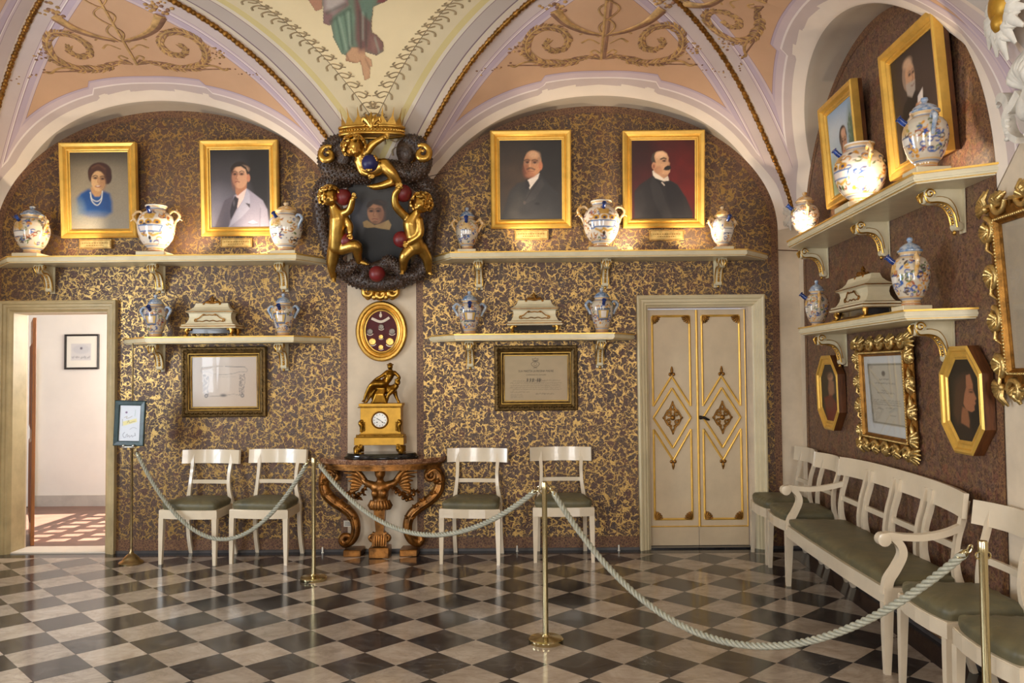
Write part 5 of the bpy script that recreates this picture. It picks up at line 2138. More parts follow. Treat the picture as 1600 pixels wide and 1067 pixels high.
def framed_print(name, label, bx, off, brush, fn, mats=('gilt_dark', 'gilt_flat')):
    x, z, w, h = wallpic(*bx, off)
    t = thing(name, label, 'framed paper', (x, YB - .008, z), 0, 'framed papers')
    t.rotation_euler = (R(2.0), 0, 0)
    MB().frame(rectpoly(-w / 2, w / 2, 0, h), GFP).build('frame', mats[0], t)
    m = MB()
    carved(m, inset(rectpoly(-w / 2, w / 2, 0, h), .03), .014, .021, -.036, 5)
    m.build('carved_leaves', mats[0], t, 60)['kind'] = 'stuff'
    g = MB()
    P_ = rectpoly(-w / 2, w / 2, 0, h)
    for i_, r_ in ((.062, .004), (.086, .004)):
        q = inset(P_, i_)
        g.tube([(p[0], -.024 if i_ < .07 else -.014, p[1]) for p in q], r_, 6, True)
    g.build('gilt_fillet', mats[1], t, 40)
    MB().box(-w / 2 + .004, w / 2 - .004, -.006, .003, .004, h - .004).build('backing', 'wood_brown', t)
    fn(brush)
    brush.mesh('sheet', 'print_paper', t, -w / 2 + .088, w / 2 - .088, .088, h - .088, -.0075)
    MB().add([(-w / 2 + .086, -.0105, .086), (w / 2 - .086, -.0105, .086), (w / 2 - .086, -.0105, h - .086), (-w / 2 + .086, -.0105, h - .086)], [(0, 1, 2, 3)]).build('glass', glass_mat, t)
    return t


def mk_glass():
    m, nt, b = nodes_of('picture_glass')
    out = nt.nodes['Material Output']
    tr = nt.nodes.new('ShaderNodeBsdfTransparent')
    gl = nt.nodes.new('ShaderNodeBsdfGlossy')
    gl.inputs['Roughness'].default_value = 0.02
    lw_ = nt.nodes.new('ShaderNodeFresnel')
    lw_.inputs['IOR'].default_value = 1.45
    ms = nt.nodes.new('ShaderNodeMixShader')
    nt.links.new(lw_.outputs[0], ms.inputs[0])
    nt.links.new(tr.outputs[0], ms.inputs[1])
    nt.links.new(gl.outputs[0], ms.inputs[2])
    nt.links.new(ms.outputs[0], out.inputs['Surface'])
    return m


glass_mat = mk_glass()


def print_engraving(B):
    B.grad((218, 210, 204), (222, 204, 186), .7, .5)
    ink = (96, 92, 98)
    B.line([(330, 330), (620, 325)], 5, ink, 6, .7)
    B.line([(650, 325), (920, 335)], 8, ink, 6, .9)
    B.curve([(330, 335), (310, 380), (330, 405), (400, 395), (500, 430), (620, 440), (760, 425), (860, 400), (940, 405), (955, 370), (920, 335)], 6, ink, .6, 6)
    B.line([(350, 370), (900, 372)], 4, ink, 5, .45)
    for x0 in (375, 880):
        rnd = random.Random(x0)
        for k in range(26):
            y = 440 + k * 11
            B.ell(x0 + rnd.uniform(-32, 32), y, 13, 8, ink, 7, .55, rnd.uniform(-60, 60))
        B.curve([(x0 - 34, 440), (x0 - 20, 520), (x0 - 40, 600), (x0 - 24, 700)], 5, ink, .7, 5)
        B.curve([(x0 + 34, 440), (x0 + 46, 540), (x0 + 20, 620), (x0 + 30, 700)], 5, ink, .7, 5)
        B.ell(x0 + 5, 735, 25, 25, ink, 6, .9)
        B.ell(x0 + 5, 735, 14, 14, (212, 200, 188), 6)
    B.curve([(400, 735), (500, 740), (620, 735), (760, 715), (860, 735)], 5, ink, .6, 6)
    B.ell(620, 730, 48, 22, (150, 142, 132), 16, .8)
    B.ell(620, 730, 30, 12, ink, 10, .6)
    B.scribble(470, 800, 470, 10, ink, .3, 4)


def print_diploma(B):
    B.grad((196, 178, 142), (204, 182, 150), .4, .6)
    noisy_bg(B, .06, 3)
    ink = (62, 52, 42)
    # crowned monogram
    for sx in (-1, 1):
        B.curve([(635 + sx * 5, 275), (635 + sx * 56, 310), (635 + sx * 40, 350), (635 - sx * 24, 382)], 8, ink, .85, 6)
        B.curve([(635, 280), (635 + sx * 22, 330), (635, 345)], 6, ink, .8, 6)
        B.curve([(635, 268), (635 + sx * 34, 265), (635 + sx * 44, 235), (635 + sx * 20, 245), (635, 222)], 6, ink, .8, 6)
    B.line([(600, 268), (672, 268)], 10, ink, 6, .85)
    # handwritten body
    for k, (x0, x1, y) in enumerate(((300, 500, 580), (830, 1005, 572), (262, 1020, 612), (262, 1005, 648), (262, 1010, 680), (300, 1020, 710), (265, 550, 748))):
        B.scribble(x0, x1, y, 16, ink, .5, k + 3, 1.2, 4)
    for k, x in enumerate((515, 560, 600, 668, 700)):
        B.line([(x, 545), (x - 3, 592)], 13, ink, 6, .95)
        B.curve([(x, 548), (x + 22, 556), (x + 4, 570), (x + 24, 590)], 6, ink, .8, 5)
    B.scribble(630, 820, 575, 20, ink, .8, 31, 1.5, 5)
    B.scribble(640, 910, 778, 20, ink, .75, 33, 1.2, 5)
    for k, y in enumerate((790, 812, 834)):
        B.scribble(265, 450, y, 16, (110, 96, 80), .5, k + 50, 1.0, 4)


def add_text(body, parent, x, y, z, size, mat='ink', align='CENTER', squeeze=1.0):
    cu = bpy.data.curves.new('lettering', 'FONT')
    cu.body = body
    cu.size = size
    cu.align_x = align
    cu.extrude = 0.0002
    cu.resolution_u = 2
    cu.materials.append(MAT[mat])
    tmp = bpy.data.objects.new('lettering', cu)
    COL.objects.link(tmp)
    dg_ = bpy.context.evaluated_depsgraph_get()
    me = bpy.data.meshes.new_from_object(tmp.evaluated_get(dg_))
    bpy.data.objects.remove(tmp)
    o = bpy.data.objects.new('lettering', me)
    COL.objects.link(o)
    o.parent = parent
    o.location = (x, y, z)
    o.rotation_euler = (PI / 2, 0, 0)
    o.scale = (squeeze, 1, 1)
    return o


framed_print('framed_engraving', 'framed faint engraving hanging under the shelf near the doorway', (284, 417, 541, 652), .03, Brush(185, 1090, 190, 890, 104, 80), print_engraving)
dp = framed_print('framed_diploma', 'framed handwritten diploma with crowned monogram on the back wall', (773, 902, 539, 642), .03, Brush(178, 1110, 190, 880, 104, 78), print_diploma)
w_ = BW(902, 600, .03)[0] - BW(773, 600, .03)[0]
h_ = BW(840, 539, .03)[1] - BW(840, 642, .03)[1]
add_text('SUA MAESTA LA REGINA MADRE', dp, 0, -.0085, h_ * .585, .0255, squeeze=.82)
add_text('CONFERENDO AL CAVALIERE', dp, 0, -.0085, h_ * .535, .013, squeeze=1.0)


# gilt carved diploma on the right wall
def print_rw_diploma(B):
    B.fill((222, 220, 214))
    B.poly([(110, 265), (378, 265), (390, 770), (130, 770)], (206, 196, 176), 5)
    for pts in ([(115, 275), (372, 275), (384, 760), (135, 760), (115, 275)],):
        B.line(pts, 12, (128, 122, 104), 8, .8)
    B.ell(235, 350, 14, 22, (110, 98, 84), 8, .9)
    ink = (92, 84, 74)
    for k, (x0, x1, y, h) in enumerate(((200, 272, 400, 14), (165, 318, 430, 12), (215, 262, 492, 12), (180, 310, 510, 7), (150, 345, 570, 7), (145, 350, 588, 7), (150, 350, 606, 6), (180, 220, 640, 9), (240, 300, 630, 9), (270, 310, 690, 7))):
        B.scribble(x0, x1, y, h, ink, .7, k + 70, 1.2, max(3, h * .3))


u0, z0 = RW(1352, 675, .04)
u1, z1 = RW(1414, 555, .04)
uc, zc = (u0 + u1) / 2, (RW(1355, 675, .04)[1] + RW(1416, 687, .04)[1]) / 2
pw_, ph_ = (u1 - u0), RW(1353, 557, .04)[1] - RW(1355, 675, .04)[1]


def acanthus_frame(name, label, w, h, border, loc, rz, lean, brush=None, fn=None, seed=1, sheet_mat=None, crest=True):
    """gilded baroque frame: bead rows and curling acanthus around an opening of w x h (base of the opening at z=0)"""
    t = thing(name, label, 'framed paper', loc, rz, 'framed papers')
    t.rotation_euler = (lean, 0, rz)
    o = .03
    MB().frame(rectpoly(-w / 2 - o, w / 2 + o, -o, h + o), [(0, 0), (0, -.036), (.008, -.042), (.014, -.032), (.022, -.022), (.030, -.020), (.030, -.008)]).build('frame', 'gilt_old', t)
    bd = MB()
    beads(bd, rectpoly(-w / 2 - o * .8, w / 2 + o * .8, -o * .8, h + o * .8), .0075, .0165, -.040)
    bd.build('bead_row', 'gilt_pale', t, 60)['kind'] = 'stuff'
    MB().frame(rectpoly(-w / 2 - o - border * .55, w / 2 + o + border * .55, -o - border * .55, h + o + border * .55), [(0, 0), (0, -.010), (border * .25, -.022), (border * .55, -.016), (border * .55, 0)]).build('frame_bed', 'gilt_old', t)
    rnd = random.Random(seed)
    P_ = rectpoly(-w / 2 - o - border * .4, w / 2 + o + border * .4, -o - border * .4, h + o + border * .4)
    for i in range(4):
        a, b = Vector(P_[i]), Vector(P_[(i + 1) % 4])
        d = (b - a).normalized()
        nn = Vector((d.y, -d.x))
        n = max(2, int((b - a).length / (border * 1.25)))
        m = MB()
        for j in range(n):
            p = a.lerp(b, (j + .5) / n)
            s = 1 if j % 2 else -1
            r = border * rnd.uniform(.36, .44)
            a0 = math.degrees(math.atan2(nn.y, nn.x)) + 90 * s
            m.tube(spiral((p.x + nn.x * border * .1, p.y + nn.y * border * .1), r, r * .2, a0, s * 1.25, 16, -.026), taper(17, .014, .019, .009), 7)
            for k in range(4):
                ang = math.atan2(nn.y, nn.x) + (k - 1.5) * .55
                q = p + Vector((math.cos(ang), math.sin(ang))) * border * rnd.uniform(.42, .56)
                m.tube([(p.x, -.022, p.y), ((p.x + q.x) / 2, -.036, (p.y + q.y) / 2), (q.x, -.018, q.y)], [.008, .018, .008], 7)
            q = p + d * border * .6
            m.tube([(p.x, -.024, p.y), (q.x + nn.x * .01, -.034, q.y + nn.y * .01), (q.x + d.x * .03 - nn.x * .02, -.020, q.y + d.y * .03 - nn.y * .02)], [.010, .012, .004], 6)
        # corner burst
        for k in range(6):
            ang = math.atan2(a.y - h / 2, a.x) + (k - 2.5) * .42
            q = a + Vector((math.cos(ang), math.sin(ang))) * border * .62
            m.tube([(a.x, -.024, a.y), ((a.x + q.x) / 2, -.042, (a.y + q.y) / 2), (q.x, -.016, q.y)], [.008, .015, .005], 6)
        m.ell((a.x, -.03, a.y), (.02, .018, .02), 8, 6)
        m.build('acanthus', 'gilt_pale', t, 60)
    if brush is not None:
        fn(brush)
        brush.mesh('sheet', 'print_paper', t, -w / 2, w / 2, 0, h, -.009)
    else:
        MB().box(-w / 2, w / 2, -.009, -.003, 0, h).build('sheet', sheet_mat, t)
    MB().add([(-w / 2, -.012, 0), (w / 2, -.012, 0), (w / 2, -.012, h), (-w / 2, -.012, h)], [(0, 1, 2, 3)]).build('glass', glass_mat, t)
    return t


acanthus_frame('gilt_framed_diploma', 'printed diploma in a carved gilt acanthus frame above the settee', pw_, ph_, .115, on_rw(uc, .012, RW(1355, 675, .04)[1]), RWA, R(2), Brush(83, 400, 205, 855, 80, 100), print_rw_diploma, 3)

# big gilt frame cut by the picture edge
u0, zb_ = RW(1577, 600, .05)
zt_ = RW(1566, 350, .06)[1]
zb_ = RW(1577, 575, .05)[1]
acanthus_frame('gilt_framed_print', 'large gilt frame with shells and beads, nearest to the viewer on the right wall', .85, zt_ - zb_, .15, on_rw(u0 + .43, .014, zb_), RWA, R(3.5), None, None, 9, 'paper_old')


# octagonal portraits
def paint_profile(B):
    B.fill((24, 20, 18))
    B.poly([(190, 870), (170, 600), (190, 380), (250, 310), (320, 300), (330, 420), (300, 560), (290, 700), (310, 870)], (56, 38, 28), 30)
    B.poly([(280, 330), (310, 320), (328, 400), (326, 440), (350, 515), (336, 530), (342, 552), (330, 575), (332, 606), (310, 622), (270, 610), (250, 560), (262, 470), (276, 430)], (160, 104, 72), 8)
    B.poly([(235, 580), (280, 610), (290, 700), (285, 750), (225, 720)], (142, 92, 62), 12)
    B.poly([(200, 420), (260, 330), (276, 420), (250, 520), (240, 600), (200, 720), (170, 640)], (70, 46, 32), 18)
    B.ell(312, 462, 16, 8, (70, 42, 32), 8)
    B.curve([(296, 446), (314, 440), (328, 448)], 7, (56, 36, 28), .8, 6)
    B.line([(322, 566), (338, 564)], 5, (100, 50, 42), 5, .8)
    B.poly([(180, 740), (240, 730), (310, 780), (320, 870), (180, 870)], (38, 30, 26), 20)
    B.grain(.06, 12)


def paint_dark_figure(B):
    B.fill((28, 24, 24))
    B.ell(262, 370, 24, 42, (176, 130, 98), 14)
    B.ell(250, 350, 30, 34, (70, 48, 36), 20, .7)
    B.poly([(250, 400), (290, 420), (292, 540), (250, 600), (238, 500)], (150, 106, 78), 16, .9)
    B.poly([(200, 600), (260, 560), (310, 660), (300, 840), (220, 840)], (104, 26, 20), 20)
    B.ell(250, 660, 30, 60, (84, 52, 40), 30, .7)
    B.grain(.06, 13)


def octagon(label, px0, px1, pyt, pyb, brush, fn):
    off = .06
    u0, u1 = RW(px0, 600, off)[0], RW(px1, 600, off)[0]
    pm = (px0 + px1) / 2
    z0, z1 = RW(pm, pyb, off)[1], RW(pm, pyt, off)[1]
    w, h = u1 - u0, z1 - z0
    t = thing('octagonal_portrait', label, 'painting', on_rw((u0 + u1) / 2, .004, z0), RWA, 'octagonal portraits')
    t.rotation_euler = (R(1.5), 0, RWA)
    c, d = w * .29, h * .25
    P_ = [(-w / 2, d), (-w / 2 + c, 0), (w / 2 - c, 0), (w / 2, d), (w / 2, h - d), (w / 2 - c, h), (-w / 2 + c, h), (-w / 2, h - d)]
    MB().frame(P_, [(0, -.056), (.012, -.064), (.024, -.060), (.030, -.050), (.046, -.046), (.056, -.050), (.064, -.044), (.070, -.042)]).build('frame', 'gilt_flat', t)
    MB().frame(P_, [(0, 0), (0, -.056)]).prism(inset(P_, .003), -.038, 0.0).build('frame_side', 'wood_brown', t)
    fn(brush)
    q = inset(P_, .066)

    def inside(x, z):
        for i in range(8):
            a, b = q[i], q[(i + 1) % 8]
            if (b[0] - a[0]) * (z - a[1]) - (b[1] - a[1]) * (x - a[0]) < 0:
                return False
        return True
    brush.mesh('canvas', 'oil_paint', t, -w / 2 + .066, w / 2 - .066, .066, h - .066, -.0405, mask=inside)
    # gilt liner behind the sight edge
    return t


octagon('octagonal gilt framed profile of a long-haired person near the gilt frame', 1471, 1538, 540, 709, Brush(140, 370, 195, 865, 64, 96), paint_profile)
octagon('octagonal gilt framed small picture with red drapery near the corner', 1278, 1311, 555, 671, Brush(180, 315, 235, 845, 64, 96), paint_dark_figure)

# oval medal frame on the pilaster
x, z, w, h = wallpic(556, 636, 470, 565, .03)
t = thing('oval_medal_frame', 'oval gilt frame holding medals on dark red velvet above the clock', 'frame', (x, YB - .012, z), 0)
t.rotation_euler = (R(2), 0, 0)
E_ = ellpoly(0, h / 2, w / 2, h / 2)
MB().frame(E_, [(0, 0), (0, -.02), (.012, -.034), (.03, -.036), (.042, -.024), (.052, -.022), (.06, -.030), (.070, -.026), (.076, -.016), (.086, -.014), (.086, -.006)]).build('frame', 'gilt', t, 25)
MB().prism(inset(E_, .08), -.006, 0.0).build('velvet_ground', 'velvet', t)
s_ = h / (965 - 45)


def mp(zx, zy):
    return (zx - 440) * w / (848 - 35), (968 - zy) * s_


for zx, zy, r, mt in ((437, 440, 40, 'medal_silver'), (258, 512, 46, 'medal_silver'), (608, 512, 46, 'medal_silver'), (432, 592, 34, 'medal_gold'), (296, 664, 52, 'medal_gold'), (572, 668, 58, 'medal_gold'), (430, 750, 36, 'medal_gold')):
    mx, mz = mp(zx, zy)
    rr = r * s_
    m = MB().lathe([(rr * .2, .004), (rr * .85, .0035), (rr * .9, .006), (rr, .005), (rr, 0)], 20, (0, 0, 0), Matrix.Translation((mx, -.0065, mz)) @ Matrix.Rotation(PI / 2, 4, 'X'))
    md = m.build('medal', mt, t, 40)
    bx_ = MB()
    for q in range(8):
        a0, a1 = R(215 + 110 * q / 8), R(215 + 110 * (q + 1) / 8)
        r1, r2 = rr * 1.12, rr * 1.36
        pts = [(mx + r1 * math.cos(a0), mz + r1 * math.sin(a0)), (mx + r1 * math.cos(a1), mz + r1 * math.sin(a1)), (mx + r2 * math.cos(a1), mz + r2 * math.sin(a1)), (mx + r2 * math.cos(a0), mz + r2 * math.sin(a0))]
        bx_.prism(pts, -.008, -.0062)
    bx_.build('label_scroll', 'silk_white', md)
rb = MB()
pts = [mp(a, b) for a, b in ((285, 310), (330, 330), (380, 352), (428, 362), (476, 352), (526, 326), (566, 300))]
rb.tube([(p.x, -.008, p.z) for p in spline([(a, 0, b) for a, b in pts], 4)], .011, 6, squash=(1, .2, 1))
cx_, cz_ = mp(430, 265)
rb.ell((cx_, -.008, cz_), (.013, .004, .020), 10, 7)
rb.ell((cx_, -.008, cz_ + .024), (.007, .004, .008), 8, 6)
rb.build('ribbon_banner', 'silk_white', t, 60)
MB().tube([(0, -.004, h - .005), (0, -.004, h + .03)], .004, 6).build('hanging_wire', 'iron', t)

# small framed drawing in the next room
def print_small(B):
    B.fill((238, 232, 214))
    B.poly([(280, 195), (362, 195), (362, 262), (280, 262)], (214, 210, 204), 3)
    B.scribble(285, 358, 250, 9, (120, 118, 120), .6, 3, 1.2, 3)
    B.ell(322, 218, 34, 18, (200, 198, 196), 6, .8)
    B.ell(322, 214, 5, 5, (110, 100, 110), 3)


off_n = -(9.75 - YB - .012)
xa, zb = BW(101, 577, off_n)
xb, zt = BW(155, 522, off_n)
t = thing('framed_drawing', 'small black framed drawing on the white wall beyond the doorway', 'framed paper', ((xa + xb) / 2, 9.75 - .004, zb), 0, 'framed papers')
w, h = xb - xa, zt - zb
MB().frame(rectpoly(-w / 2, w / 2, 0, h), [(0, 0), (0, -.02), (.006, -.024), (.018, -.018), (.022, -.008)]).build('frame', 'black_frame', t)
MB().box(-w / 2 + .003, w / 2 - .003, -.005, 0, .003, h - .003).build('backing', 'wood_brown', t)
Bs = Brush(262, 388, 165, 290, 48, 48)
print_small(Bs)
Bs.mesh('sheet', 'print_paper', t, -w / 2 + .020, w / 2 - .020, .020, h - .020, -.0065)

# ================================================================== chairs and settee


def cushion(m, outline, z0, h, n=9, seed=0, wr=.004):
    """soft pad over a plan outline (list of (x, y), convex)"""
    rnd = random.Random(seed)
    cx = sum(p[0] for p in outline) / len(outline)
    cy = sum(p[1] for p in outline) / len(outline)
    rings = []
    for k in range(n + 1):
        t = k / n
        if t < .2:
            s, z = 1.0 - .02 * (1 - t / .2) ** 2, z0 + h * .5 * (t / .2)
            if k == 0:
                s = .965
        else:
            q = (t - .2) / .8
            s = math.sqrt(max(0, 1 - q ** 1.6)) if q < 1 else 0
            z = z0 + h * (.5 + .5 * math.sin(q * PI / 2))
        ring = []
        for i, (x, y) in enumerate(outline):
            w = wr * (math.sin(i * 2.3 + seed) + rnd.uniform(-.6, .6)) * (1 if .05 < t < .6 else .2)
            ring.append((cx + (x - cx) * (s + w * .6), cy + (y - cy) * (s + w * .6), z + w * .5))
        rings.append(ring)
    k = len(outline)
    vs = [p for r_ in rings[:-1] for p in r_] + [(cx, cy, z0 + h)]
    fs = []
    for i in range(n - 1):
        for j in range(k):
            fs.append((i * k + j, i * k + (j + 1) % k, i * k + k + (j + 1) % k, i * k + k + j))
    for j in range(k):
        fs.append(((n - 1) * k + j, (n - 1) * k + (j + 1) % k, len(vs) - 1))
    fs.append(tuple(range(k))[::-1])
    return m.add(vs, fs)


def rounded(poly, r, seg=4):
    out = []
    k = len(poly)
    for i in range(k):
        p0, p1, p2 = Vector(poly[i - 1]), Vector(poly[i]), Vector(poly[(i + 1) % k])
        a = p1 + (p0 - p1).normalized() * r
        b = p1 + (p2 - p1).normalized() * r
        for j in range(seg + 1):
            t = j / seg
            q = a * (1 - t) ** 2 + p1 * 2 * t * (1 - t) + b * t * t
            out.append((q.x, q.y))
    return out


def densify(poly, step):
    out = []
    for i in range(len(poly)):
        a, b = Vector(poly[i]), Vector(poly[(i + 1) % len(poly)])
        n = max(1, int((b - a).length / step))
        out += [tuple(a.lerp(b, j / n)) for j in range(n)]
    return out


SEAT_PLAN = [(-.25, -.205), (-.13, -.225), (0, -.232), (.13, -.225), (.25, -.205), (.205, .19), (-.205, .19)]


def make_chair(label):
    t = thing('dining_chair', label, 'chair', (0, 0, 0), 0, 'cream chairs with green seats')
    m = MB().slab(SEAT_PLAN, .372, .438)
    m.slab(inset(SEAT_PLAN, .004), .438, .443)
    m.build('seat_rail', 'chair_paint', t)
    c = MB()
    cushion(c, densify(rounded(inset(SEAT_PLAN, .010), .04), .03), .443, .078, 9, 3, .008)
    c.build('seat_cushion', 'green_silk', t, 60)
    for sx in (-1, 1):
        pts = [(sx * .229, -.19, .372), (sx * .231, -.195, .2), (sx * .233, -.20, 0)]
        MB().rect(pts, (1, 0, 0), [.042, .036, .026], [.04, .034, .026]).build('leg', 'chair_paint', t)
        MB().rect(spline([(sx * .197, .175, .44), (sx * .198, .172, .3), (sx * .2, .19, .14), (sx * .202, .232, 0)], 4), (1, 0, 0), .032, taper(13, .036, .026)).build('leg', 'chair_paint', t)
        MB().rect(spline([(sx * .197, .175, .435), (sx * .188, .160, .50), (sx * .176, .158, .58), (sx * .170, .172, .68), (sx * .173, .198, .77), (sx * .180, .218, .86)], 4), (1, 0, 0), taper(21, .040, .026, .030), .026).build('stile', 'chair_paint', t)
    top = [(x, .236 - .055 * (x / .26) ** 2, .835) for x in np.linspace(-.262, .262, 17)]
    MB().rect(top, (0, .12, 1), .118, .022).build('top_rail', 'chair_paint', t, 50)
    mid = [(x, .165 + .012 * (1 - (x / .172) ** 2), .625) for x in np.linspace(-.172, .172, 9)]
    MB().rect(mid, (0, 0, 1), .032, .018).build('cross_rail', 'chair_paint', t, 50)
    return t


def chair_from_legs(l0, l1):
    a, b = FL(*l0), FL(*l1)
    mx, my = (a[0] + b[0]) / 2, (a[1] + b[1]) / 2
    rz = math.atan2(b[1] - a[1], b[0] - a[0])
    rz = max(-.12, min(.12, rz))
    q = Matrix.Rotation(rz, 3, 'Z') @ Vector((0, .2, 0))
    return (mx + q.x, min(my + q.y, YB - .262), 0), rz


ch0 = make_chair('cream chair nearest the open doorway, left of the console')
p, r_ = chair_from_legs((265, 874), (346, 877))
ch0.location, ch0.rotation_euler = p, (0, 0, r_)
for legs, lab in ((((371, 875), (450.5, 879)), 'cream chair next to the gilt console, its seat crossed by the rope'),
                  (((692, 881), (777, 883)), 'cream chair just right of the gilt console with tufted green seat'),
                  (((838.5, 879), (924.5, 878.5)), 'cream chair behind the central brass post, below the diploma')):
    p, r_ = chair_from_legs(*legs)
    dup(ch0, None, p, r_, lab)
for u, off, lab in ((.385, .285, 'cream chair in the room corner beside the double door'), (.935, .285, 'cream chair between the corner chair and the settee'),
                    (3.33, .285, 'cream chair right beside the settee arm, behind the front brass post'), (3.88, .285, 'cream chair nearest to the viewer, cut by the picture edge')):
    x, y = rwpt(u, off)
    dup(ch0, None, (x, y, 0), RWA, lab)


def settee(u, L):
    x, y = rwpt(u, .30)
    t = thing('settee', 'long cream settee with green seat pad and scrolled arms along the right wall', 'settee', (x, y, 0), RWA)
    h = L / 2
    plan = [(-h - .02, -.215), (-h * .4, -.228), (h * .4, -.228), (h + .02, -.215), (h - .01, .20), (-h + .01, .20)]
    MB().slab(plan, .352, .435).build('seat_rail', 'chair_paint', t)
    c = MB()
    cushion(c, densify(rounded(inset(plan, .014), .04), .05), .435, .070, 10, 8, .003)
    c.build('seat_cushion', 'green_silk', t, 60)
    for sx in (-1, 1):
        MB().rect([(sx * (h - .002), -.195, .36), (sx * (h + .002), -.2, .18), (sx * (h + .005), -.205, 0)], (1, 0, 0), [.052, .044, .030], [.05, .042, .030]).build('leg', 'chair_paint', t)
        MB().rect(spline([(sx * (h - .03), .18, .44), (sx * (h - .03), .18, .3), (sx * (h - .028), .2, .14), (sx * (h - .025), .24, 0)], 4), (1, 0, 0), .036, taper(13, .04, .028)).build('leg', 'chair_paint', t)
        # arm: swept rail ending in a scroll, on an S-shaped support
        a = MB()
        xo = sx * (h - .005)
        a.rect(spline([(sx * (h - .03), .20, .735), (xo, .10, .705), (xo + sx * .01, -.02, .688), (xo + sx * .015, -.12, .692), (xo + sx * .015, -.185, .700), (xo + sx * .015, -.215, .690)], 4), (1, 0, 0), taper(21, .036, .052), .034)
        rx = Matrix.Rotation(PI / 2, 4, 'Y')
        a.lathe([(.024, -.030), (.034, -.027), (.034, .027), (.024, .030)], 16, (0, 0, 0), Matrix.Translation((xo + sx * .015, -.212, .680)) @ rx)
        a.build('arm', 'chair_paint', t, 40)
        MB().rect(spline([(xo + sx * .012, -.165, .690), (xo + sx * .012, -.128, .65), (xo + sx * .01, -.118, .60), (xo + sx * .005, -.15, .53), (xo, -.185, .47), (xo, -.198, .40)], 4), (1, 0, 0), .042, taper(21, .036, .05)).build('arm_support', 'chair_paint', t, 40)
    # back: end posts, three double posts, cross rails, long curved top rail
    posts = [-h + .03] + [v for k in (1, 2, 3) for v in (-h + L * k / 4 - .042, -h + L * k / 4 + .042)] + [h - .03]
    for x in posts:
        MB().rect(spline([(x, .185, .43), (x, .168, .50), (x, .165, .58), (x, .18, .68), (x, .206, .77), (x, .226, .87)], 4), (1, 0, 0), .034, taper(21, .044, .026, .03)).build('stile', 'chair_paint', t)
    for a_, b_ in zip(posts[::2], posts[1::2]):
        MB().rect([(x, .176, .632) for x in np.linspace(a_, b_, 5)], (0, 0, 1), .034, .018).build('cross_rail', 'chair_paint', t)
    top = [(x, .238 - .04 * abs(x / h) ** 4, .850 + .012 * (1 - (x / h) ** 2)) for x in np.linspace(-h - .035, h + .035, 33)]
    MB().rect(top, (0, .12, 1), .128, .024).build('top_rail', 'chair_paint', t, 50)


settee((YB - 5.07), 1.70)

# ================================================================== brass posts, ropes and sign


def stanchion(label, px, py=None, xy=None):
    x, y = xy or FL(px, py)
    t = thing('brass_stanchion', label, 'stanchion', (x, y, 0), 0, 'brass rope posts')
    MB().lathe([(.098, 0), (.1, .003), (.1, .020), (.094, .026), (.05, .031), (.026, .035), (.020, .045)], 36).build('base', 'brass', t, 35)
    MB().lathe([(.0155, .040), (.0155, .872)], 18).build('post', 'brass', t, 50)
    MB().lathe([(.0175, .870), (.0175, .905), (.015, .912), (0, .914)], 18).build('cap', 'brass', t, 40)
    m = MB()
    for sx in (-1, 1):
        m.tube([(sx * .016 + .012 * math.cos(a) * sx, 0, .858 + .012 * math.sin(a)) for a in np.linspace(-2.2, 2.2, 9)], .0035, 6)
    m.build('eyelet', 'brass', t, 50)
    return x, y


sA = stanchion('brass post in front of the console and the second chair', 490, 906)
sB = stanchion('brass post standing alone in the middle of the floor', 853, 1003)
sC = stanchion('brass post at the picture edge before the near chairs', 0, 0, (1.70, 3.06))
xD, yD = BW(205, 868, .40)[0], YB - .40
t = thing('sign_stand', 'tall aged brass stand with domed foot beside the open doorway', 'stand', (xD, yD, 0), 0)
MB().lathe([(.096, 0), (.098, .012), (.090, .022), (.072, .030), (.062, .046), (.040, .070), (.022, .082), (.016, .1), (.012, .12)], 30).build('base', 'brass_aged', t, 40)
MB().lathe([(.010, .11), (.010, .93), (.013, .935), (.013, .955), (.007, .96), (.007, 1.80), (.004, 1.81)], 14).build('post', 'brass_aged', t, 50)
m = MB()
m.box(-.05, .05, -.068, -.012, .955, .965)
m.tube([(0, 0, .93), (0, -.02, .94), (0, -.03, .955)], .006, 6)
for sx in (-1, 1):
    m.ell((sx * .04, -.066, .968), (.014, .01, .012), 8, 6)
m.build('clip', 'steel', t, 50)


def print_sign(B):
    B.fill((214, 218, 226))
    B.poly([(225, 500), (470, 440), (480, 500), (240, 575)], (226, 214, 140), 14, .9)
    ink = (96, 100, 118)
    B.ell(285, 335, 20, 18, (120, 90, 130), 10)
    B.curve([(250, 430), (300, 405), (290, 440), (350, 425), (390, 400)], 7, (150, 130, 90), .9)
    B.curve([(310, 520), (330, 480), (350, 520), (400, 500), (450, 490)], 7, (120, 110, 90), .9)
    B.line([(220, 460), (225, 570)], 10, (150, 150, 140), 8, .8)
    B.line([(445, 290), (440, 400)], 8, (140, 170, 150), 8, .7)
    B.curve([(360, 635), (420, 600), (480, 620)], 6, ink, .7)
    B.curve([(270, 690), (240, 730), (260, 780), (300, 770)], 9, ink, .8)
    B.curve([(290, 750), (320, 720), (320, 770), (350, 740), (360, 775), (400, 740), (410, 770), (450, 740)], 8, ink, .8)
    B.line([(455, 700), (465, 750)], 8, (70, 80, 90), 6, .9)


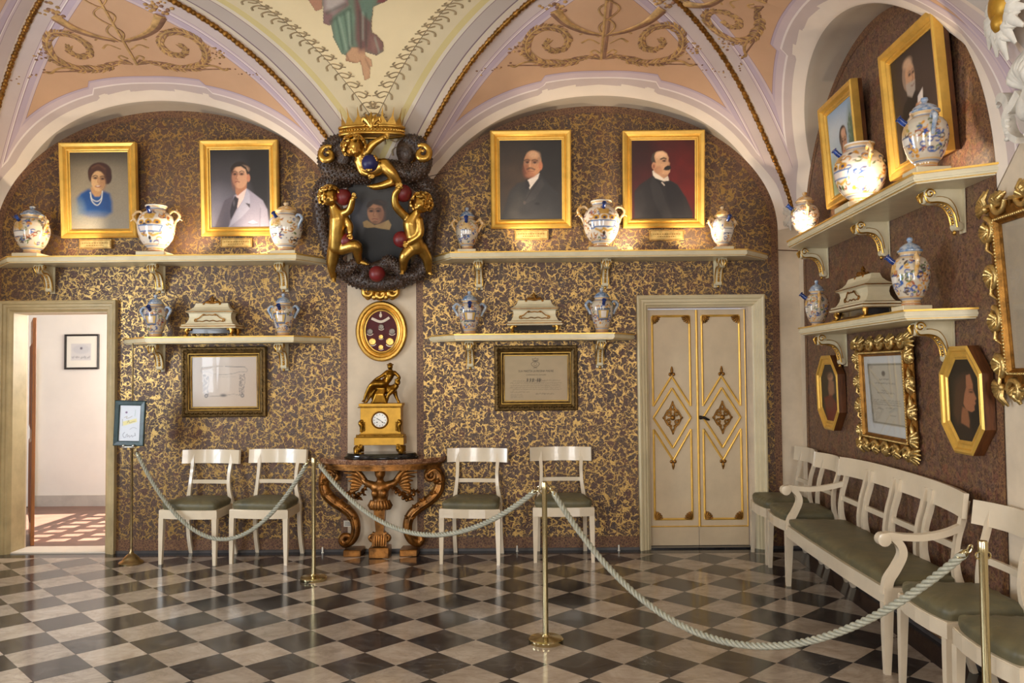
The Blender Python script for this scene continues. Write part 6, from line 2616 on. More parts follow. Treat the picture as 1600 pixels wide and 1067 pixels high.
sx0, sz1 = BW(178, 626, .44)
sx1, sz0 = BW(225, 693, .44)
t = thing('framed_sign', 'small dark green framed sign held on the stand by the doorway', 'sign', ((sx0 + sx1) / 2, YB - .444, .967), 0)
w, h = sx1 - sx0, sz1 - .967
t.rotation_euler = (R(-2), R(1.5), 0)
MB().frame(rectpoly(-w / 2, w / 2, 0, h), [(0, .010), (0, -.008), (.006, -.012), (.034, -.009), (.040, -.004), (.040, .004)]).build('frame', 'green_frame', t)
MB().box(-w / 2 + .003, w / 2 - .003, .004, .010, .003, h - .003).build('backing', 'black_frame', t)
B = Brush(165, 545, 205, 845, 56, 80)
print_sign(B)
B.mesh('sheet', 'print_paper', t, -w / 2 + .038, w / 2 - .038, .038, h - .038, .003)


def rope(label, p0, p1, sag, n=150, skew=0.0):
    p0, p1 = Vector(p0), Vector(p1)
    d = (p1 - p0)
    d.z = 0
    d.normalize()
    t = thing('barrier_rope', label, 'rope', p0, 0, 'twisted silk ropes')
    e0, e1 = p0 + d * .03, p1 - d * .03
    c = []
    for i in range(n + 1):
        q = i / n
        z = -4 * sag * q * (1 - q) * (1 + skew * (q - .5))
        c.append(e0.lerp(e1, q) + Vector((0, 0, z)))
    L = [0]
    for a, b in zip(c[:-1], c[1:]):
        L.append(L[-1] + (b - a).length)
    m = MB()
    for k in range(3):
        pts = []
        for i in range(n * 3 + 1):
            q = i / (n * 3) * L[-1]
            j = min(n - 1, max(0, int(np.searchsorted(L, q)) - 1))
            f = (q - L[j]) / (L[j + 1] - L[j])
            p = c[j].lerp(c[j + 1], f)
            tn = (c[j + 1] - c[j]).normalized()
            n1 = Vector((-d.y, d.x, 0))
            n2 = tn.cross(n1)
            a = q * 2 * PI / .085 + k * 2 * PI / 3
            pts.append(p + (n1 * math.cos(a) + n2 * math.sin(a)) * .0092 - p0)
        m.tube(pts, .0082, 7)
    m.build('twisted_cord', 'rope_silk', t, 80)
    for a, b, s in ((c[0], c[5], 1), (c[-1], c[-6], -1)):
        tn = (b - a).normalized()
        hk = MB()
        hk.tube([a - p0 - tn * .012, a - p0 + tn * .004, a - p0 + tn * .028, a - p0 + tn * .03], [.010, .014, .014, .011], 10)
        hk.tube([a - p0 - tn * (.026 - .013 * math.cos(q)) + Vector((0, 0, .013 * math.sin(q))) for q in np.linspace(0, 2 * PI, 13)], .0032, 6)
        hk.build('hook', 'brass', t, 50)


dA = Vector((sB[0] - sA[0], sB[1] - sA[1], 0)).normalized()
rope('pale green twisted rope from the sign stand to the console post', (xD + .018, yD, .905), (sA[0] - .03, sA[1] + .005, .86), .63)
rope('pale green twisted rope passing in front of the gilt console', (sA[0] + .03, sA[1] - .005, .86), (sB[0] - .03, sB[1] + .01, .855), .375)
rope('pale green twisted rope sagging across the open floor before the settee', (sB[0] + .03, sB[1] - .01, .855), (sC[0] - .03, sC[1] + .01, .86), .575)

# ================================================================== console table
xc = BW(600, 720)[0]
t = thing('console_table', 'gilt carved console with marble top, winged bust and scroll legs', 'table', (xc, YB, 0), 0)
TW, TDp = .560, .36


def halfell(a, b, n=40, y0=-.008):
    return [(-a, y0)] + [(-a * math.cos(PI * k / n), y0 - b * (math.sin(PI * k / n)) ) for k in range(n + 1)] + [(a, y0)]


m = MB()
m.slab(halfell(TW, TDp), .797, .820)
m.slab(halfell(TW - .006, TDp - .006), .820, .824)
m.slab(halfell(TW - .012, TDp - .012), .783, .797)
m.build('marble_top', 'red_marble', t)
ap = MB()
ap.slab(halfell(TW - .03, TDp - .03), .765, .783)
ap.slab(halfell(TW - .055, TDp - .055), .728, .765)
o_ = ap.build('apron', 'gilt_wood', t)


def cq(zx, zy, off):
    """measured position on the console -> local x, y, z"""
    px, py = 500 + zx / 5.93, 700 + zy / 5.93
    x, z = BW(px, py, off)
    return (x - xc, -off, z)


for sx in (-1, 1):
    lg = MB()

    def q(zx, zy, off=.13):
        # right leg is measured; the left one mirrors it
        x, y, z = cq(zx, zy, off)
        return (x * sx, y, z)
    path = spline([q(985, 285, .10), q(1000, 225, .10), q(1060, 195, .10), q(1110, 260, .11), q(1100, 380, .12), q(1030, 470, .13), q(930, 540, .13), q(850, 610, .13), q(815, 690, .13), q(815, 780, .13), q(850, 850, .13), q(910, 880, .13), q(940, 850, .13), q(920, 810, .13), q(875, 810, .13), q(870, 840, .13)], 5)
    lg.tube(path, np.interp(np.linspace(0, 1, len(path)), [0, .1, .3, .55, .8, 1], [.022, .036, .050, .042, .034, .018]).tolist(), 10)
    lg.tube([(p.x + sx * .012, p.y - .04, p.z) for p in path[4:60]], .012, 6)
    lg.tube(spiral((sx * cq(1020, 250, .1)[0], cq(1020, 250, .1)[2]), .055, .012, 90, -sx * 1.4, 22, -.12), .018, 8)
    # leaves
    for zx, zy in ((960, 500), (900, 560), (1090, 330), (830, 660), (1060, 440)):
        a = q(zx, zy, .15)
        for k in range(3):
            an = R(40 + 60 * k)
            lg.tube([a, (a[0] - sx * .03 * math.cos(an), a[1] - .02, a[2] + .03 * math.sin(an)), (a[0] - sx * .055 * math.cos(an), a[1], a[2] + .05 * math.sin(an))], [.010, .016, .004], 6)
    ob = lg.build('scroll_leg', 'gilt_wood', t, 60)
    b_ = q(830, 945, .13)
    MB().box(b_[0] - .075, b_[0] + .075, -.22, -.03, 0.0, .055, c=.006).build('foot_block', 'gilt_wood', t)
# garland between bust and right leg
gd = MB()
rnd = random.Random(5)
for sx in (-1, 1):
    for k in range(34):
        s = k / 33
        x = sx * (.10 + .20 * s)
        z = .60 - .10 * math.sin(s * PI * .8) + rnd.uniform(-.025, .025)
        an = rnd.uniform(0, 6.28)
        gd.tube([(x, -.16, z), (x + .018 * math.cos(an), -.185, z + .018 * math.sin(an)), (x + .034 * math.cos(an), -.165, z + .034 * math.sin(an))], [.006, .013, .003], 5)
        if k % 5 == 0:
            gd.ell((x, -.18, z - .01), .016, 8, 6)
gd.build('garland', 'gilt_wood', t, 60)
# winged bust on a tapering pedestal
bu = MB()
CY = -.205
bu.ell((0, CY, .705), (.048, .05, .062))
bu.ell((-.012, CY - .045, .70), (.014, .014, .012))
bu.ell((0, CY - .02, .685), (.036, .036, .034))
bu.tube([(0, CY, .66), (0, CY + .005, .61)], [.028, .034], 10)
bu.ell((0, CY + .005, .575), (.085, .055, .06))
bu.ell((0, CY, .52), (.074, .056, .07))
bu.ell((0, CY, .46), (.070, .055, .06))
for sx in (-1, 1):
    bu.ell((sx * .036, CY - .045, .535), (.034, .03, .034))
    limb(bu, [(sx * .07, CY + .005, .60), (sx * .115, CY + .01, .615), (sx * .15, CY + .02, .645)], [.034, .030, .022])
sculpt(bu.build('bust', 'gilt_wood', t), .010, 3)
hr = MB()
for k in range(40):
    a, e = rnd.uniform(0, 2 * PI), rnd.uniform(.1, 1.4)
    hr.ell((.05 * math.cos(e) * math.cos(a), CY + .01 + .05 * math.cos(e) * math.sin(a), .71 + .06 * math.sin(e)), (.014, .012, .010), 6, 5)
hr.build('hair', 'gilt_wood', t, 60)
for sx in (-1, 1):
    wg = MB()
    for k in range(7):
        s = k / 6
        a = (sx * (.13 + .01 * k), CY + .03, .635 - .012 * k)
        b = (sx * (.20 + .012 * k - .02 * s), CY + .02, .72 - .03 * k)
        c_ = (sx * (.27 + .06 * (1 - s) - .05 * s), CY + .03, .735 - .035 * k)
        wg.tube(spline([a, b, c_], 4), taper(9, .016, .020, .006), 7, squash=(1, .6, 1))
    wg.tube(spline([(sx * .13, CY + .02, .63), (sx * .18, CY + .02, .70), (sx * .25, CY + .02, .745), (sx * .31, CY + .03, .735)], 5), taper(16, .026, .020, .008), 8)
    wg.build('wing', 'gilt_wood', t, 60)
sk_ = MB()
for k in range(11):
    a = PI + PI * k / 10
    x, y = .075 * math.cos(a), CY + .06 * math.sin(a)
    sk_.tube([(x * .9, CY + (y - CY) * .9, .47), (x * 1.15, CY + (y - CY) * 1.2, .425), (x * 1.1, CY + (y - CY) * 1.1, .395)], [.016, .022, .006], 6)
sk_.build('leaf_skirt', 'gilt_wood', t, 60)
hs = MB()
for z0_, z1_, w0, w1 in ((.20, .43, .032, .050), (.19, .215, .045, .036)):
    hs.add([(-w0, CY - w0, z0_), (w0, CY - w0, z0_), (w0, CY + w0, z0_), (-w0, CY + w0, z0_), (-w1, CY - w1, z1_), (w1, CY - w1, z1_), (w1, CY + w1, z1_), (-w1, CY + w1, z1_)],
           [(3, 2, 1, 0), (4, 5, 6, 7), (0, 1, 5, 4), (1, 2, 6, 5), (2, 3, 7, 6), (3, 0, 4, 7)])
for sx in (-1, 1):
    hs.tube(spiral((sx * .062, .165), .034, .010, 90, sx * 1.2, 16, CY - .03), .018, 8)
hs.box(-.062, .062, CY - .055, CY + .055, .095, .19)
for k in range(5):
    hs.tube([(-.04 + .02 * k, CY - .05, .185), (-.04 + .02 * k, CY - .065, .14), (-.036 + .018 * k, CY - .06, .10)], .010, 6)
hs.build('pedestal_shaft', 'gilt_wood', t, 40)
MB().box(-.085, .085, CY - .08, CY + .08, 0.0, .088, c=.006).build('pedestal_block', 'gilt_wood', t)

# ================================================================== mantel clock
CZ = .8245
CYK = YB - .20
xk = BW(596, 650, .2)[0]
t = thing('mantel_clock', 'gilt mantel clock with a draped figure seated on a big cat', 'clock', (xk, CYK, CZ), 0)
MB().lathe([(.98, 0), (1.0, .006), (1.0, .016), (.965, .022), (.955, .030), (.93, .040), (.90, .046)], 48, sx=.315, sy=.145).build('black_stand', 'black_lacquer', t, 30)
S_ = 1 / 6.28 / 184.7
k0 = 0.465 - .0       # height of the case top above the table


def kq(zx, zy):
    return ((zx - 345) * S_, k0 + (475 - zy) * S_)


m = MB()


def kbox(m, x0, x1, y0, y1, d0, d1, c=.002):
    (a, zt), (b, zb) = kq(x0, y0), kq(x1, y1)
    m.box(a, b, d0, d1, zb, zt, c=c)


kbox(m, 138, 562, 476, 502, -.082, .082)
kbox(m, 146, 554, 502, 516, -.076, .076)
kbox(m, 152, 548, 516, 770, -.070, .070)
kbox(m, 140, 556, 770, 786, -.078, .078)
kbox(m, 118, 572, 786, 806, -.086, .086)
kbox(m, 96, 578, 806, 878, -.094, .094)
m.build('case', 'gilt_clock', t)
m = MB()
for k in range(34):
    x, z = kq(135 + 422 * k / 33, 512)
    m.ell((x, -.080, z), (.006, .005, .005), 6, 4)
    x, z = kq(118 + 452 * k / 33, 788)
    m.tube([(x, -.086, z - .012), (x, -.092, z), (x + .005, -.084, z + .010)], .005, 5)
m.build('leaf_frieze', 'bronze_gilt', t, 60)['kind'] = 'stuff'
dx, dz = kq(343, 637)
mt_ = Matrix.Translation((dx, -.070, dz)) @ Matrix.Rotation(PI / 2, 4, 'X')
MB().lathe([(.058, 0), (.074, .0), (.074, .006), (.066, .012), (.060, .008)], 40, (0, 0, 0), mt_, caps=False).build('bezel', 'gilt_old', t, 30)
dial = MB().lathe([(.0, .006), (.059, .005), (.059, .0)], 40, (0, 0, 0), mt_).build('dial', 'enamel', t, 30)
m = MB()
for k in range(12):
    a = R(30 * k)
    r0, r1 = .043, .052
    m.rect([(dx + r0 * math.sin(a), -.0768, dz + r0 * math.cos(a)), (dx + r1 * math.sin(a), -.0768, dz + r1 * math.cos(a))], (math.cos(a), 0, -math.sin(a)), .0045, .0006)
m.rect([(dx, -.0775, dz), (dx + .030 * math.sin(R(300)), -.0775, dz + .030 * math.cos(R(300)))], (.5, 0, .866), .005, .001)
m.rect([(dx, -.0785, dz), (dx + .045 * math.sin(R(125)), -.0785, dz + .045 * math.cos(R(125)))], (.5, 0, .8), .003, .001)
for zx in (316, 368):
    x, z = kq(zx, 658)
    m.ell((x, -.0768, z), (.005, .001, .005), 8, 5)
m.build('dial_marks', 'ink', dial)
for zx in (130, 545):
    f = MB()
    sx = -1 if zx < 345 else 1
    x, _ = kq(zx, 880)
    for y in (-.075,):
        f.ell((x, y, .085), (.040, .032, .034), 12, 8)
        f.tube([(x, y, .10), (x + sx * .010, y - .012, .07), (x + sx * .006, y - .020, .052)], [.030, .026, .024], 9)
        for k in (-1, 0, 1):
            f.ell((x + sx * .006 + k * .014, y - .038, .0535), (.009, .014, .0075), 7, 5)
        for k in range(6):
            f.tube(spiral((x - sx * .004 * k, .090 + .004 * k), .022, .006, 60 * k, 1.0, 8, y - .028), .005, 5)
    f.build('paw_foot', 'bronze_gilt', t, 60)
    MB().tube([(x, .07, .10), (x, .075, .05)], .024, 8).build('paw_foot', 'bronze_gilt', t, 60)
for zx in (172, 525):
    f = MB()
    sx = -1 if zx < 345 else 1
    x, z = kq(zx, 700)
    f.tube(spline([(x - sx * .006, -.074, z + .050), (x + sx * .016, -.078, z + .036), (x + sx * .004, -.078, z), (x + sx * .010, -.078, z - .045)], 4), taper(13, .012, .020, .012), 8)
    for k in range(6):
        f.tube([(x - sx * .004, -.078, z + .03 - .013 * k), (x - sx * .026, -.080, z + .036 - .013 * k)], [.008, .003], 6)
    f.build('side_mount', 'bronze_gilt', t, 60)
fg = MB()


def fq(zx, zy, y=0.0):
    x, z = kq(zx, zy)
    return (x, y, z)


# big cat
limb(fg, [fq(300, 385, .0), fq(370, 350, .0), fq(450, 335, -.005), fq(490, 310, -.01)], [.036, .040, .036, .026])
fg.ell(fq(508, 272, -.02), (.027, .026, .026))
fg.ell(fq(522, 282, -.035), (.014, .016, .012))
for a in ((500, 246), (524, 250)):
    fg.ell(fq(*a, -.015), .009)
for pts in ([fq(460, 350, -.03), fq(420, 395, -.035), fq(408, 440, -.035), fq(400, 470, -.045)], [fq(470, 360, .02), fq(490, 420, .02), fq(515, 468, .01)], [fq(300, 380, -.03), fq(272, 420, -.03), fq(276, 450, -.03), fq(262, 470, -.04)], [fq(300, 380, .03), fq(300, 430, .03), fq(300, 470, .03)]):
    limb(fg, pts, [.024, .017, .013, .014])
# seated draped figure
limb(fg, [fq(440, 160, -.02), fq(437, 200, -.03), fq(415, 245, -.03), fq(365, 285, -.02)], [.020, .036, .030, .040])
fg.ell(fq(437, 118, -.03), (.024, .026, .028))
fg.ell(fq(437, 96, -.02), (.020, .02, .016))
fg.tube([fq(437, 140, -.025), fq(440, 165, -.02)], .013, 8)
for sx in (-12, 16):
    fg.ell(fq(432 + sx, 205, -.052), .014)
limb(fg, [fq(365, 285, -.045), fq(300, 285, -.06), fq(250, 310, -.06), fq(205, 395, -.055), fq(188, 445, -.055)], [.034, .030, .022, .016, .011])
limb(fg, [fq(370, 295, .01), fq(300, 315, -.02), fq(268, 335, -.02), fq(225, 420, -.02), fq(205, 460, -.02)], [.034, .028, .020, .015, .011])
limb(fg, [fq(205, 460, -.02), fq(180, 466, -.03)], [.010, .008])
limb(fg, [fq(188, 445, -.055), fq(172, 455, -.07)], [.010, .008])
limb(fg, [fq(405, 170, -.03), fq(355, 210, -.045), fq(300, 240, -.05), fq(250, 285, -.06)], [.017, .015, .012, .009])
limb(fg, [fq(478, 175, -.02), fq(520, 215, -.02), fq(525, 238, -.03), fq(490, 248, -.035)], [.017, .015, .012, .010])
# drapery
for k in range(7):
    x = 275 + 20 * k
    fg.tube([fq(340 + 8 * k, 300, -.035), fq((x + 340) / 2, 390, -.05), fq(x, 472, -.045)], [.014, .020, .016], 7)
sculpt(fg.build('figure_group', 'bronze_gilt', t), .006, 2)
m = MB()
for k in range(12):
    a = 2 * PI * k / 12
    m.ell((fq(437, 100)[0] + .022 * math.cos(a), -.025 + .022 * math.sin(a), fq(437, 98)[2]), (.008, .007, .006), 6, 4)
m.build('leaf_wreath', 'bronze_gilt', t, 60)

# ================================================================== carved crest over the pilaster
xq, zq = BW(590, 340, .1)
t = thing('carved_crest', 'carved crest of dark scrolls, gilt cherubs, balls and crown around a small portrait', 'crest', (xq, YB, 0), 0)
PXM = 178.8


def cp(px, py, off=.12):
    # the whole carving leans out from the wall to follow the springing of the vault
    off = off + max(0.0, (450 - py) / 250.0) * .40
    x, z = BW(px, py, off)
    return Vector((x - xq, -off, z))


def pr(r):
    return r / 182.0


# portrait
def paint_crest(B):
    B.grad((60, 56, 52), (22, 20, 20))
    B.ell(520, 200, 90, 120, (84, 84, 92), 110, .8)
    B.poly([(480, 660), (510, 400), (540, 320), (640, 300), (760, 320), (880, 420), (900, 660)], (16, 15, 16), 24)
    B.poly([(525, 270), (560, 255), (620, 300), (660, 290), (740, 255), (762, 300), (745, 345), (660, 330), (620, 320), (560, 325), (530, 315)], (176, 146, 96), 7)
    B.ell(660, 112, 78, 46, (50, 36, 28), 14)
    B.ell(635, 190, 68, 98, (190, 136, 100), 9)
    B.ell(680, 200, 32, 84, (128, 82, 62), 34, .7)
    B.poly([(560, 130), (580, 90), (660, 78), (720, 120), (715, 180), (690, 130), (620, 110), (575, 150)], (48, 34, 26), 10)
    for x in (600, 658):
        B.ell(x, 172, 22, 11, (92, 58, 46), 10)
        B.ell(x, 174, 10, 6, (28, 20, 18), 5)
        B.curve([(x - 24, 156), (x, 148), (x + 22, 156)], 8, (58, 38, 30), .9, 6)
    B.curve([(626, 172), (616, 212), (630, 222)], 8, (140, 92, 68), .8, 7)
    B.curve([(606, 246), (626, 242), (648, 248)], 8, (124, 60, 52), .9, 6)
    B.ell(628, 272, 26, 12, (96, 66, 52), 12, .7)
    B.grain(.06, 21)


Bc = Brush(430, 900, -130, 670, 80, 120)
paint_crest(Bc)
a, b = cp(545, 277, .05), cp(640, 414, .05)
lean_ = math.atan2(abs(a.y - b.y), a.z - b.z)
hh_ = math.hypot(a.y - b.y, a.z - b.z)
pnl = MB().box(a.x - .01, b.x + .01, .002, .04, -.01, hh_ + .01).build('panel', 'black_frame', t, loc=(0, b.y, b.z), rx=lean_)
cv = Bc.mesh('canvas', 'oil_paint', t, a.x, b.x, 0, hh_, 0.0)
cv.location = (0, b.y, b.z)
cv.rotation_euler = (lean_, 0, 0)

# dark scaly scrollwork
D_ = MB()
DT = []


def dtube(ctrl, rad, off, n=6):
    pts = spline([cp(x, y, o) for (x, y), o in zip(ctrl, off if hasattr(off, '__len__') else [off] * len(ctrl))], n)
    rr_ = np.interp(np.linspace(0, 1, len(pts)), np.linspace(0, 1, len(rad)), [pr(r) for r in rad]).tolist()
    D_.tube(pts, rr_, 12)
    DT.append((pts, rr_))


dtube([(548, 218), (522, 222), (509, 240), (513, 262), (535, 272), (560, 274), (580, 282)], [8, 10, 11, 13, 14, 13, 8], [.10, .12, .14, .16, .17, .17, .14])
dtube([(632, 218), (652, 222), (663, 242), (660, 262), (640, 272), (615, 264), (597, 256)], [8, 10, 11, 13, 14, 13, 8], [.10, .12, .14, .16, .17, .17, .14])
D_.ell(cp(536, 238, .12), (pr(16), .06, pr(22)))
D_.ell(cp(634, 236, .12), (pr(15), .06, pr(20)))
dtube([(548, 280), (520, 284), (504, 300), (501, 330), (506, 365), (516, 395), (532, 418), (556, 436), (589, 444)], [12, 15, 14, 12, 11, 11, 12, 13, 12], [.1, .1, .09, .08, .08, .09, .1, .11, .11])
dtube([(628, 276), (652, 282), (670, 298), (677, 325), (672, 358), (668, 392), (655, 420), (628, 438), (589, 444)], [10, 14, 15, 13, 11, 12, 13, 13, 12], [.1, .1, .09, .08, .08, .09, .1, .11, .11])
dtube([(548, 388), (530, 394), (524, 410), (540, 422), (560, 410), (574, 420), (562, 438)], [7, 10, 10, 10, 9, 8, 5], [.12, .14, .16, .17, .17, .16, .14])
dtube([(655, 392), (664, 408), (655, 428), (632, 430), (618, 415), (604, 408), (600, 430)], [9, 11, 11, 10, 10, 9, 6], [.12, .14, .16, .17, .17, .16, .14])
D_.ell(cp(600, 416, .15), (pr(22), .05, pr(11)))
sculpt(D_.build('scroll_frame', 'dark_scale', t), .011, 2)
kn = MB()
rnd = random.Random(12)
for pts_, rr_ in DT:
    for i in range(2, len(pts_) - 2):
        tn = (pts_[i + 1] - pts_[i - 1]).normalized()
        n1 = Vector((0, -1, 0)) - tn * tn.dot(Vector((0, -1, 0)))
        n1.normalize()
        n2 = tn.cross(n1)
        for a in (-1.3, -.65, 0, .65, 1.3):
            a2_ = a + (.32 if i % 2 else 0)
            q = pts_[i] + (n1 * math.cos(a2_) + n2 * math.sin(a2_)) * rr_[i] * .97
            kn.ell(q, rr_[i] * .17, 6, 4)
ko = kn.build('scale_knobs', 'dark_scale', t, 60)
ko['kind'] = 'stuff'

# gilded curls
for c, r, a0, tn in (((512, 242), 13, 60, 1.2), ((660, 240), 13, 120, -1.2)):
    p = cp(*c, .19)
    MB().tube(spiral((p.x, p.z), pr(r), pr(3), a0, tn, 20, p.y), taper(21, pr(4), pr(6), pr(3)), 8).build('gilt_curl', 'gilt', t, 60)
G_ = MB()
for c, r in (((576, 456), 9), ((613, 456), 9), ((594, 460), 7)):
    p = cp(*c, .1)
    G_.tube(spiral((p.x, p.z), pr(r), pr(3), 90, 1.3 if c[0] < 590 else -1.3, 18, p.y), taper(19, pr(4), pr(5), pr(3)), 8)
G_.tube(spline([cp(562, 444, .1), cp(570, 452, .1), cp(594, 452, .11), cp(618, 452, .1), cp(628, 440, .1)], 5), taper(21, pr(3), pr(6), pr(3)), 8)
for x in (575, 585, 603, 613):
    G_.ell(cp(x, 464, .1), (pr(5), .02, pr(5)))
G_.build('gilt_base_scroll', 'gilt', t, 60)

# crown
K_ = MB()
cc = cp(581, 206, .16)
for z_, r_ in ((0.028, .262), (-.028, .262)):
    K_.tube([(cc.x + r_ * math.cos(a), cc.y + .08 * math.sin(a), cc.z + z_) for a in np.linspace(0, 2 * PI, 41)[:-1]], .014, 8, True)
ring = [(cc.x + .258 * math.cos(a), cc.y + .078 * math.sin(a)) for a in np.linspace(0, 2 * PI, 49)[:-1]]
K_.slab(ring, cc.z - .03, cc.z + .03)
for k in range(30):
    a = PI + PI * k / 29
    K_.ell((cc.x + .262 * math.cos(a), cc.y + .082 * math.sin(a), cc.z), (.010, .010, .012), 6, 5)
spx = [(541, 178), (553, 176), (567, 174), (566, 174), (598, 174), (612, 177), (623, 176), (633, 177), (530, 178)]
for k in range(9):
    a = PI * 1.02 + PI * .96 * k / 8
    if k == 4:
        continue
    bx_, by_ = cc.x + .25 * math.cos(a), cc.y + .078 * math.sin(a)
    e = .052
    da = e / .262 * 1.3
    b1 = (cc.x + .25 * math.cos(a - da), cc.y + .078 * math.sin(a - da), cc.z + .03)
    b2 = (cc.x + .25 * math.cos(a + da), cc.y + .078 * math.sin(a + da), cc.z + .03)
    tip = (bx_ * 1.0 + (bx_ - cc.x) * .12, by_ - .01, cc.z + .185)
    mid1 = Vector(b1).lerp(Vector(tip), .5) - (Vector(b1) - Vector(b2)) * .18
    mid2 = Vector(b2).lerp(Vector(tip), .5) + (Vector(b1) - Vector(b2)) * .18
    off_ = Vector((0, .010, 0))
    vs = [Vector(b1), Vector(b2), mid2, Vector(tip), mid1]
    K_.add(vs + [v + off_ for v in vs], [(0, 1, 2, 3, 4), (9, 8, 7, 6, 5), (0, 4, 9, 5), (4, 3, 8, 9), (3, 2, 7, 8), (2, 1, 6, 7), (1, 0, 5, 6)])
f0 = Vector((cc.x + .01, cc.y - .085, cc.z + .06))
K_.tube([f0 - Vector((0, 0, .05)), f0 + Vector((0, -.01, .02)), f0 + Vector((0, 0, .075))], [.012, .020, .004], 8)
for sx in (-1, 1):
    K_.tube(spline([f0 - Vector((0, 0, .05)), f0 + Vector((sx * .03, -.005, 0)), f0 + Vector((sx * .062, 0, .025)), f0 + Vector((sx * .075, 0, -.005))], 4), taper(13, .010, .018, .010), 7)
    K_.tube(spline([f0 - Vector((0, 0, .045)), f0 + Vector((sx * .02, -.01, .02)), f0 + Vector((sx * .045, 0, .06))], 4), taper(9, .008, .014, .004), 7)
    K_.ell(f0 + Vector((sx * .05, -.005, -.03)), .014, 8, 6)
K_.build('crown', 'gilt', t, 45)

for c, r, o in (((537, 308), 12.5, .24), ((630, 302), 13, .24), ((541, 376), 12, .24), ((627, 374), 12.5, .24), ((589, 428), 12.5, .24)):
    MB().ell(cp(*c, o), pr(r), 22, 14).build('red_ball', 'red_ball', t, 80)
p = cp(578, 255, .29)
ob = MB().ell(p, pr(13), 22, 14).build('blue_ball', 'blue_ball', t, 80)
fl = MB()
for a in (R(-90), R(30), R(150)):
    q = p + Vector((pr(11) * math.cos(a), -pr(6), pr(11) * math.sin(a)))
    fl.ell(q, (pr(3.2), pr(2), pr(3.2)), 8, 6)
    for s in (-1, 1):
        fl.ell(q + Vector((pr(3.4) * s * math.sin(a), -pr(.5), -pr(3.4) * s * math.cos(a))), (pr(2), pr(1.6), pr(2)), 7, 5)
fl.build('gilt_lilies', 'gilt', ob, 60)


def hand(m, wrist, tip, r=2.6):
    """small carved hand: palm and five separate fingers"""
    w, e = Vector(wrist), Vector(tip)
    d = (e - w).normalized()
    sd = d.cross(Vector((0, -1, 0)))
    sd = sd.normalized() if sd.length > .1 else Vector((1, 0, 0))
    pal = w + d * pr(4)
    m.ell(pal, (pr(r) * 1.2, pr(r) * .9, pr(r) * 1.3))
    for k in range(4):
        b = pal + sd * pr((k - 1.5) * 1.6) + d * pr(2)
        ln = (4.6, 5.4, 5.2, 4.2)[k]
        m.tube([b, b + d * pr(ln * .55) + Vector((0, -pr(.8), 0)), b + d * pr(ln)], [pr(1.0), pr(.95), pr(.7)], 6)
    b = pal + sd * pr(2.6)
    m.tube([b, b + sd * pr(2) + d * pr(1.2), b + sd * pr(2.4) + d * pr(3.4)], [pr(1.1), pr(1.0), pr(.8)], 6)


def putto(head, hr_, torso, arms, legs, feet, look, seed):
    m = MB()
    H = cp(*head[0], head[1])
    m.ell(H, (pr(hr_) * .9, pr(hr_) * .95, pr(hr_) * 1.05))
    lv = Vector(look)
    # face: brow, nose, cheeks, chin, ears
    m.ell(H + lv * pr(hr_) * .92 + Vector((0, 0, -pr(1))), (pr(2), pr(2), pr(2.4)))
    m.ell(H + lv * pr(hr_) * .75 + Vector((0, 0, -pr(6))), (pr(4.5), pr(4), pr(4)))
    sd = Vector((lv.y, -lv.x, 0)).normalized()
    for s in (-1, 1):
        m.ell(H + lv * pr(hr_) * .62 + sd * s * pr(5) + Vector((0, 0, -pr(3))), (pr(4), pr(4), pr(4)))
        m.ell(H + sd * s * pr(hr_) * .9, (pr(2), pr(2), pr(3)))
    pts = [cp(x, y, o) for x, y, o, r in torso]
    limb(m, pts, [pr(r) * 1.2 for *_, r in torso])
    for ch in arms + legs:
        limb(m, [cp(x, y, o) for x, y, o, r in ch], [pr(r) * 1.32 for *_, r in ch])
    o = m.build('cherub', 'gilt', t)
    sculpt(o, .0065, 4)
    for ch in arms:
        hd = MB()
        a, b = cp(*ch[-2][:3]), cp(*ch[-1][:3])
        hand(hd, b, b + (b - a))
        hd.build('hand', 'gilt', o, 60)
    for f in feet:
        hd = MB()
        a, b = cp(*f[0]), cp(*f[1])
        hd.tube([a, a.lerp(b, .5), b], [pr(3.6), pr(3.8), pr(2.6)], 8)
        for k in range(4):
            hd.ell(b + Vector((pr((k - 1.5) * 1.5), -pr(1), 0)), (pr(1.1), pr(1.3), pr(1.1)), 6, 5)
        hd.build('foot', 'gilt', o, 60)
    hr = MB()
    rnd = random.Random(seed)
    for k in range(120):
        a, e = rnd.uniform(0, 2 * PI), rnd.uniform(-.6, 1.5)
        d = Vector((math.cos(e) * math.cos(a), math.cos(e) * math.sin(a), math.sin(e)))
        if d.dot(lv) > .55 and d.z < .62:
            continue
        q = H + d * pr(hr_) * rnd.uniform(.98, 1.14)
        n1 = d.orthogonal().normalized()
        n2 = d.cross(n1)
        rr = pr(rnd.uniform(2.2, 4.2))
        hr.tube([q + d * pr(2.0) + (n1 * math.cos(s) + n2 * math.sin(s)) * rr for s in np.linspace(0, 4.6, 7)], pr(1.5), 5)
    hr.build('curly_hair', 'gilt', o, 60)


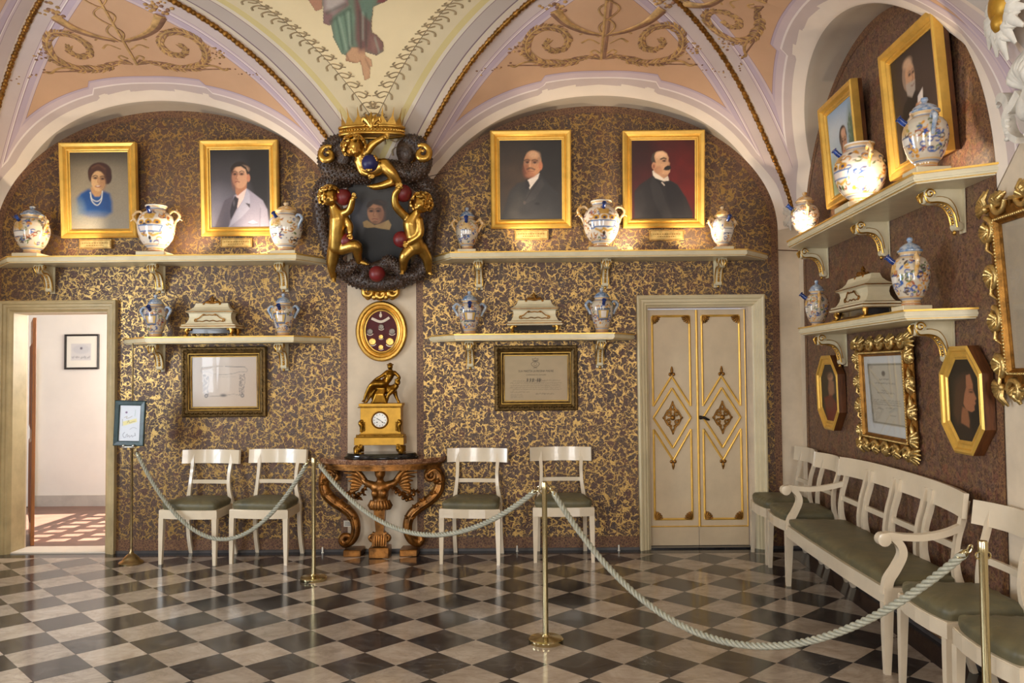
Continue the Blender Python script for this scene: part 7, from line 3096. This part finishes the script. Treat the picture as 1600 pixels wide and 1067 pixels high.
putto(((515, 307), .27), 13, [(522, 324, .25, 6), (528, 340, .25, 11), (527, 362, .25, 10.5), (527, 384, .23, 11.5)],
      [[(536, 333, .26, 5), (546, 328, .29, 4.6), (551, 312, .31, 3.4)], [(538, 340, .24, 5), (546, 352, .26, 4.4), (547, 363, .29, 3.2)]],
      [[(522, 390, .22, 8), (519, 412, .20, 6.6), (521, 432, .17, 4.2)], [(534, 388, .24, 8), (556, 384, .28, 7), (559, 398, .25, 5.2), (561, 408, .23, 4)]],
      [((521, 432, .17), (522, 440, .20)), ((561, 408, .23), (574, 413, .25))], Vector((.55, -.8, -.1)).normalized(), 4)
putto(((659, 318), .27), 13.5, [(650, 334, .25, 6), (643, 348, .25, 11), (646, 366, .25, 10.5), (650, 385, .24, 11)],
      [[(633, 338, .26, 5), (619, 322, .29, 4.8), (617, 306, .30, 4), (622, 296, .31, 3.4)], [(655, 345, .26, 5), (656, 366, .29, 4.6), (640, 378, .31, 3.4)]],
      [[(641, 390, .26, 8), (632, 402, .28, 6.6), (630, 420, .24, 4.4)], [(658, 388, .22, 8), (667, 404, .20, 6.2), (669, 424, .17, 4.2)]],
      [((630, 420, .24), (628, 428, .27)), ((669, 424, .17), (674, 429, .19))], Vector((-.6, -.75, -.15)).normalized(), 5)
putto(((553, 229), .30), 14, [(562, 243, .28, 6), (569, 256, .27, 9.5), (580, 266, .25, 9.5), (594, 260, .24, 10)],
      [[(573, 238, .27, 5), (582, 226, .26, 4.4), (598, 216, .25, 3.2)], [(560, 252, .28, 4.8), (566, 268, .30, 4.2), (574, 272, .31, 3.0)]],
      [[(600, 258, .25, 8), (612, 270, .27, 6.4), (622, 283, .26, 4.4)], [(602, 262, .22, 7.5), (618, 280, .22, 6), (600, 289, .24, 4.6), (584, 292, .25, 3.6)]],
      [((622, 283, .26), (621, 292, .28)), ((586, 292, .25), (577, 291, .26))], Vector((.35, -.85, -.4)).normalized(), 6)
MB().tube([cp(645, 281, .08), cp(678, 274, .04), cp(700, 268, .01)], .003, 6).build('hanging_wire', 'iron', t)


# ================================================================== stucco ornaments at the right edge and in the corner
def leafy(m, c, dirs, L, r, y):
    """bundle of stucco acanthus leaves in local (x, z)"""
    for a, s in dirs:
        an = R(a)
        n1 = (c[0] + L * s * .5 * math.cos(an), y - .03, c[1] + L * s * .5 * math.sin(an))
        n2 = (c[0] + L * s * math.cos(an), y - .005, c[1] + L * s * math.sin(an))
        m.tube(spline([(c[0], y, c[1]), n1, n2], 4), taper(9, r * .6, r, r * .25), 7, squash=(1, .6, 1))
        for k in (-1, 1):
            b = Vector(n1)
            e = (b.x + L * s * .3 * math.cos(an + k * .8), y - .012, b.z + L * s * .3 * math.sin(an + k * .8))
            m.tube([b, b.lerp(Vector(e), .5) + Vector((0, -.01, 0)), e], [r * .5, r * .45, r * .15], 6)


u1_, z1_ = RW(1574, 14, .16)
t = thing('stucco_cartouche', 'white stucco leaves around a gilt boss high at the right picture edge', 'ornament', on_rw(u1_, .16, z1_), RWA)
m = MB()
leafy(m, (0, 0), [(-90, 1.15), (-70, .95), (-115, 1.0), (-45, .9), (-140, .95), (-20, .8), (195, .9), (160, .8), (10, .8)], .20, .035, 0)
m.build('acanthus_leaves', 'stucco', t, 60)
MB().ell((0, -.02, .02), (.085, .05, .085), 18, 12).ell((0.0, -.03, -.06), (.045, .04, .05), 12, 8).build('gilt_boss', 'gilt_clock', t, 70)

u2_, z2_ = RW(1597, 150, .10)
t = thing('stucco_coat_of_arms', 'white stucco shield with shell and torn scroll straps at the right picture edge', 'ornament', on_rw(u2_, .04, z2_), RWA)
m = MB()
for k in range(7):
    a = R(40 + 17 * k)
    m.tube(spline([(0, -.02, .03), (.07 * math.cos(a), -.07, .03 + .09 * math.sin(a)), (.12 * math.cos(a), -.03, .03 + .17 * math.sin(a))], 4), taper(9, .012, .026, .018), 7)
m.build('shell', 'stucco', t, 60)
m = MB()
for sx in (-1, 1):
    m.rect(spline([(sx * .02, -.05, .02), (sx * .08, -.06, -.03), (sx * .13, -.05, .03), (sx * .20, -.035, .06), (sx * .25, -.02, .055)], 5), (0, 1, 0), .04, taper(21, .05, .045, .03))
    m.rect(spline([(sx * .05, -.05, .0), (sx * .11, -.06, -.06), (sx * .10, -.05, -.14), (sx * .03, -.05, -.19)], 5), (0, 1, 0), .05, .028)
    for k in range(5):
        m.ell((sx * (.10 + .002 * k), -.07, -.05 - .028 * k), (.016, .014, .010), 7, 5)
    m.tube([(sx * .24, -.02, .055), (sx * .27, -.02, .035)], [.014, .008], 6)
m.build('scroll_strap', 'stucco', t, 50)
MB().prism([(-.08, .04), (.08, .04), (.09, -.06), (.05, -.14), (0, -.18), (-.05, -.14), (-.09, -.06)], -.045, -.01).build('shield', 'plaster_grey', t)
MB().ell((0, -.05, -.05), (.05, .03, .06), 14, 9).build('shield_boss', 'stucco', t, 60)

xs_, zs_ = BW(1238, 335, .05)
t = thing('stucco_spray', 'small white stucco leaf spray in the corner behind the jar', 'ornament', (XR - .07, YB - .02, zs_), R(-35))
m = MB()
leafy(m, (0, 0), [(90, 1.0), (120, .9), (60, .9), (-90, .9), (-120, .8), (-60, .8), (150, .6), (30, .6)], .15, .024, 0)
m.build('leaves', 'stucco', t, 60)

# ================================================================== small things at the foot of the wall
for px, py, lab in ((333, 857, 'small white peg on the floor behind the chair nearest the doorway'), (504, 857, 'small white peg on the floor left of the console foot'), (808, 859, 'small white peg on the floor between the two right-hand back chairs'), (967, 858, 'small white peg on the floor next to the double door frame')):
    x = BW(px, py, .05)[0]
    t = thing('floor_peg', lab, 'peg', (x, YB - .05, 0), 0, 'white pegs along the skirting')
    MB().lathe([(.011, 0), (.011, .006), (.007, .008), (.007, .046), (.005, .05)], 12).build('pin', 'white_paint', t, 40)
x, z = BW(545, 823, .02)
t = thing('wall_label', 'small white label card on the wall behind the console leg', 'label', (x, YB - .012, z), 0)
MB().box(-.045, .045, -.004, .003, 0, .052).build('card', 'paper', t)
m = MB()
for k in range(3):
    m.box(-.035, .03 - .012 * k, -.0048, -.0041, .012 + .012 * k, .016 + .012 * k)
m.build('print_lines', 'ink', t)
